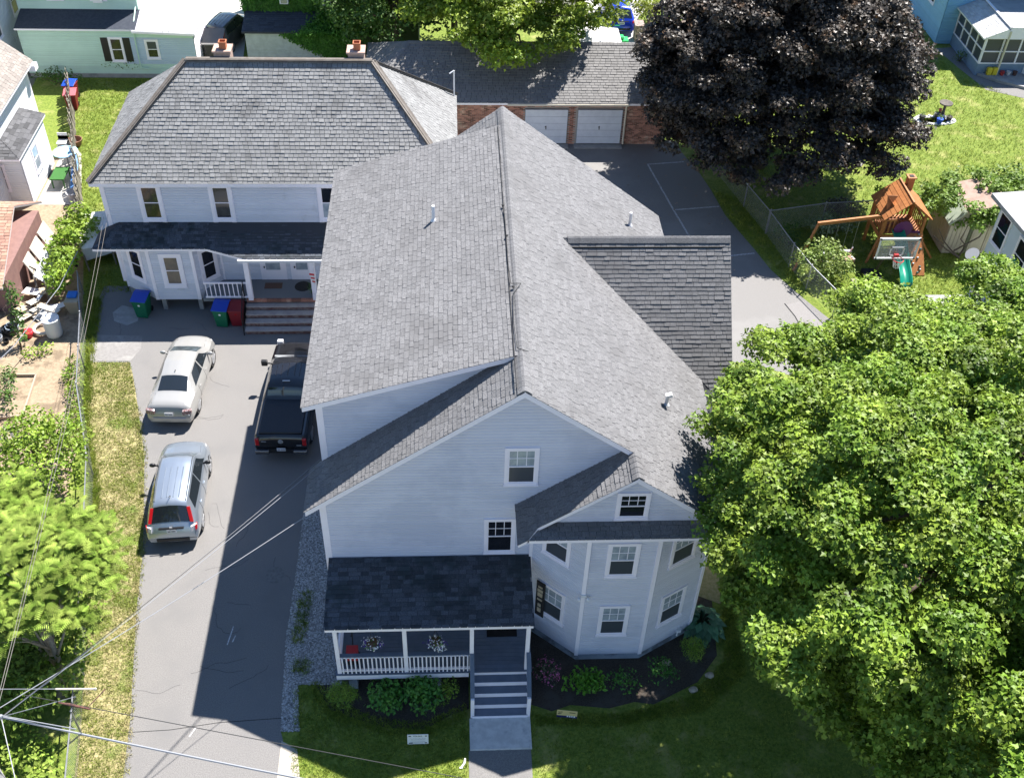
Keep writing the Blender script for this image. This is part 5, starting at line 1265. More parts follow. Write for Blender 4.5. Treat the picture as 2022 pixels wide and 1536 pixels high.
f = MB(); f.box((-10.15, 62.85, 3.5), (-9.55, 62.93, 4.4)); obj('window', f, M_trim, t)
# ivy creeping over the lower right part
P = []
while len(P) < 9000:
    x = rnd.uniform(-9.5, -4.4); y = rnd.uniform(60.6, 62.9)
    if x > -8.6 + (y - 61) * .8 + rnd.gauss(0, .25) : P.append((x, y, 2.05 + (y - 60.9) * .215 + rnd.random() * .12))
P = np.array(P); V, F, k = leaf_arrays(P, np.tile([0, -.4, 1], (len(P), 1)) + rng.normal(0, .4, (len(P), 3)), OVAL, .15)
o = bpy.data.objects.new('ivy', tri_mesh('ivy', V - np.array(ORG[t]), F, M_ivy, np.repeat(rng.random(len(P)), k))); link(o, t, kind='stuff')
P = np.c_[rng.uniform(-10.2, -6.3, 9000), 61.0 - .12 * rng.random(9000), rng.uniform(0, 1.95, 9000)]; P = P[P[:, 2] > 1.75 - (P[:, 0] + 9.6) * .55 + rng.normal(0, .15, len(P))]
V, F, k = leaf_arrays(P, np.tile([0, -1, .5], (len(P), 1)) + rng.normal(0, .35, (len(P), 3)), OVAL, .15, droop=1)
o = bpy.data.objects.new('ivy', tri_mesh('ivy', V - np.array(ORG[t]), F, M_ivy, np.repeat(rng.random(len(P)), k))); link(o, t, kind='stuff')

# ================================================================= white houses at the left edge
M_wsid = mat('white_siding', (.74, .75, .77), (.70, .71, .74), 1, rough=.6, tone=.03)
M_tan = mat('tan_roof_shingle', (.25, .22, .195), (.30, .265, .235), 30, rough=.9, tone=.15)
t = thing('white_house', 'white house with light brown gable roof at the left edge', 'house', (-25, 46, 0))
f = MB(); f.box((-28, 36, 0), (-21.5, 51.6, 4.4)); w_ = obj('wall', f, M_wsid, t)
siding(w_, M_wsid, [(-21.5, 44, .3), (-21.5, 51.6, .3), (-21.5, 51.6, 4.3), (-21.5, 44, 4.3)], nrm=(1, 0, 0), course=.12)
f = MB(); wall_shell(f, [(-21.5, 51.6, 4.3), (-28, 51.6, 4.3), (-26, 51.6, 8.2)], (0, 1, 0)); obj('gable', f, M_wsid, t)
f = MB(); slab(f, [(-21.1, 35, 4.5), (-21.1, 51.8, 4.5), (-26, 51.8, 8.6), (-26, 35, 8.6)], .16); slab(f, [(-31, 35, 4.5), (-26, 35, 8.6), (-26, 51.8, 8.6), (-31, 51.8, 4.5)], .16); r_ = obj('roof', f, [M_roofb, M_trim], t)
S = Shingles(t, r_, M_tan, w=.3, course=.15, th=.014, maxn=60); S.plane([(-21.08, 43, 4.5 - .017), (-21.08, 51.82, 4.5 - .017), (-26, 51.82, 8.6), (-26, 43, 8.6)]); S.done()
f = MB(); f.box((-21.55, 51.5, 4.05), (-20.95, 51.95, 4.35)); obj('cornice_return', f, M_trim, t)
f = MB(); f.box((-21.56, 51.45, .3), (-21.46, 51.63, 4.3)); obj('corner_board', f, M_trim, t)
t = thing('white_annex', 'low white annex with dark grey hip roof in front of the white house, left edge', 'house', (-23, 47.5, 0))
f = MB(); f.box((-26, 45.6, 0), (-20.5, 49.4, 2.6)); w_ = obj('wall', f, M_wsid, t)
siding(w_, M_wsid, [(-20.5, 45.6, .2), (-20.5, 49.4, .2), (-20.5, 49.4, 2.55), (-20.5, 45.6, 2.55)], nrm=(1, 0, 0), course=.12)
siding(w_, M_wsid, [(-26, 45.6, .2), (-20.5, 45.6, .2), (-20.5, 45.6, 2.55), (-26, 45.6, 2.55)], nrm=(0, -1, 0), course=.12)
f = MB(); slab(f, [(-20.35, 45.2, 2.75), (-20.35, 49.6, 2.75), (-22.6, 49.4, 3.5), (-22.6, 47.6, 3.5)], .13); slab(f, [(-20.35, 45.2, 2.75), (-22.6, 47.6, 3.5), (-26, 47.6, 3.5), (-26, 45.2, 2.75)], .13); slab(f, [(-22.6, 47.6, 3.5), (-22.6, 49.5, 3.5), (-26, 49.5, 3.5), (-26, 47.6, 3.5)], .13)
r_ = obj('roof', f, [M_roofb, M_trim], t)
M_ann = mat('charcoal_shingle', (.085, .085, .09), (.11, .11, .115), 30, rough=.9, tone=.35)
S = Shingles(t, r_, M_ann, w=.45, course=.2, th=.014, maxn=40); S.plane([(-20.33, 45.2, 2.745), (-20.33, 49.6, 2.745), (-22.6, 49.4, 3.5), (-22.6, 47.6, 3.5)]); S.plane([(-20.35, 45.17, 2.74), (-22.6, 47.6, 3.5), (-26, 47.6, 3.5), (-26, 45.17, 2.74)]); S.done()
window(t, (-20.5, 47.4, 1.55), (1, 0, 0), .7, 1.2, style='1over1', upper='blind', lower='blind')
window(t, (-21.9, 45.6, 1.5), (0, -1, 0), 1.0, 1.3, style='1over1', upper='dark', lower='curtain')
for y in (45.7, 46.9): f = MB(); f.box((-20.51, y - .07, .2), (-20.46, y + .07, 2.55)); obj('corner_board', f, M_trim, t)
t = thing('far_white_house', 'white house with two sash windows in the top left corner of the view', 'house', (-27, 60, 0))
f = MB(); f.box((-34, 55, 0), (-25.3, 63.5, 8)); w_ = obj('wall', f, M_wsid, t)
siding(w_, M_wsid, [(-25.3, 55, .3), (-25.3, 63.5, .3), (-25.3, 63.5, 7.9), (-25.3, 55, 7.9)], nrm=(1, 0, 0), course=.12)
for y, z in ((61.8, 3.4), (58.6, 3.3)): window(t, (-25.3, y, z), (1, 0, 0), .8, 1.5, style='1over1', upper='screen', lower='screen')
# brown shed with lean-to
t = thing('brown_shed', 'brown shed with reddish shingled roof at the left edge', 'shed', (-20.5, 39.5, 0))
M_rroof = mat('reddish_shingle', (.28, .15, .115), (.34, .20, .15), 20, rough=.9, tone=.2, c3=(.42, .28, .19), sc3=.5, lo3=.45, hi3=.65); M_brn = mat('brown_painted_wall', (.26, .15, .13), (.22, .125, .11), 4, rough=.8)
f = MB(); f.box((-24, 37.2, 0), (-18.95, 42.4, 1.75)); obj('wall', f, M_brn, t)
f = MB(); slab(f, [(-24, 36.6, 1.72), (-18.85, 36.6, 1.72), (-19.6, 41.6, 2.5), (-24, 41.6, 2.5)], .1, 0, 1); slab(f, [(-24, 42.9, 1.9), (-24, 41.6, 2.5), (-19.6, 41.6, 2.5), (-18.9, 42.9, 1.9)], .1, 0, 1)
r_ = obj('roof', f, [M_roofb, mat('faded_white_trim', (.55, .5, .48), rough=.7)], t)
S = Shingles(t, r_, M_rroof, w=.33, course=.2, th=.014, maxn=120); S.plane([(-24, 36.57, 1.71), (-18.85, 36.57, 1.71), (-19.6, 41.6, 2.5), (-24, 41.6, 2.5)]); S.plane([(-24, 42.9, 1.9), (-24, 41.6, 2.5), (-19.6, 41.6, 2.5), (-18.9, 42.9, 1.9)]); S.done()
f = MB()
for y0, y1 in ((38.9, 39.7), (39.9, 40.9), (41.1, 42.1)): f.obox((-18.55, (y0 + y1) / 2, .9), (.2, .0, -.5), (0, (y1 - y0) / 2, 0), (.02, 0, .01))
obj('leaning_window_frame', f, mat('cream_boards', (.6, .55, .47), (.5, .45, .38), 6, rough=.8), t)
t = thing('scrap_pile', 'pile of corrugated sheets, planks and frames leaning against the brown shed', 'scrap pile', (-18, 39.5, 0))
for k in range(5):
    f = MB(); y = 38.6 + k * .42
    for q in range(5): f.obox((-18.2 + q * .13, y, .95 - q * .12), (.06, 0, -.05), (0, .2, 0), (.008, 0, .01))
    obj('corrugated_sheet', f, mat('white_sheet_metal', (.55, .57, .6), rough=.45), t)
for k in range(9):
    f = MB(); a = Vector((-18.3 + rnd.uniform(0, .8), 37.4 + k * .45, .05)); f.bar(a, a + Vector((rnd.uniform(-.6, .3), rnd.uniform(-.9, .9), rnd.uniform(.5, 1.1))), .09, .03); obj('plank', f, M_black if k % 3 == 0 else M_wood, t)
# things in the yard
f = MB(); f.lathe((-16.85, 35.6, 0), [(.30, 0), (.33, .1), (.34, .5), (.36, .85), (.37, .9), (.33, .9), (.32, .82)], 20); single('white_barrel', f, mat('white_barrel_plastic', (.6, .63, .66), rough=.45), 'tall white plastic barrel full of leaves in the garden by the fence', 'barrel', smooth=True)
f = MB(); f.lathe((-16.85, 35.6, .78), [(.30, 0), (.30, .02)], 14); foliage_o = single('leaf_litter', f, M_straw, 'dry leaves filling the white garden barrel', 'leaves')
t = thing('beige_tub', 'beige storage tub with a blue lid beside the fence', 'tub', (-16.35, 37.3, 0))
f = MB(); f.add([(-16.6, 37.0, 0), (-16.2, 37.0, 0), (-16.2, 37.5, 0), (-16.6, 37.5, 0), (-16.68, 36.9, .7), (-16.1, 36.9, .7), (-16.1, 37.6, .7), (-16.68, 37.6, .7)], [(3, 2, 1, 0), (4, 5, 6, 7), (0, 1, 5, 4), (1, 2, 6, 5), (2, 3, 7, 6), (3, 0, 4, 7)]); obj('body', f, mat('beige_plastic', (.4, .34, .24), rough=.6), t)
f = MB(); f.box((-16.62, 37.2, .7), (-16.2, 37.6, .82)); obj('lid', f, mat('sky_blue_plastic', (.02, .16, .55), rough=.4), t, bevel=.03)
t = thing('junk_heap', 'heap of pale boards and plastic sheets behind the white barrel', 'junk heap', (-17.8, 37.5, 0))
for k in range(16):
    f = MB(); a = Vector((-17.7 + rnd.uniform(-.8, .8), 37.3 + rnd.uniform(-1, 1), .1 + k * .03)); an = rnd.random() * 3
    f.obox(a, Vector((math.cos(an), math.sin(an), rnd.uniform(-.2, .2))) * rnd.uniform(.2, .6), Vector((-math.sin(an), math.cos(an), 0)) * rnd.uniform(.08, .3), (0, 0, .012)); obj('board', f, mat('pale_board_%d' % (k % 3), [(.62, .58, .5), (.7, .7, .7), (.45, .36, .25)][k % 3], rough=.8), t)
t = thing('scrap_heap', 'heap of white tubs and a red bucket at the left edge of the garden', 'junk heap', (-18.9, 36.2, 0))
for k in range(12):
    f = MB(); x = -19.2 + rnd.uniform(-.6, .9); y = 36.0 + rnd.uniform(-1, 1.2); r = rnd.uniform(.12, .3); f.lathe((x, y, .02), [(r * .8, 0), (r, r * 1.1), (r * .9, r * 1.1), (r * .75, .03)], 12); obj('tub', f, [mat('grey_white_plastic', (.55, .56, .58), rough=.5), M_black, mat('blue_grey_sheet', (.3, .36, .42), rough=.5)][k % 3], t)
f = MB(); f.lathe((-17.9, 35.5, 0), [(.16, 0), (.22, .3), (.19, .3)], 14); single('red_bucket', f, mat('red_plastic', (.5, .03, .04)), 'small red bucket left of the white barrel', 'bucket', smooth=True)
f = MB(); f.tube([(-17.4 + .38 * math.cos(a * .52), 35.9 + .38 * math.sin(a * .52), .12) for a in range(13)], .07, 8); single('pale_hose_ring', f, mat('cream_hose', (.6, .55, .5), rough=.6), 'pale ring-shaped tub on the soil beside the white barrel', 'ring', smooth=True)
# raised bed frame
t = thing('garden_bed_frame', 'wooden edging of a raised bed in the sandy garden', 'garden bed', (-17.2, 31.8, 0))
for a, b_ in (((-18.0, 33.0), (-16.9, 33.0)), ((-16.9, 33.0), (-16.75, 30.6)), ((-16.75, 30.6), (-17.7, 30.5))):
    f = MB(); f.bar((*a, .06), (*b_, .06), .06, .12); obj('plank', f, mat('sandy_plank', (.42, .33, .25), rough=.9), t)
f = MB(); f.box((-18.6, 29.4, 0), (-17.5, 30.1, .35)); f.box((-18.5, 29.5, .35), (-17.6, 30.0, .37)); single('wooden_crate', f, mat('crate_wood', (.42, .32, .13), (.3, .22, .1), 8, rough=.85), 'ochre wooden crate at the left edge above the picket fence', 'crate')
t = thing('picket_fence', 'short white picket fence at the left edge below the garden', 'fence', (-17.3, 29.0, 0))
for k in range(13):
    x = -18.9 + k * .21; f = MB(); f.prism([(x - .05, 28.75 + k * .03, 0), (x + .05, 28.75 + k * .03, 0), (x + .05, 28.75 + k * .03, .9), (x, 28.75 + k * .03, .98), (x - .05, 28.75 + k * .03, .9)], (0, .02, 0)); obj('picket', f, M_white, t)
for z in (.25, .75): f = MB(); f.bar((-19.0, 28.8, z), (-16.3, 29.16, z), .03, .08); obj('rail', f, M_white, t)
# tarp-covered frame behind the grey house
t = thing('covered_trailer', 'low trailer frame under a white tarp beside the left wall of the grey house', 'trailer', (-16.6, 42.3, 0))
f = MB()
G5 = [(-17.45, 43.2), (-15.1, 43.6), (-14.8, 41.9), (-15.5, 40.7), (-16.6, 40.2), (-17.0, 41.0)]
f.add([(x, y, 1.05 + .1 * math.sin(i * 2)) for i, (x, y) in enumerate(G5)] + [(-16.1, 42.2, 1.3)] + [(x, y, .55 + .1 * math.sin(i * 3)) for i, (x, y) in enumerate(G5)], [(i, (i + 1) % 6, 6) for i in range(6)] + [(i, (i + 1) % 6, 7 + (i + 1) % 6, 7 + i) for i in range(6)])
obj('tarp', f, mat('white_tarp', (.72, .70, .68), (.62, .6, .58), 2, rough=.7), t, smooth=False)
f = MB()
for x, y in G5[:5]: f.bar((x + .1, y - .1, 0), (x + .05, y - .1, .9), .06, .06)
f.box((-17.0, 40.9, .4), (-15.3, 43.0, .5)); obj('frame', f, M_wood, t)
# patio furniture at the white annex
t = thing('garden_parasol', 'folded pale blue parasol leaning beside the white annex wall', 'parasol', (-19.2, 48.6, 0))
f = MB(); f.lathe((-19.6, 48.9, 1.0), [(.02, .25), (.62, .02), (.6, 0)][::-1], 14); obj('canopy', f, mat('pale_blue_cloth', (.35, .6, .8), rough=.8), t)
f = MB(); f.tube([(-19.6, 48.9, 0), (-19.6, 48.9, 1.2)], .03, 6); obj('pole', f, M_metal, t)
f = MB()
for k in range(5): f.tube([(-19.05 + .05 * k, 47.0, .05), (-19.1 + .03 * k, 48.0 + .1 * k, .6), (-19.1, 48.8, .9)], .06, 6)
obj('cloth', f, mat('blue_cloth', (.05, .2, .5), (.3, .45, .7), 8, rough=.8), t)
f = MB(); f.box((-20.0, 47.0, .5), (-19.3, 48.2, .56)); f.box((-19.95, 47.05, 0), (-19.9, 47.1, .5)); f.box((-19.4, 48.1, 0), (-19.35, 48.15, .5)); f.box((-19.95, 48.1, 0), (-19.9, 48.15, .5)); f.box((-19.4, 47.05, 0), (-19.35, 47.1, .5)); single('green_table', f, mat('grass_green_top', (.04, .14, .03), rough=.9), 'low table with a grass-green top beside the white annex', 'table')
for k, (x, y, s, c, lab) in enumerate(((-20.2, 50.4, .5, (.6, .6, .6), 'white garden chair pile by the corner of the white annex'), (-19.9, 51.3, .4, (.25, .12, .08), 'brown planter by the old board fence'), (-18.7, 46.2, .35, (.5, .5, .52), 'pale basin on the patio by the old board fence'))):
    f = MB()
    if k == 0:
        for q in range(3):
            z = .15 * q; f.box((x - .25, y - .25, .4 + z), (x + .25, y + .25, .44 + z)); f.box((x - .25, y + .22, .44 + z), (x + .25, y + .26, .8 + z))
        for a in (-1, 1):
            for b2 in (-1, 1): f.box((x + a * .22 - .02, y + b2 * .22 - .02, 0), (x + a * .22 + .02, y + b2 * .22 + .02, .45))
    else: f.lathe((x, y, 0), [(s * .7, 0), (s, .35), (s * .9, .35), (s * .7, .1)], 14)
    single(['chair_stack', 'planter', 'basin'][k], f, mat('yard_item_%d' % k, c, rough=.6), lab, ['chairs', 'planter', 'basin'][k])
# ================================================================= playset, hoop, shed
M_cedar = mat('cedar_wood', (.42, .17, .055), (.34, .125, .04), 6, rough=.6, tone=.15)
t = thing('wooden_playset', 'orange wooden playset with roofed tower, swing beam, green slide and rock wall', 'playset', (21, 41.7, 0))
X0, X1, Y0, Y1 = 20.05, 21.95, 40.95, 42.5
for x in (X0, X1):
    for y in (Y0, Y1):
        f = MB(); f.box((x - .06, y - .06, 0), (x + .06, y + .06, 2.45)); obj('post', f, M_cedar, t)
for k in range(11):
    f = MB(); x = X0 + k * .175; f.box((x, Y0, 1.42), (x + .155, Y1, 1.47), 0, rnd.random()); obj('deck_board', f, M_cedar, t)
f = MB(); f.box((X0 - .08, Y0 - .08, 1.2), (X1 + .08, Y0 - .04, 1.42)); f.box((X0 - .08, Y1 + .04, 1.2), (X1 + .08, Y1 + .08, 1.42)); f.box((X0 - .08, Y0, 1.2), (X0 - .04, Y1, 1.42)); f.box((X1 + .04, Y0, 1.2), (X1 + .08, Y1, 1.42)); obj('frame', f, M_cedar, t)
for y, a, b_ in ((Y1, X0, X1), (Y0, X0, X0 + .6)):
    n = int((b_ - a) / .16)
    for k in range(n): f = MB(); x = a + (k + .5) * (b_ - a) / n; f.box((x - .035, y - .015, 1.47), (x + .035, y + .015, 2.15)); obj('picket', f, M_cedar, t)
    f = MB(); f.box((a, y - .03, 2.12), (b_, y + .03, 2.2)); obj('rail', f, M_cedar, t)
for x in (X0, X1):
    for k in range(8): f = MB(); y = Y0 + .12 + k * .18; f.box((x - .015, y - .035, 1.47), (x + .015, y + .035, 2.15)); obj('picket', f, M_cedar, t)
    f = MB(); f.box((x - .03, Y0, 2.12), (x + .03, Y1, 2.2)); obj('rail', f, M_cedar, t)
f = MB(); rx = (X0 + X1) / 2
for sg in (-1, 1):
    for k in range(7):
        a = k / 7; b_ = (k + 1) / 7
        xa = rx + sg * 1.15 * a; xb = rx + sg * 1.15 * b_; za_ = 3.32 - .95 * a; zb_ = 3.32 - .95 * b_
        g = MB(); g.prism([(xa, Y0 - .35, za_ + .03), (xa, Y1 + .2, za_ + .03), (xb, Y1 + .2, zb_ + .045), (xb, Y0 - .35, zb_ + .045)], (0, 0, -.03), tone=rnd.random()); obj('roof_plank', g, M_cedar, t)
f = MB()
for y in (Y0 - .2, Y1): 
    for sg in (-1, 1): f.bar((rx, y, 3.27), (rx + sg * 1.1, y, 2.36), .05, .09)
f.bar((rx, Y0 - .36, 3.36), (rx, Y1 + .2, 3.36), .08, .05); obj('roof_frame', f, M_cedar, t)
f = MB(); f.prism([(rx - .62, 41.1, 2.85), (rx - .62, 41.75, 2.85), (rx - .95, 41.42, 3.22)], (-.02, 0, -.02)); f.prism([(rx - .45, 41.42, 3.2), (rx - .95, 41.42, 3.22), (rx - .95, 41.1, 2.6)], (0, .02, 0)); obj('dormer', f, M_cedar, t)
f = MB(); f.box((rx + .2, 42.2, 3.0), (rx + .5, 42.5, 3.62)); f.box((rx + .15, 42.15, 3.62), (rx + .55, 42.55, 3.68)); obj('toy_chimney', f, M_cedar, t)
f = MB(); f.box((rx + .25, 42.25, 3.681), (rx + .45, 42.45, 3.70)); obj('chimney_mouth', f, M_black, t)
f = MB(); f.bar((16.75, 40.55, 2.25), (20.1, 41.1, 2.32), .11, .16); obj('swing_beam', f, M_cedar, t)
for a, b_ in (((16.8, 40.56, 2.25), (15.95, 40.0, .0)), ((16.8, 40.56, 2.25), (16.9, 41.6, .0)), ((X1, Y1, 1.3), (22.7, 41.9, 0)), ((X1, Y0, 1.3), (22.9, 41.0, 0)), ((X0, Y0, 1.3), (19.6, 40.6, 0)), ((16.2, 40.17, .8), (16.86, 41.2, .8))):
    f = MB(); f.bar(a, b_, .09, .09); obj('leg', f, M_cedar, t)
for x in (17.6, 18.6):
    f = MB(); y = 40.55 + (x - 16.75) * .164
    f.tube([(x - .22, y, 2.25), (x - .22, y, .55)], .01, 4); f.tube([(x + .22, y, 2.25), (x + .22, y, .55)], .01, 4); f.box((x - .24, y - .08, .5), (x + .24, y + .08, .54)); obj('swing', f, M_metal, t)
M_sl = mat('green_slide_plastic', (.005, .22, .14), rough=.3, coat=.3)
f = MB(); n = 16; sp = [(20.75 + .10 * math.sin(i / n * 3), 40.9 - 2.5 * i / n, 1.42 * (1 - i / n) ** 1.05 + .16 + .07 * math.sin(i / n * 9)) for i in range(n + 1)]
pr_ = [(-.3, .16), (-.27, .15), (-.22, .02), (0, -.03), (.22, .02), (.27, .15), (.3, .16)]
vs = [(x + a, y, z + c) for x, y, z in sp for a, c in pr_]; w7 = len(pr_)
f.add(vs, [(i * w7 + j, i * w7 + j + 1, (i + 1) * w7 + j + 1, (i + 1) * w7 + j) for i in range(n) for j in range(w7 - 1)]); so = obj('slide', f, M_sl, t, smooth=True); md = so.modifiers.new('thick', 'SOLIDIFY'); md.thickness = .03
f = MB(); f.prism([(21.3, 40.95, 1.5), (22.05, 40.95, 1.5), (22.1, 39.55, .03), (21.35, 39.55, .03)], (0, .04, -.04)); rw = obj('rock_wall', f, M_cedar, t)
for k in range(14):
    a = rnd.random(); f = MB(); f.ellipsoid((21.42 + rnd.random() * .55, 40.85 - 1.3 * k / 14, 1.40 - 1.42 * k / 14 + .06), (.06, .05, .05), 8, 5); obj('climbing_hold', f, mat('dark_hold', (.05, .12, .12), rough=.6) if k % 2 else M_metal, rw)
f = MB(); f.box((21.0, 40.9, 1.5), (21.9, 41.0, 1.56)); f.lathe((21.0, 40.83, 1.75), [(.45, 0), (.4, .04)], 12, 0, 1); obj('purple_panel', f, mat('purple_panel', (.12, .02, .12), rough=.5), t)
# small things in the play lawn
f = MB(); f.box((18.5, 38.2, 0), (18.75, 39.3, .06)); f.box((19.0, 38.0, 0), (19.2, 38.9, .05)); single('sandpit_board', f, M_wood, 'grey weathered boards lying in the grass left of the basketball hoop', 'boards')
f = MB(); f.obox((18.6, 40.6, .25), (.25, .1, 0), (-.1, .3, 0), (0, 0, .12)); f.tube([(18.2, 40.3, 0), (18.9, 40.9, .7)], .03, 6); single('toy_cart', f, mat('grey_red_toy', (.45, .15, .1), (.5, .5, .52), 6, rough=.6), 'small red and grey toy cart behind the shrub by the playset', 'toy')
t = thing('basketball_hoop', 'basketball hoop with clear white-framed backboard and red ring in front of the playset', 'basketball hoop', (19.1, 38.6, 0))
BY = 37.2
M_clr = bpy.data.materials.new('clear_backboard'); M_clr.use_nodes = True
nt = M_clr.node_tree; b_ = nt.nodes['Principled BSDF']; b_.inputs['Base Color'].default_value = (.45, .47, .5, 1); b_.inputs['Roughness'].default_value = .1; b_.inputs['Alpha'].default_value = .32
f = MB(); f.box((18.32, BY, 2.72), (20.02, BY + .02, 3.72)); bo = obj('backboard', f, M_clr, t)
f = MB()
for x0, x1, z0, z1 in ((18.28, 20.06, 3.66, 3.76), (18.28, 20.06, 2.68, 2.74), (18.28, 18.36, 2.68, 3.76), (19.98, 20.06, 2.68, 3.76), (18.86, 19.48, 3.26, 3.31), (18.86, 19.48, 2.84, 2.89), (18.86, 18.91, 2.84, 3.31), (19.43, 19.48, 2.84, 3.31)): f.box((x0, BY - .03, z0), (x1, BY + .05 if z1 - z0 > .06 and x1 - x0 > 1 else BY - .005, z1))
obj('board_frame', f, M_white, bo)
f = MB(); f.tube([(19.17 + .23 * math.cos(a * .39), BY - .36 + .23 * math.sin(a * .39), 2.9) for a in range(17)], .018, 6); f.box((19.07, BY - .15, 2.86), (19.27, BY - .01, 2.98)); obj('rim', f, mat('red_rim', (.6, .03, .03), rough=.4), t)
f = MB()
for a in range(10):
    for s in (1, -1): f.tube([(19.17 + .22 * math.cos(a * .628), BY - .36 + .22 * math.sin(a * .628), 2.88), (19.17 + .12 * math.cos(a * .628 + s * .6), BY - .36 + .12 * math.sin(a * .628 + s * .6), 2.5)], .009, 4)
obj('net', f, M_white, t)
f = MB(); f.tube([(19.45, 39.3, .1), (19.4, 38.7, 1.5), (19.3, 37.9, 2.6), (19.2, BY + .05, 3.1)], .06, 8); f.bar((18.6, BY + .15, 2.8), (19.3, 38.2, 2.2), .06, .06); f.bar((19.7, BY + .15, 2.8), (19.4, 38.2, 2.2), .06, .06); obj('pole', f, M_black, t)
f = MB(); f.box((19.1, 39.1, 0), (19.9, 39.9, .22)); obj('base', f, M_black, t, bevel=.05)

t = thing('garden_shed', 'beige board shed with gambrel roof overgrown by vines beside the playset', 'shed', (25.2, 42.4, 0))
M_beige = mat('beige_shed_panel', (.50, .43, .34), (.45, .385, .30), 2, rough=.7)
f = MB(); f.box((23.55, 41.4, 0), (27.2, 43.5, 1.75)); obj('wall', f, M_beige, t)
for k in range(9): f = MB(); y = 41.42 + k * .235; f.box((23.5, y, .03), (23.549, y + .21, 1.72)); obj('wall_board', f, M_beige, t)
for k in range(5): f = MB(); x = 23.52 + k * .2; f.box((x, 41.35, .03), (x + .18, 41.399, 1.72)); obj('wall_board', f, M_beige, t)
f = MB(); f.box((24.52, 41.33, .03), (24.66, 41.399, 1.75)); obj('door_post', f, mat('olive_trim', (.12, .13, .08)), t)
for k in range(3): f = MB(); f.box((24.7 + k * .72, 41.34, .06), (25.38 + k * .72, 41.399, 1.68)); d = obj('door_panel', f, M_beige, t); g = MB(); g.box((24.78 + k * .72, 41.325, .15), (25.3 + k * .72, 41.339, 1.6)); obj('inset', g, M_beige, d)
f = MB(); slab(f, [(23.35, 41.2, 1.75), (23.35, 43.7, 1.75), (24.0, 43.7, 2.45), (24.0, 41.2, 2.45)], .05, 0, 0); obj('roof_side', f, mat('pale_green_roof_panel', (.45, .5, .4), (.36, .42, .33), 3), t)
f = MB(); slab(f, [(24.0, 41.2, 2.45), (24.0, 43.7, 2.45), (25.4, 43.7, 2.8), (25.4, 41.2, 2.8)], .05, 0, 0); slab(f, [(25.4, 41.2, 2.8), (25.4, 43.7, 2.8), (26.8, 43.7, 2.45), (26.8, 41.2, 2.45)], .05, 0, 0); slab(f, [(26.8, 41.2, 2.45), (26.8, 43.7, 2.45), (27.45, 43.7, 1.75), (27.45, 41.2, 1.75)], .05, 0, 0)
obj('roof_top', f, mat('pinkish_brown_roof_panel', (.36, .26, .21), (.28, .19, .15), 3, rough=.8), t)
f = MB(); f.add([(23.55, 41.38, 1.74), (27.2, 41.38, 1.74), (26.75, 41.38, 2.4), (25.4, 41.38, 2.74), (24.05, 41.38, 2.4)], [(0, 1, 2, 3, 4)]); obj('gable', f, M_beige, t)
t = thing('climbing_vine', 'sprawling bright green vine with bare brown stems over the beige shed', 'vine', (24.2, 41.2, 0))
M_vine = mat('vine_leaf', (.13, .22, .03), (.20, .30, .05), 1.5, rough=.55, tone=.35, transl=.3)
vc = []
for k in range(95):
    a = rnd.random() ** .8; x = 22.9 + a * 5.0; y = 41.1 + rnd.uniform(-.3, 2.9); z = 1.8 + rnd.uniform(-.25, 1.15)
    if 24.0 < x < 25.3 and y > 42.0: continue
    vc.append(((x, y, z), (rnd.uniform(.35, .6), rnd.uniform(.35, .6), rnd.uniform(.22, .35))))
for k in range(10): vc.append(((27 + rnd.uniform(-1, 2), 44 + rnd.uniform(-.6, .8), 1.6), (.7, .7, .6)))
for k in range(14): vc.append(((21.5 + k * .4, 44.2 + rnd.uniform(-.4, .5), 1.0 + rnd.uniform(-.1, .6)), (.5, .5, .45)))
foliage('leaves', t, M_vine, vc, 700, MAPLE, .18)
f = MB()
for pts in ([(24.3, 41.1, 0), (23.7, 41.0, .5), (23.3, 41.1, .9), (22.9, 41.2, 1.5)], [(24.3, 41.1, 0), (24.4, 41.0, .7), (24.0, 40.95, 1.1), (24.2, 41.1, 1.8)], [(24.3, 41.0, 0), (23.4, 40.9, .6), (22.7, 41.1, 1.2)], [(23.9, 41, .4), (24.9, 41, 1.2), (25.2, 41.2, 1.9)]): f.tube(pts, [.045, .035, .03, .02][:len(pts)], 6)
obj('stem', f, M_bark, t)

# ================================================================= white house at the right edge
t = thing('right_white_house', 'white stucco house with flat grey roof at the right edge', 'house', (28, 33, 0))
D = Vector((.085, -.996, 0)); Nn = Vector((-.996, -.085, 0)); A = Vector((23.6, 38.1, 0)); M_stuc = mat('pale_blue_white_wall', (.56, .63, .72), (.53, .60, .69), 2, rough=.7)
f = MB(); Bc = A + D * 11; E = -Nn * 10
f.prism([A, A + E, Bc + E, Bc][::-1], (0, 0, 5.1)); obj('wall', f, M_stuc, t)
f = MB(); o1 = A - D * .35 + Nn * .45; o2 = Bc + Nn * .45; f.prism([o1 + Vector((0, 0, 5.25)), o2 + Vector((0, 0, 5.25)), o2 + E + Vector((0, 0, 5.5)), o1 + E + Vector((0, 0, 5.5))], (0, 0, -.18)); obj('roof', f, mat('pale_membrane_roof', (.38, .38, .39), (.28, .28, .29), 2.5, rough=.9, c3=(.2, .2, .2), sc3=1.2, lo3=.58, hi3=.75), t)
for s, z, w_, h_ in ((.65, 3.95, .85, 1.5), (2.4, 3.8, .85, 1.5), (.75, 1.05, .8, 1.3), (2.5, .95, .8, 1.3), (4.2, 3.8, .85, 1.5)):
    window(t, A + D * s + Vector((0, 0, z)), Nn, w_, h_, style='1over1', upper='dark', lower='dark', casing=.07)
f = MB(); c = A + D * .05 + Nn * .5 + Vector((0, 0, 2.3))
f.lathe((0, 0, 0), [(.02, 0), (.18, .03), (.31, .10)], 18); R_ = Vector((-.6, -.2, .75)).to_track_quat('Z', 'Y').to_matrix()
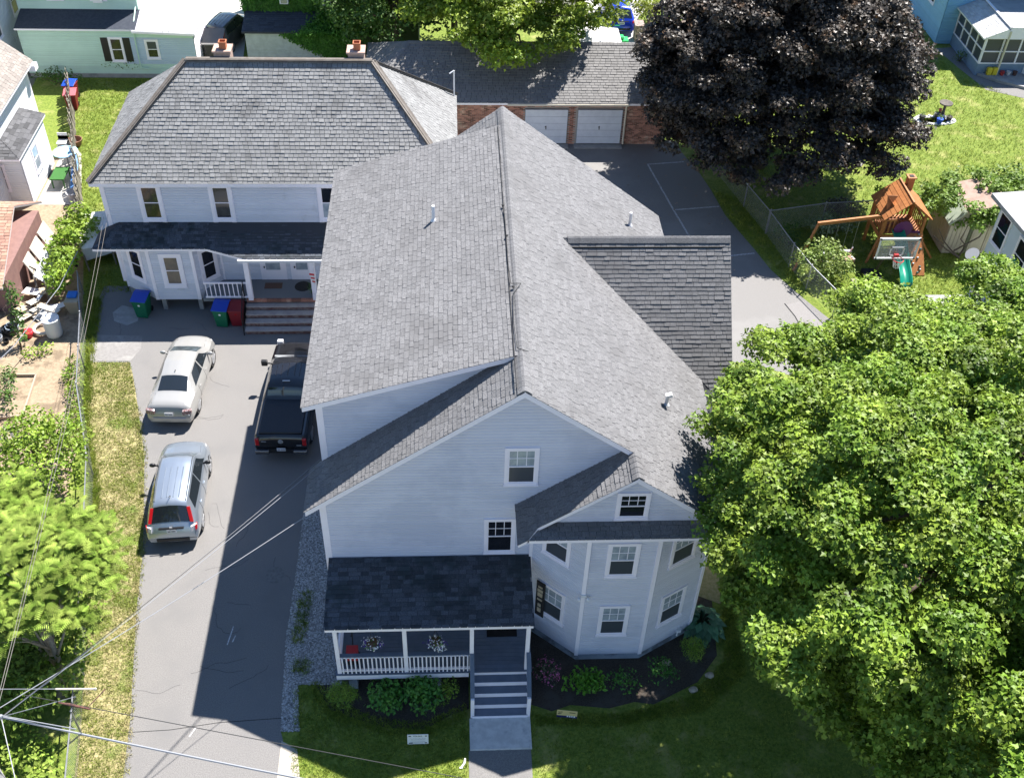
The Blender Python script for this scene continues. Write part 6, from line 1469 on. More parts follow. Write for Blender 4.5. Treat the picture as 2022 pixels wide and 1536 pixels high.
f.v = [tuple(c + R_ @ Vector(v)) for v in f.v]; f.tube([tuple(c), tuple(c - Nn * .5 + Vector((0, 0, -.5)))], .03, 6); f.box((c.x - .1, c.y - .1, 1.2), (c.x + .2, c.y + .1, 1.9)); obj('satellite_dish', f, mat('dish_grey', (.3, .31, .33), rough=.5), t)
f = MB()
for k in range(6): f.box((22.0 + k * .22, 35.9, 0), (22.2 + k * .22, 36.9, .9 - k * .1))
single('back_steps', f, M_white, 'white steps and landing at the corner of the right-hand white house', 'steps')
f = MB(); f.box((21.6, 36.9, 0), (23.5, 38.0, .08)); single('stone_landing', f, M_conc, 'pale stone landing beside the right-hand white house above the tree top', 'slab')

# ================================================================= blue house with enclosed porch, top right
t = thing('blue_house', 'sky-blue clapboard house with glazed porch at the top right corner', 'house', (34, 64, 0))
M_sky = mat('sky_blue_siding', (.27, .52, .72), (.24, .48, .68), 1, rough=.6, tone=.05); M_blk2 = mat('blue_block_wall', (.20, .28, .38), (.17, .24, .33), 3, rough=.8)
f = MB(); f.box((31.2, 64.5, 0), (42, 76, 8)); w_ = obj('wall', f, M_sky, t)
siding(w_, M_sky, [(31.2, 64.5, .2), (31.2, 74, .2), (31.2, 74, 7.9), (31.2, 64.5, 7.9)], nrm=(-1, 0, 0), course=.13); siding(w_, M_sky, [(31.2, 64.5, .2), (42, 64.5, .2), (42, 64.5, 7.9), (31.2, 64.5, 7.9)], nrm=(0, -1, 0), course=.13)
window(t, (31.2, 66.8, 2.6), (-1, 0, 0), .9, 1.5, style='1over1', upper='curtain', lower='dark')
t = thing('glazed_porch', 'glazed sun porch with white shingled sloping roof on the blue house', 'porch', (34, 62, 0))
f = MB(); f.box((32.15, 60.1, 0), (40, 64.45, .75)); obj('base_wall', f, M_blk2, t)
f = MB(); f.box((32.25, 60.2, .75), (40, 64.4, 2.35)); obj('interior', f, M_pane_screen, t)
f = MB()
for k in range(5): y = 60.15 + k * 1.06; f.box((32.13, y - .05, .75), (32.24, y + .05, 2.4))
for z in (.75, 1.55, 2.32): f.box((32.14, 60.1, z), (32.23, 64.4, z + .07))
for x in (32.2, 33.3, 34.4, 35.5): f.box((x - .05, 60.08, .75), (x + .05, 60.19, 2.4))
for z in (.75, 1.5, 2.32): f.box((32.2, 60.09, z), (35.6, 60.18, z + .07))
obj('frame', f, M_trim, t)
for k in range(4):
    y = 60.2 + k * 1.06
    for z in (.82, 1.62): f = MB(); f.box((32.19, y, z), (32.21, y + .96, z + .7)); obj('pane', f, M_pane_screen, t)
for k in range(3):
    for z in (.82, 1.57): f = MB(); f.box((32.26 + k * 1.1, 60.13, z), (33.24 + k * 1.1, 60.15, z + (.68 if z < 1 else .74))); obj('pane', f, M_pane_screen, t)
f = MB(); slab(f, [(31.9, 59.9, 2.42), (33.35, 59.9, 3.05), (33.35, 64.45, 3.05), (31.9, 64.45, 2.42)], .08); rr = obj('sloping_roof', f, [M_white, M_white], t)
S = Shingles(t, rr, mat('white_shingle', (.5, .5, .5), rough=.8, tone=.12), w=.3, course=.18, th=.015, maxn=120); S.plane([(31.9, 59.9, 2.42), (33.35, 59.9, 3.05), (33.35, 64.45, 3.05), (31.9, 64.45, 2.42)]); S.done()
f = MB(); f.box((33.35, 59.95, 2.9), (42, 64.6, 3.1)); obj('flat_roof', f, M_flat, t); f = MB(); f.box((33.3, 59.9, 2.4), (42, 59.99, 3.14)); f.box((33.28, 59.9, 3.1), (33.42, 64.5, 3.16)); f.poly([(31.95, 59.92, 2.42), (33.3, 59.92, 2.42), (33.3, 59.92, 3.02)]); obj('fascia', f, M_trim, t)
f = MB(); f.box((33.35, 59.85, 0), (33.45, 59.95, 2.9)); obj('post', f, mat('cream_post', (.6, .55, .42)), t)
f = MB(); f.obox((35.55, 59.6, 1.15), (.45, -.5, 0), (.03, .03, 0), (0, 0, 1.1)); d = obj('door', f, M_white, t)
f = MB(); f.prism([(32.3, 60.05, .0), (33.4, 59.0, 0), (35.2, 57.9, 0), (37, 58.5, 0), (37, 60.05, 0)], (0, 0, .16)); single('porch_slab', f, M_conc, 'concrete slab step in front of the glazed porch', 'slab')
for k in range(2): f = MB(); f.box((32.75 + k * .33, 59.75, .17), (33.03 + k * .33, 59.98, .62)); single('yellow_box', f, mat('yellow_plastic', (.65, .5, .03), rough=.5), ['yellow box by the glazed porch wall, left of its pair', 'yellow box by the cream porch post, right of its pair'][k], 'box', group='yellow boxes by the porch', bevel=.02)
for k, c in enumerate(((.4, .04, .04), (.5, .5, .5), (.1, .05, .04))): f = MB(); f.lathe((33.7 + k * .4, 59.8, .165), [(.1, 0), (.15, .25), (.12, .25)], 10); single('flower_pot', f, mat('pot_%d' % k, c), ['red flower pot', 'grey flower pot', 'brown flower pot'][k] + ' on the slab by the glazed porch', 'pot', group='pots by the porch')
def bush(name, label, cat, c, r, m, per=500, tm=OVAL, size=.09, n=9, cr=(.25, .4), stem=True, group=None, twigs=M_bark):
    t = thing(name, label, cat, (c[0], c[1], 0), group)
    cl = blob_clumps((c[0], c[1], c[2]), r, n, cr, .75, (.35, .85), zmin=.08)
    cl.append(((c[0], c[1], c[2] * .8), (r[0] * .6, r[1] * .6, r[2] * .7)))
    foliage('leaves', t, m, cl, per, tm, size)
    if stem:
        f = MB()
        for k in range(6): e = cl[k % len(cl)][0]; f.tube([(c[0] + rnd.uniform(-.05, .05), c[1] + rnd.uniform(-.05, .05), 0), (e[0] * .5 + c[0] * .5, e[1] * .5 + c[1] * .5, e[2] * .6), e], [.03, .02, .01], 5)
        obj('stem', f, twigs, t)
    return t
M_mid = mat('mid_green_leaf', (.06, .13, .022), (.10, .19, .03), 2, rough=.55, tone=.4, transl=.28)
bush('potted_plant', 'dark green plant in front of the glazed porch corner', 'plant', (31.9, 62.0, .4), (.5, .5, .35), M_mid, n=5)
# bird bath and pebble ring
f = MB(); f.lathe((28.35, 55.0, 0), [(.2, 0), (.12, .1), (.08, .3), (.08, .6), (.12, .68), (.36, .74), (.38, .82), (.33, .8), (.1, .76)], 20); single('bird_bath', f, mat('dark_stone', (.08, .07, .06), (.13, .11, .09), 8), 'dark stone bird bath on the sunny back lawn', 'bird bath', smooth=True)
t = thing('pebble_ring', 'white pebble flower ring with pots on the sunny back lawn', 'garden ornament', (27.7, 54.4, 0))
f = MB(); f.lathe((0, 0, 0), [(1.0, 0), (1, .03), (.6, .03), (.6, 0)], 30); f.v = [(a * 1.25 + 27.7, b * .55 + 54.4, c) for a, b, c in f.v]; obj('pebble_bed', f, mat('white_pebbles', (.7, .69, .67), (.4, .4, .38), 25, rough=.9), t)
for k in range(46): f = MB(); a = k * .137; f.ellipsoid((27.7 + 1.1 * math.cos(a) + rnd.uniform(-.14, .14), 54.4 + .48 * math.sin(a) + rnd.uniform(-.1, .1), .05), (.09, .08, .06), 6, 4); obj('stone', f, M_white, t)
for x, y, c, lab in ((26.9, 54.4, (.03, .03, .03), 'black pot at the left of the pebble ring'), (28.45, 54.3, (.05, .04, .04), 'dark pot at the right of the pebble ring'), (27.8, 54.0, (.01, .07, .5), 'bright blue pot at the front of the pebble ring'), (27.9, 54.7, (.12, .12, .12), 'dark grey pot at the back of the pebble ring')):
    f = MB(); f.lathe((x, y, .03), [(.12, 0), (.19, .3), (.15, .3)], 12); o = single('flower_pot', f, mat('ring_pot_%d' % int(x * 10), c), lab, 'pot', group='pots in the pebble ring'); ORG[o] = Vector(o.location)
    foliage('plant', o, M_vine, [((x, y, .42), (.16, .16, .14))], 1500, OVAL, .08)
f = MB(); f.tube([(28.2, 54.85, 0), (28.0, 54.75, .5)], .05, 6); f.ellipsoid((28.0, 54.72, .5), (.1, .1, .12), 8, 5); single('red_ornament', f, mat('pink_red_ornament', (.5, .06, .08), rough=.5), 'small pink-red garden ornament at the foot of the bird bath', 'ornament')

# things behind the garage
t = thing('white_canopy', 'white pyramid canopy tent behind the garage ridge', 'canopy tent', (8.3, 60.0, 0))
f = MB(); c0 = [(6.6, 58.5, 2.15), (10.0, 58.5, 2.15), (10.0, 61.5, 2.15), (6.6, 61.5, 2.15)]; f.add(c0 + [(8.3, 60, 2.95)] + [(x, y, z - .25) for x, y, z in c0], [(i, (i + 1) % 4, 4) for i in range(4)] + [((i + 1) % 4, i, 5 + i, 5 + (i + 1) % 4) for i in range(4)]); obj('roof', f, mat('white_canvas', (.75, .74, .72), rough=.8), t)
for x, y, z in c0: f = MB(); f.tube([(x, y, 0), (x, y, 2.1)], .03, 6); obj('pole', f, M_metal, t)
f = MB(); f.obox((10.6, 63.9, .3), (.5, 0, 0), (0, .3, 0), (0, 0, .12)); f.box((10.2, 63.7, .42), (10.8, 64.1, .6)); f.tube([(10.2, 64.1, .4), (10.0, 64.5, 1.0), (10.6, 64.5, 1.0)], .03, 6)
for a in (-.4, .4):
    for b2 in (-.32, .32): f.lathe((10.6 + a, 63.9 + b2, .18), [(.18, -.05), (.18, .05)], 12, 0, 1)
single('green_cart', f, mat('bright_green_plastic', (.03, .45, .12), rough=.4), 'bright green garden cart behind the blue SUV', 'cart')
f = MB(); f.box((11.6, 64.3, 0), (12.1, 65.1, 1.0)); f.box((11.55, 64.25, 1.0), (12.15, 65.15, 1.1)); single('brick_pillar', f, mat('dark_pillar', (.12, .10, .09), (.5, .36, .3), 9, rough=.9), 'short square pillar with pale cap right of the blue SUV', 'pillar')
t = thing('brown_picket_fence', 'short dark brown picket fence behind the yellow-green bush at the top', 'fence', (12.5, 70.5, 0))
for k in range(7): f = MB(); x = 11.9 + k * .25; f.box((x, 70.4, 0), (x + .13, 70.45, 1.2)); obj('picket', f, mat('dark_brown_picket', (.05, .03, .02)), t)
f = MB(); f.box((11.9, 70.45, .8), (13.6, 70.5, .9)); obj('rail', f, MATS['dark_brown_picket'], t)

# ================================================================= yard signs
def sign(name, label, c, w_, h_, rz, face, tilt=.25):
    t = thing(name, label, 'yard sign', (c[0], c[1], 0))
    u = Vector((math.cos(rz), math.sin(rz), 0)); n = Vector((math.sin(rz), -math.cos(rz), tilt)).normalized(); up = n.cross(u) * -1
    up = Vector(u).cross(n) * -1 if Vector(u).cross(n).z < 0 else Vector(u).cross(n)
    cc = Vector((c[0], c[1], .42)); f = MB(); f.obox(cc, u * w_ / 2, up * h_ / 2, n * .008); p = obj('panel', f, face, t)
    f = MB()
    for s in (-.3, .3): a = cc + u * s * w_; f.tube([a - n * .02 + up * h_ * .3, Vector((a.x, a.y, 0)) - Vector((n.x, n.y, 0)) * .05], .008, 5)
    obj('stake', f, M_metal, t)
    return t, p, cc, u, up, n
M_navy = mat('navy_print', (.012, .015, .09), rough=.6); M_grey = mat('grey_print', (.3, .3, .32), rough=.6)
def text(parent, s, pos, u, up, n, size, m):
    cu = bpy.data.curves.new('lettering', 'FONT'); cu.body = s; cu.size = size; cu.align_x = 'CENTER'; cu.align_y = 'CENTER'; cu.extrude = .001; cu.materials.append(m)
    tmp = bpy.data.objects.new('lettering', cu); COL.objects.link(tmp); me = bpy.data.meshes.new_from_object(tmp.evaluated_get(bpy.context.evaluated_depsgraph_get())); bpy.data.objects.remove(tmp); o = bpy.data.objects.new('lettering', me); link(o, parent); M = Matrix((u, up, n)).transposed().to_4x4(); M.translation = Vector(pos) - ORG[parent]; o.matrix_local = M; return o
t, p, cc, u, up, n = sign('white_yard_sign', 'white rectangular yard sign with dark bars on the shaded lawn left of the walk', (-1.17, 16.3), .62, .38, 0, M_white)
f = MB()
for y, x0, x1 in ((.13, -.27, -.2), (.13, .21, .27), (-.145, -.27, -.15), (-.145, .2, .27)): f.obox(cc + u * (x0 + x1) / 2 + up * y + n * .01, u * (x1 - x0) / 2, up * .016, n * .002)
obj('print_bar', f, M_text, p)
text(p, 'FOR SALE', cc + up * .13 + n * .012, u, up, n, .062, M_text)
f = MB(); f.tube([tuple(cc + u * (-.24 + .024 * k) + up * (.03 + .015 * math.sin(k * 1.7)) + n * .012) for k in range(21)], .003, 4); f.obox(cc + u * .0 + up * -.02 + n * .01, u * .2, up * .004, n * .002); f.obox(cc - up * .1 + n * .01, u * .22, up * .006, n * .002); f.obox(cc - up * .145 + n * .01, u * .16, up * .005, n * .002); obj('print', f, M_grey, p)
t, p, cc, u, up, n = sign('yellow_yard_sign', 'yellow and navy yard sign stuck in the shaded lawn right of the steps', (3.32, 17.0), .62, .32, -.13, mat('pale_yellow_print', (.62, .50, .22), rough=.5), tilt=.12)
f = MB(); f.obox(cc - up * .12 + n * .009, u * .31, up * .045, n * .002); obj('navy_band', f, M_navy, p)
f = MB()
for x, w2, y in ((.02, .035, -.09), (.09, .03, -.095), (.155, .03, -.09), (.225, .035, -.095)): f.obox(cc + u * x + up * y + n * .012, u * w2 * .7, up * .032, n * .002)
obj('white_characters', f, M_white, p)
f = MB(); f.obox(cc + u * .16 + up * .08 + n * .01, u * .09, up * .014, n * .002)
for x, y in ((-.24, .08), (-.2, .03), (-.25, 0), (-.17, .09)): f.obox(cc + u * x + up * y + n * .01, u * .03, up * .014, n * .002)
obj('print', f, M_text, p)
f = MB(); f.tube([(.12, 15.6, .02), (.2, 15.7, .06), (.22, 15.85, .03)], .03, 5); f.box((.05, 15.55, 0), (.15, 15.6, .03)); single('paper_scrap', f, M_white, 'crumpled white scrap lying on the lawn just left of the walk', 'litter')

# ================================================================= foundation plants
M_hyd = mat('hydrangea_leaf', (.06, .19, .03), (.10, .26, .035), 2, rough=.5, tone=.4, transl=.25)
M_yew = mat('spiky_yellow_green_leaf', (.13, .24, .02), (.20, .30, .03), 3, rough=.55, tone=.4, transl=.2)
bush('round_shrub', 'round spiky yellow-green shrub left of the porch, beside the gravel', 'shrub', (-3.45, 17.85, .45), (.42, .42, .35), M_yew, 1900, NEEDLE, .13, 9, (.22, .32))
bush('hydrangea', 'broad dark green leafy shrub in front of the porch, left of the tallest one', 'shrub', (-2.15, 17.75, .5), (.5, .5, .42), M_hyd, 750, OVAL, .13, 11, (.25, .36))
bush('hydrangea', 'largest leafy green shrub in front of the porch, reaching the deck edge', 'shrub', (-1.1, 17.8, .55), (.58, .62, .5), M_hyd, 750, OVAL, .13, 14, (.25, .38))
bush('small_shrub', 'slim yellow-tinged shrub between the largest shrub and the porch steps', 'shrub', (-.32, 17.9, .42), (.3, .48, .35), M_yew, 1300, OVAL, .07, 8, (.18, .26))
t = bush('azalea', 'pink flowering azalea in the mulch right of the porch steps', 'shrub', (2.83, 18.5, .4), (.34, .36, .3), mat('dull_azalea_leaf', (.06, .08, .04), (.1, .1, .06), 5, rough=.6, tone=.3), 900, OVAL, .07, 8, (.18, .26))
foliage('blossom', t, mat('pink_petals', (.5, .08, .25), (.62, .2, .38), 8, rough=.6, transl=.2), [((2.83, 18.5, .46), (.44, .46, .34)), ((2.95, 18.2, .4), (.25, .25, .3))], 520, OVAL, .07, shell=.1)
bush('leafy_shrub', 'bright mid-green shrub in front of the bay, nearest the steps', 'shrub', (4.0, 18.15, .35), (.6, .5, .3), mat('bright_shrub_leaf', (.11, .29, .02), (.15, .35, .03), 2, rough=.5, tone=.4, transl=.3), 600, OVAL, .13, 12, (.22, .32))
bush('rose_bush', 'loose dark green bush under the middle of the bay', 'shrub', (5.2, 18.2, .3), (.52, .42, .26), M_hyd, 480, OVAL, .09, 9, (.2, .28))
bush('rose_bush', 'loose dark green bush under the right corner of the bay', 'shrub', (6.45, 18.55, .32), (.5, .45, .28), M_hyd, 600, OVAL, .09, 10, (.2, .3))
bush('round_shrub', 'round yellow-green shrub at the right end of the mulch bed', 'shrub', (7.55, 19.25, .35), (.36, .36, .3), M_yew, 1900, NEEDLE, .12, 8, (.2, .28))
M_hosta = mat('hosta_leaf', (.04, .12, .065), (.065, .15, .08), 4, rough=.5, tone=.3)
t = thing('hosta', 'blue-green hosta with broad leaves at the right corner of the bay', 'plant', (8.05, 20.3, 0))
for k in range(42):
    a = k * 2.4; r = .12 + .011 * k; h = .55 - .009 * k; d = Vector((math.cos(a), math.sin(a), 0)); p0 = Vector((8.05, 20.3, .05)); s = Vector((-d.y, d.x, 0)) * .13
    c1 = p0 + d * r + Vector((0, 0, h)); tip = p0 + d * (r + .38) + Vector((0, 0, h - .2)); mid = (c1 + tip) / 2 + Vector((0, 0, .05))
    f = MB(); f.add([c1, mid + s, tip, mid - s, mid - Vector((0, 0, .03)), p0], [(0, 4, 1), (1, 4, 2), (2, 4, 3), (3, 4, 0), (5, 0, 1)], 0, rnd.random()); obj('leaf', f, M_hosta, t)
for poly, n in ((BED1, 260), (BED2, 420)):
    pass
tufts('weeds', [(-5.3, 20), (-4.9, 20), (-4.8, 22), (-5.2, 22)], 260, .14, M_blade, 4); tufts('weeds', [(-5.2, 18.9), (-4.7, 18.8), (-4.6, 19.3), (-5.1, 19.4)], 260, .14, M_blade, 4)

# ================================================================= trees
def tree(name, label, base, hub, crown, m, per, tmpl, size, bark, r0, group=None, nl=14, cat='tree', **kw):
    t = thing(name, label, cat, (base[0], base[1], 0), group)
    f = MB(); ends = [c[0] for c in rnd.sample(crown, min(nl, len(crown)))]
    limbs(f, (base[0], base[1], 0), hub, r0, ends, r0 * .35); obj('trunk', f, bark, t, smooth=True)
    foliage('crown', t, m, crown, per, tmpl, size, **kw)
    return t
M_maple = mat('maple_leaf', (.115, .205, .02), (.235, .325, .038), .9, rough=.5, tone=.5, transl=.22, spec=.3)
M_maple2 = mat('back_maple_leaf', (.15, .24, .018), (.29, .37, .035), .6, rough=.5, tone=.42, transl=.34, spec=.5)
M_purple = mat('purple_maple_leaf', (.044, .038, .031), (.07, .058, .046), 1.0, rough=.42, tone=.45, transl=.12, c3=(.13, .075, .04), sc3=1.6, lo3=.52, hi3=.7, spec=.3)
rnd.seed(41)
cr = boughs((13.7, 17.4, 7.9), (5.9, 6.8, 3.5), 88, (1.15, 1.9), 8, (.42, .75), zmin=3.2)
cr += boughs((12.6, 15.2, 5.6), (4.6, 4.6, 2.0), 34, (1.1, 1.7), 8, (.42, .72), zmin=3.0)
def keep(c):
    s_ = 22.5 / (29.5 - c[0][2]); return c[0][0] * s_ - c[1][0] > 6.4 + max(0, 15.3 - c[0][1] * s_) * .63
cr = [c for c in cr if keep(c)]
cr += blob_clumps((9.9, 22.9, 6.6), (1.5, 1.5, 1.1), 10, (.7, 1.1), .45, (.3, 1.0))
cr += blob_clumps((8.4, 20.0, 7.4), (.7, 1.4, .9), 7, (.7, .95), .45, (.3, 1.0))
cr += blob_clumps((12.2, 25.2, 7.4), (1.4, 1.4, 1.1), 10, (.7, 1.0), .5, (.3, 1.0))
cr += blob_clumps((14.2, 26.6, 7.6), (1.8, 1.6, 1.2), 14, (.7, 1.0), .5, (.3, 1.0))
cr += blob_clumps((13.7, 17.6, 6.8), (3.9, 4.4, 2.4), 20, (1.0, 1.4), .5, (.2, .8), zmin=3.5)
tree('maple_tree', 'large bright green maple filling the right foreground beside the big house', (13.7, 17.8), (13.7, 17.8, 9.5), cr, M_maple, 1500, MAPLE, .132, M_bark, .36, nl=50, shell=.55, upbias=.7, jitter=.5)
cr = boughs((20.0, 26.4, 4.9), (3.8, 4.2, 2.6), 34, (1.0, 1.6), 8, (.45, .75), zmin=1.6)
tree('maple_tree', 'second green maple behind the large one, close to the right-hand white house', (20.3, 25.6), (20.3, 25.6, 5.8), cr, M_maple, 1150, MAPLE, .14, M_bark, .3, nl=20)
rnd.seed(12)
cr = boughs((16.1, 48.0, 5.7), (5.4, 5.7, 4.8), 165, (1.1, 1.75), 8, (.5, .85), zmin=1.8, sep=.5)
cr = [c for c in cr if not (c[0][1] - .473 * c[0][2] < (41.2 if c[0][0] - .426 * c[0][2] > 15.4 else 40.0))]
cr += blob_clumps((15.8, 48.3, 5.6), (4.2, 3.6, 2.7), 18, (1.1, 1.6), .7, (.2, .8), zmin=2.4)
tree('purple_maple', 'huge dark purple-leaved maple over the parking lot and back lawn', (16.2, 49.5), (15.9, 48.5, 8), cr, M_purple, 700, MAPLE, .18, M_bark, .42, nl=40)
rnd.seed(5)
cr = boughs((3.2, 57.3, 6.2), (4.6, 4.6, 3.4), 50, (1.0, 1.6), 7, (.45, .8), zmin=3.2)
cr += [((1.6, 52.6, 5.4), (1.2, 1.0, .6)), ((2.8, 51.9, 5.0), (1.1, .9, .6)), ((3.7, 52.2, 4.8), (1.0, .9, .55)), ((2.2, 51.6, 4.9), (.8, .7, .5)), ((.8, 53.6, 6.3), (1.1, 1, .6)), ((2.2, 53.4, 6.6), (1.2, 1, .6))]
tree('green_tree', 'bright green tree overhanging the middle of the garage roof', (3.2, 59.0), (3.2, 58, 8), cr, M_maple2, 480, MAPLE, .2, M_bark, .28, nl=20)
cr = blob_clumps((-3.2, 60.5, 4.8), (3.4, 3.4, 3.6), 40, (.9, 1.5), .65, (.6, 1.05), zmin=1.5)
tree('green_tree', 'darker green tree behind the left end of the garage roof', (-3.2, 61), (-3.2, 60.6, 6.5), cr, M_mid, 280, MAPLE, .22, M_bark, .25, nl=16)
cr = blob_clumps((7.5, 59.5, 5.6), (2.6, 2.6, 2.6), 22, (.8, 1.3), .6, (.6, 1.05), zmin=2.8)
tree('green_tree', 'green tree behind the right half of the garage roof, beside the blue SUV', (7.2, 61), (7.4, 60, 6.5), cr, M_maple2, 280, MAPLE, .22, M_bark, .2, nl=12)
cr = blob_clumps((-6.0, 62.6, 2.6), (2.2, 1.6, 1.6), 14, (.7, 1.1), .7, (.5, 1.0), zmin=.5)
cr2 = blob_clumps((.2, 63.5, 4.4), (3.2, 2.6, 3.0), 34, (.9, 1.4), .6, (.4, 1.05), zmin=1.0)
tree('green_tree', 'green tree seen between its two taller neighbours behind the garage roof', (.2, 64), (.2, 63.6, 5.5), cr2, M_mid, 300, MAPLE, .22, M_bark, .2, nl=12)
tree('overgrown_shrub', 'overgrown ivy thicket at the right end of the ivy-covered building', (-6, 62.4), (-6, 62.5, 3), cr, M_ivy, 330, OVAL, .2, M_bark, .1, nl=6, cat='shrub')
bush('yellow_bush', 'yellow-green bush beside the pillar behind the garage', 'shrub', (12.9, 67.3, .9), (1.1, 1.1, .7), mat('yellow_leaf', (.26, .32, .03), (.34, .38, .05), 2, rough=.6, tone=.3, transl=.3), 380, OVAL, .16, 10, (.45, .65))
# ailanthus: compound fronds built leaflet by leaflet
def ailanthus(name, label, base, crown_c, R, n, m, hub):
    t = thing(name, label, 'tree', (base[0], base[1], 0)); f = MB(); ends = []; fr = []
    for k in range(n):
        d = Vector((rnd.gauss(0, 1), rnd.gauss(0, 1), abs(rnd.gauss(0, .8)))).normalized(); q = rnd.uniform(.45, 1.0)
        p = Vector((crown_c[0] + d.x * R[0] * q, crown_c[1] + d.y * R[1] * q, crown_c[2] + d.z * R[2] * q)); ends.append(p)
        for j in range(16):
            a = j * 2.4 + rnd.random(); dd = Vector((math.cos(a), math.sin(a), rnd.uniform(-.2, .9))).normalized(); fr.append((p + Vector((rnd.gauss(0, .16), rnd.gauss(0, .16), rnd.gauss(0, .14))), dd, rnd.uniform(.28, .5)))
    Vs = []; Fs = []; Ts = []; b = 0
    for p, d, Lf in fr:
        s = d.cross(Vector((0, 0, 1))).normalized(); tn = min(1, max(0, rnd.gauss(.5, .22)))
        for j in range(8):
            u = (j + .9) / 8; c = p + d * (Lf * u) - Vector((0, 0, .28 * Lf * u * u))
            for sg in (-1, 1):
                ll = .19 * Lf * (1.25 - .6 * u) * 1.5; tip = c + s * sg * ll + d * ll * .45 - Vector((0, 0, ll * .22)); w_ = d * .017
                Vs += [c - w_, c + w_ * 1.2, tip, (c + tip) / 2 + w_ * 1.3 - Vector((0, 0, .01))]; Fs += [(b, b + 1, b + 3), (b, b + 3, b + 2)] if sg > 0 else [(b, b + 3, b + 1), (b, b + 2, b + 3)]; Ts += [tn, tn]; b += 4
    V = np.array([tuple(v) for v in Vs]) - np.array(ORG[t])
    o = bpy.data.objects.new('crown', tri_mesh('crown', V, np.array(Fs), m, Ts)); link(o, t)
    limbs(f, (base[0], base[1], 0), hub, .13, ends[:26], .05); obj('trunk', f, M_barkl, t, smooth=True)
    return t
M_ail = mat('ailanthus_leaf', (.14, .225, .03), (.25, .32, .065), 2.2, rough=.8, tone=.65, transl=.15, spec=.12)
ailanthus('tree_of_heaven', 'feathery pale green tree with compound leaves over the fence at the lower left', (-12.1, 18.3), (-11.9, 19.6, 4.0), (2.1, 2.5, 1.6), 150, M_ail, (-12.0, 19.2, 4.2))
ailanthus('tree_of_heaven', 'smaller feathery pale green tree at the left edge above the utility wires', (-13.6, 22.5), (-13.9, 22.2, 3.0), (1.4, 2.3, 1.3), 80, M_ail, (-13.6, 22.3, 3.0))
cr = blob_clumps((-12.9, 19.6, 1.6), (1.5, 3.6, 1.2), 44, (.45, .75), .7, (.3, 1.0), zmin=.3)
tree('sumac_thicket', 'sunlit yellow-green thicket under the feathery tree along the lower left fence', (-12.9, 19.6), (-12.9, 19.6, 1.6), cr, M_ail, 520, OVAL, .17, M_barkl, .05, nl=10, cat='shrub')
cr = blob_clumps((-12.6, 14.2, 1.0), (1.4, 1.8, .9), 18, (.4, .7), .7, (.3, 1.0), zmin=.3)
tree('sumac_thicket', 'leafy green thicket in the bottom left corner behind the chain-link fence', (-12.6, 14.2), (-12.6, 14.2, 1.2), cr, MATS['undergrowth_leaf'] if 'undergrowth_leaf' in MATS else M_ail, 520, OVAL, .15, M_barkl, .05, nl=8, cat='shrub')
cr = blob_clumps((-14.8, 27.0, 1.5), (1.4, 1.7, 1.1), 26, (.45, .75), .7, (.5, 1.0), zmin=.3)
M_lb = mat('fresh_green_leaf', (.17, .28, .025), (.27, .37, .045), 1.2, rough=.5, tone=.4, transl=.3)
tree('big_bush', 'big fresh green bush leaning on the chain-link fence at the left', (-15.1, 27.4), (-15.1, 27.3, 1.6), cr, M_lb, 600, OVAL, .15, M_bark, .08, nl=14, cat='shrub')
cr = blob_clumps((-17.2, 40.6, 1.0), (.75, 3.0, .8), 26, (.4, .65), .8, (.4, 1.0), zmin=.2)
tree('fence_shrub', 'long bright green shrub between the brown shed and the covered trailer', (-17.2, 40.5), (-17.2, 40.5, 1.2), cr, M_lb, 480, MAPLE, .17, M_bark, .06, nl=10, cat='shrub')
cr = [((-17.95, 34.9 + k * .12, .5 + k * .42), (.36 - k * .03, .36 - k * .03, .3)) for k in range(6)] + [((-18.3, 36.2, 1.6), (.35, .35, .3))]
tree('sapling', 'slender leafy sapling standing in the garden left of the white barrel', (-18.0, 34.7), (-17.95, 35.4, 2.8), cr, M_mid, 700, OVAL, .14, M_bark, .03, nl=4)
cr = [((-17.8 + .08 * k, 32.9 - k * .35, .35 + .1 * (k % 3)), (.28, .28, .25)) for k in range(7)]
tree('bean_vine', 'leaning row of dark green climbing beans in the sandy garden', (-17.7, 31.8), (-17.6, 32, .9), cr, M_mid, 600, OVAL, .13, M_bark, .02, nl=3, cat='plant')
tree('squash_plant', 'low bright green plant in the soil below the white barrel', (-17.2, 34.1), (-17.2, 34.1, .3), [((-17.4, 34.2, .22), (.5, .35, .22)), ((-16.9, 34.5, .2), (.35, .3, .2))], M_lb, 800, OVAL, .12, M_bark, .02, nl=2, cat='plant')
for k, lab in enumerate(('light green vegetable row against the fence, nearest the white barrel', 'light green vegetable row against the fence, in its middle', 'light green vegetable row against the fence, nearest the big bush')):
    y = 33.6 - k * 1.6; x = -15.25 + k * .42 - .25
    tree('vegetable_row', lab, (x, y), (x, y, .3), [((x + rnd.uniform(-.15, .15) + .07 * j, y - j * .35, .22), (.34, .3, .24)) for j in range(5)], M_lb, 900, OVAL, .11, M_bark, .015, nl=2, cat='plant', group='vegetable rows along the fence')
bush('grass_clump', 'pale green grassy clump at the left edge of the garden', 'plant', (-18.8, 32.3, .4), (.7, 1.2, .35), mat('pale_fern', (.14, .22, .06), (.2, .28, .08), 2, rough=.6, tone=.3, transl=.2), 900, NEEDLE, .2, 10, (.3, .45))
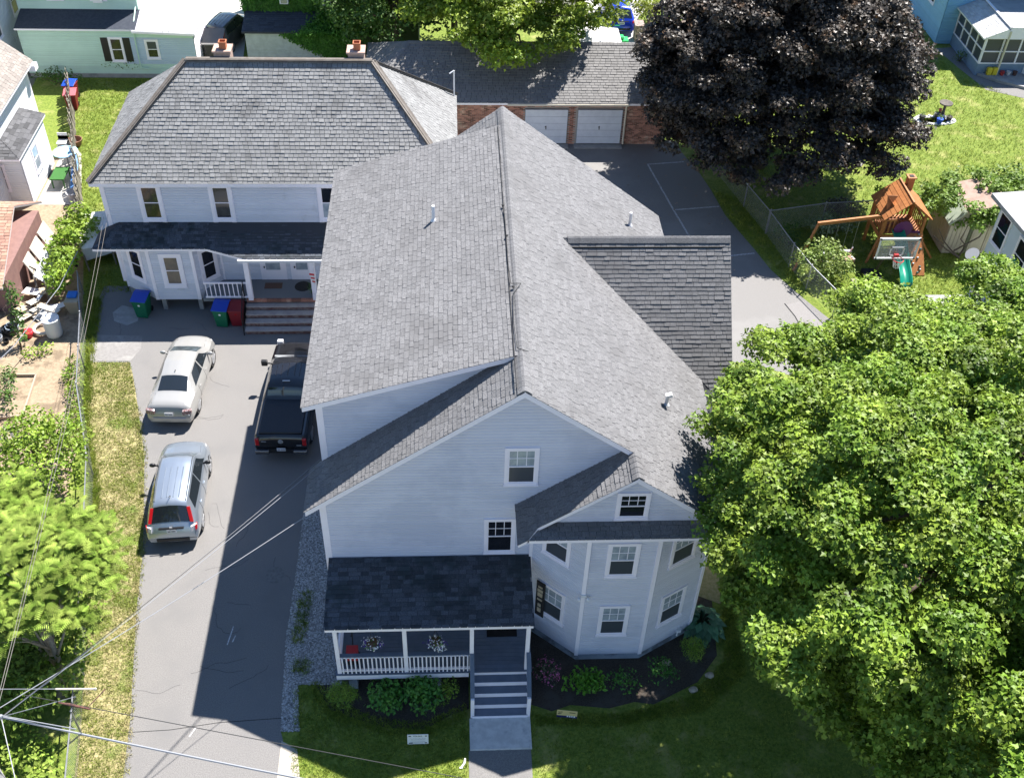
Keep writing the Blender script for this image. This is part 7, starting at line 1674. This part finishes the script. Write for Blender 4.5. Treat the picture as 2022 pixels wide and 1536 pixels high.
# undergrowth at lower left: nobody could count it
U = []
for k in range(120):
    x = rnd.uniform(-17.5, -11.4); y = rnd.uniform(11, 26.5)
    if x > -11.3 - (y - 15) * .16 - .35: continue
    U.append(((x, y, rnd.uniform(.15, .7)), (rnd.uniform(.5, .8), rnd.uniform(.5, .8), rnd.uniform(.3, .5))))
P, Nn_, T = clump_points(U, 330); V, F, k = leaf_arrays(P, Nn_, OVAL, .15)
o = bpy.data.objects.new('undergrowth', tri_mesh('undergrowth', V, F, mat('undergrowth_leaf', (.16, .28, .03), (.28, .40, .05), .8, rough=.55, tone=.45, transl=.28), np.repeat(T, k))); COL.objects.link(o); o['kind'] = 'stuff'
# shrubs round the right-hand fences
cr = blob_clumps((17.0, 39.5, .9), (1.2, .95, .75), 20, (.35, .6), .8, (.5, 1.0), zmin=.3)
tree('lilac_bush', 'sunlit pale green bush growing through the chain-link fence by the playset', (17.0, 39.5), (17, 39.5, 1.0), cr, mat('pale_bush_leaf', (.18, .27, .05), (.27, .34, .09), 1.5, rough=.5, tone=.4, transl=.3), 560, OVAL, .14, M_bark, .06, nl=10, cat='shrub')
bush('white_flower_shrub', 'low shrub along the shaded fence behind the playset', 'shrub', (18.6, 43.1, .45), (1.5, .5, .4), mat('pale_shade_leaf', (.12, .18, .07), (.3, .36, .22), 9, rough=.6, tone=.3), 500, OVAL, .13, 14, (.3, .45))
bush('dark_shrub', 'dark shrub in the shade at the corner of the chain-link fences', 'shrub', (16.2, 42.3, .4), (.6, .9, .4), M_mid, 500, OVAL, .13, 9, (.3, .45))
bush('reddish_shrub', 'dark reddish shrub behind the fence near the playset roof', 'shrub', (19.6, 44.6, .5), (1.2, .5, .4), M_purple, 500, OVAL, .13, 9, (.3, .45))
cr = blob_clumps((29, 46.0, .8), (4.5, 1.0, .9), 26, (.5, .8), .8, (.4, 1.0), zmin=.2)
tree('hedge', 'bright green hedge mass behind the vine-covered shed', (28, 46), (28, 46, 1), cr, M_vine, 350, OVAL, .18, M_bark, .05, nl=8, cat='hedge')
bush('weedy_bush', 'small bush against the wall left of the tool shed', 'shrub', (-14.9, 60.6, .5), (.25, .25, .45), M_mid, 600, OVAL, .12, 5, (.2, .3))
bush('dark_weeds', 'dark weedy bush along the foot of the mint green house', 'shrub', (-22.5, 58.2, .4), (1.5, .5, .4), M_mid, 350, OVAL, .15, 10, (.3, .45))
t = thing('mint_creeper', 'thin dark creeper growing on the mint green wall', 'creeper', (-19.5, 58.9, 0))
foliage('leaves', t, M_mid, [((-19.9 + .35 * k, 58.95, .75 + .15 * math.sin(k * 2)), (.3, .05, .22)) for k in range(6)], 160, OVAL, .1)
# pale boulders and fallen litter
for x, y, lab in ((6.7, 18.95, 'pale stone in the mulch between the bush and the bay corner'), (8.0, 18.45, 'pale stone in the mulch below the round shrub'), (7.4, 17.95, 'pale stone at the right front edge of the mulch bed')):
    f = MB(); f.ellipsoid((x, y, .05), (.16, .12, .08), 9, 6); f.v = [(a + rnd.uniform(-.015, .015), b + rnd.uniform(-.015, .015), c) for a, b, c in f.v]; single('stone', f, mat('pale_boulder', (.42, .36, .28), (.3, .26, .2), 9, rough=.9), lab, 'stone', group='stones in the mulch bed')
P = scatter([(8.5, 40), (15, 40), (13, 50), (8.5, 50)], 1.3); N = len(P); P3 = np.c_[P, np.full(N, .02)]
V, F, k = leaf_arrays(P3, np.tile([0, 0, 1], (N, 1)) + rng.normal(0, .15, (N, 3)), OVAL, .12); V[:, 2] = np.maximum(V[:, 2], .012)
o = bpy.data.objects.new('fallen_leaves', tri_mesh('fallen_leaves', V, F, mat('dead_leaf', (.3, .22, .17), rough=.9, tone=.3), np.repeat(rng.random(N), k))); COL.objects.link(o); o['kind'] = 'stuff'

# ================================================================= utility pole and wires
M_pole = mat('grey_weathered_pole', (.36, .35, .34), (.27, .26, .25), 5, rough=.9, stretch=(1, 1, .1)); M_cable = mat('pale_cable', (.26, .27, .29), rough=.5); M_dkc = mat('dark_cable', (.04, .04, .04), rough=.7)
t = thing('utility_pole', 'grey wooden utility pole cut by the lower left corner', 'utility pole', (-10.55, 12.55, 0))
f = MB(); f.tube([(-10.55, 12.5, 0), (-10.55, 12.5, 9.2)], [.15, .12], 12); obj('shaft', f, M_pole, t, smooth=True)
f = MB(); f.tube([(-10.5, 12.55, 8.0), (-10.0, 12.84, 8.0)], .03, 6); f.ellipsoid((-10.0, 12.84, 8.0), (.06, .06, .08), 8, 6); obj('bracket', f, M_metal, t)
def wire(label, a, b_, r, m, sag=.15, n=14, wob=0, group='overhead wires'):
    a = Vector(a); b_ = Vector(b_); f = MB()
    f.tube([a.lerp(b_, i / n) - Vector((0, 0, sag * 4 * (i / n) * (1 - i / n))) for i in range(n + 1)], r, 5)
    single('overhead_wire', f, m, label, 'wire', tuple(a), group)
HUB = (-10.0, 12.84, 8.0)
wire('thick pale service cable ending at the front left corner of the big house', (-14.6, 9.9, 7.6), (-3.95, 20.75, 5.75), .011, M_cable, .25)
for k, (o1, o2, lb) in enumerate(((0, 0, 'upper'), (.07, -.05, 'middle'), (-.06, -.1, 'lower'))):
    wire('%s strand of the triple cable running to the side wall of the big house' % lb, (HUB[0] + o1 * .3, HUB[1] + o1 * .3, HUB[2] + o2 * .3), (-3.95 + o1 * .2, 22.1 + o1 * 1.5, 6.35 + o2), .008, M_cable if k else M_dkc, .1)
wire('thick pale street cable running right across the foot of the driveway', HUB, (3.06, 9.77, 8.0), .024, M_cable, .12)
wire('thin pale lashing wire just above the thick street cable', (HUB[0], HUB[1], HUB[2] + .06), (-8.3, 12.5, 8.0), .012, M_cable, .0)
wire('thin wire dropping from the pole bracket to the lower left', HUB, (-9.25, 11.16, 7.5), .012, M_cable, 0)
wire('thin dark street wire crossing the lower driveway', (-9.4, 13.0, 8.6), (3.04, 10.13, 8.6), .009, M_dkc, .0)
wire('thin wire from the pole bracket up to the rusty clamp', HUB, (-8.27, 12.93, 8.6), .008, M_cable, 0)
wire('thin horizontal guy wire left of the white insulator rod', (-11.5, 13.2, 8.6), (-8.7, 13.13, 8.6), .008, M_cable, 0)
f = MB(); f.tube([(-8.75, 13.13, 8.6), (-7.9, 13.11, 8.6)], .022, 8); f.ellipsoid((-7.9, 13.11, 8.6), (.04, .03, .04), 8, 5); single('insulator_rod', f, mat('cream_insulator', (.6, .54, .45), rough=.4), 'cream insulator rod on the horizontal guy wire', 'insulator')
f = MB(); f.tube([(-8.6, 12.79, 8.6), (-8.35, 12.74, 8.6), (-7.9, 12.62, 8.6)], [.012, .035, .02], 8); f.tube([(-7.95, 12.66, 8.6), (-7.68, 13.1, 8.6)], .012, 5); single('rusty_clamp', f, mat('rust', (.16, .07, .05), (.05, .03, .03), 12, rough=.9), 'rusty clamp with a short arm on the thin dark street wire', 'clamp')
for k, x in enumerate((-14.4, -14.2)):
    wire(['left', 'right'][k] + ' of the two thin wires running down from the corner of the grey house', (x, 37.95, 4.35 + .12 * k), (HUB[0] - .05 + .05 * k, HUB[1] + .1, HUB[2] + .3), .006, mat('grey_brown_wire', (.2, .18, .16), rough=.7), .35)
# long white cane in the garden
f = MB(); f.tube([(-19.4, 29.5, .9), (-17.6, 33.5, 1.2), (-16.6, 36.8, 1.6), (-16.3, 39.0, 1.9)], .018, 6); single('white_line', f, M_cable, 'long pale line slanting across the garden over the white barrel', 'line')

for im in ('ground',):
    pass
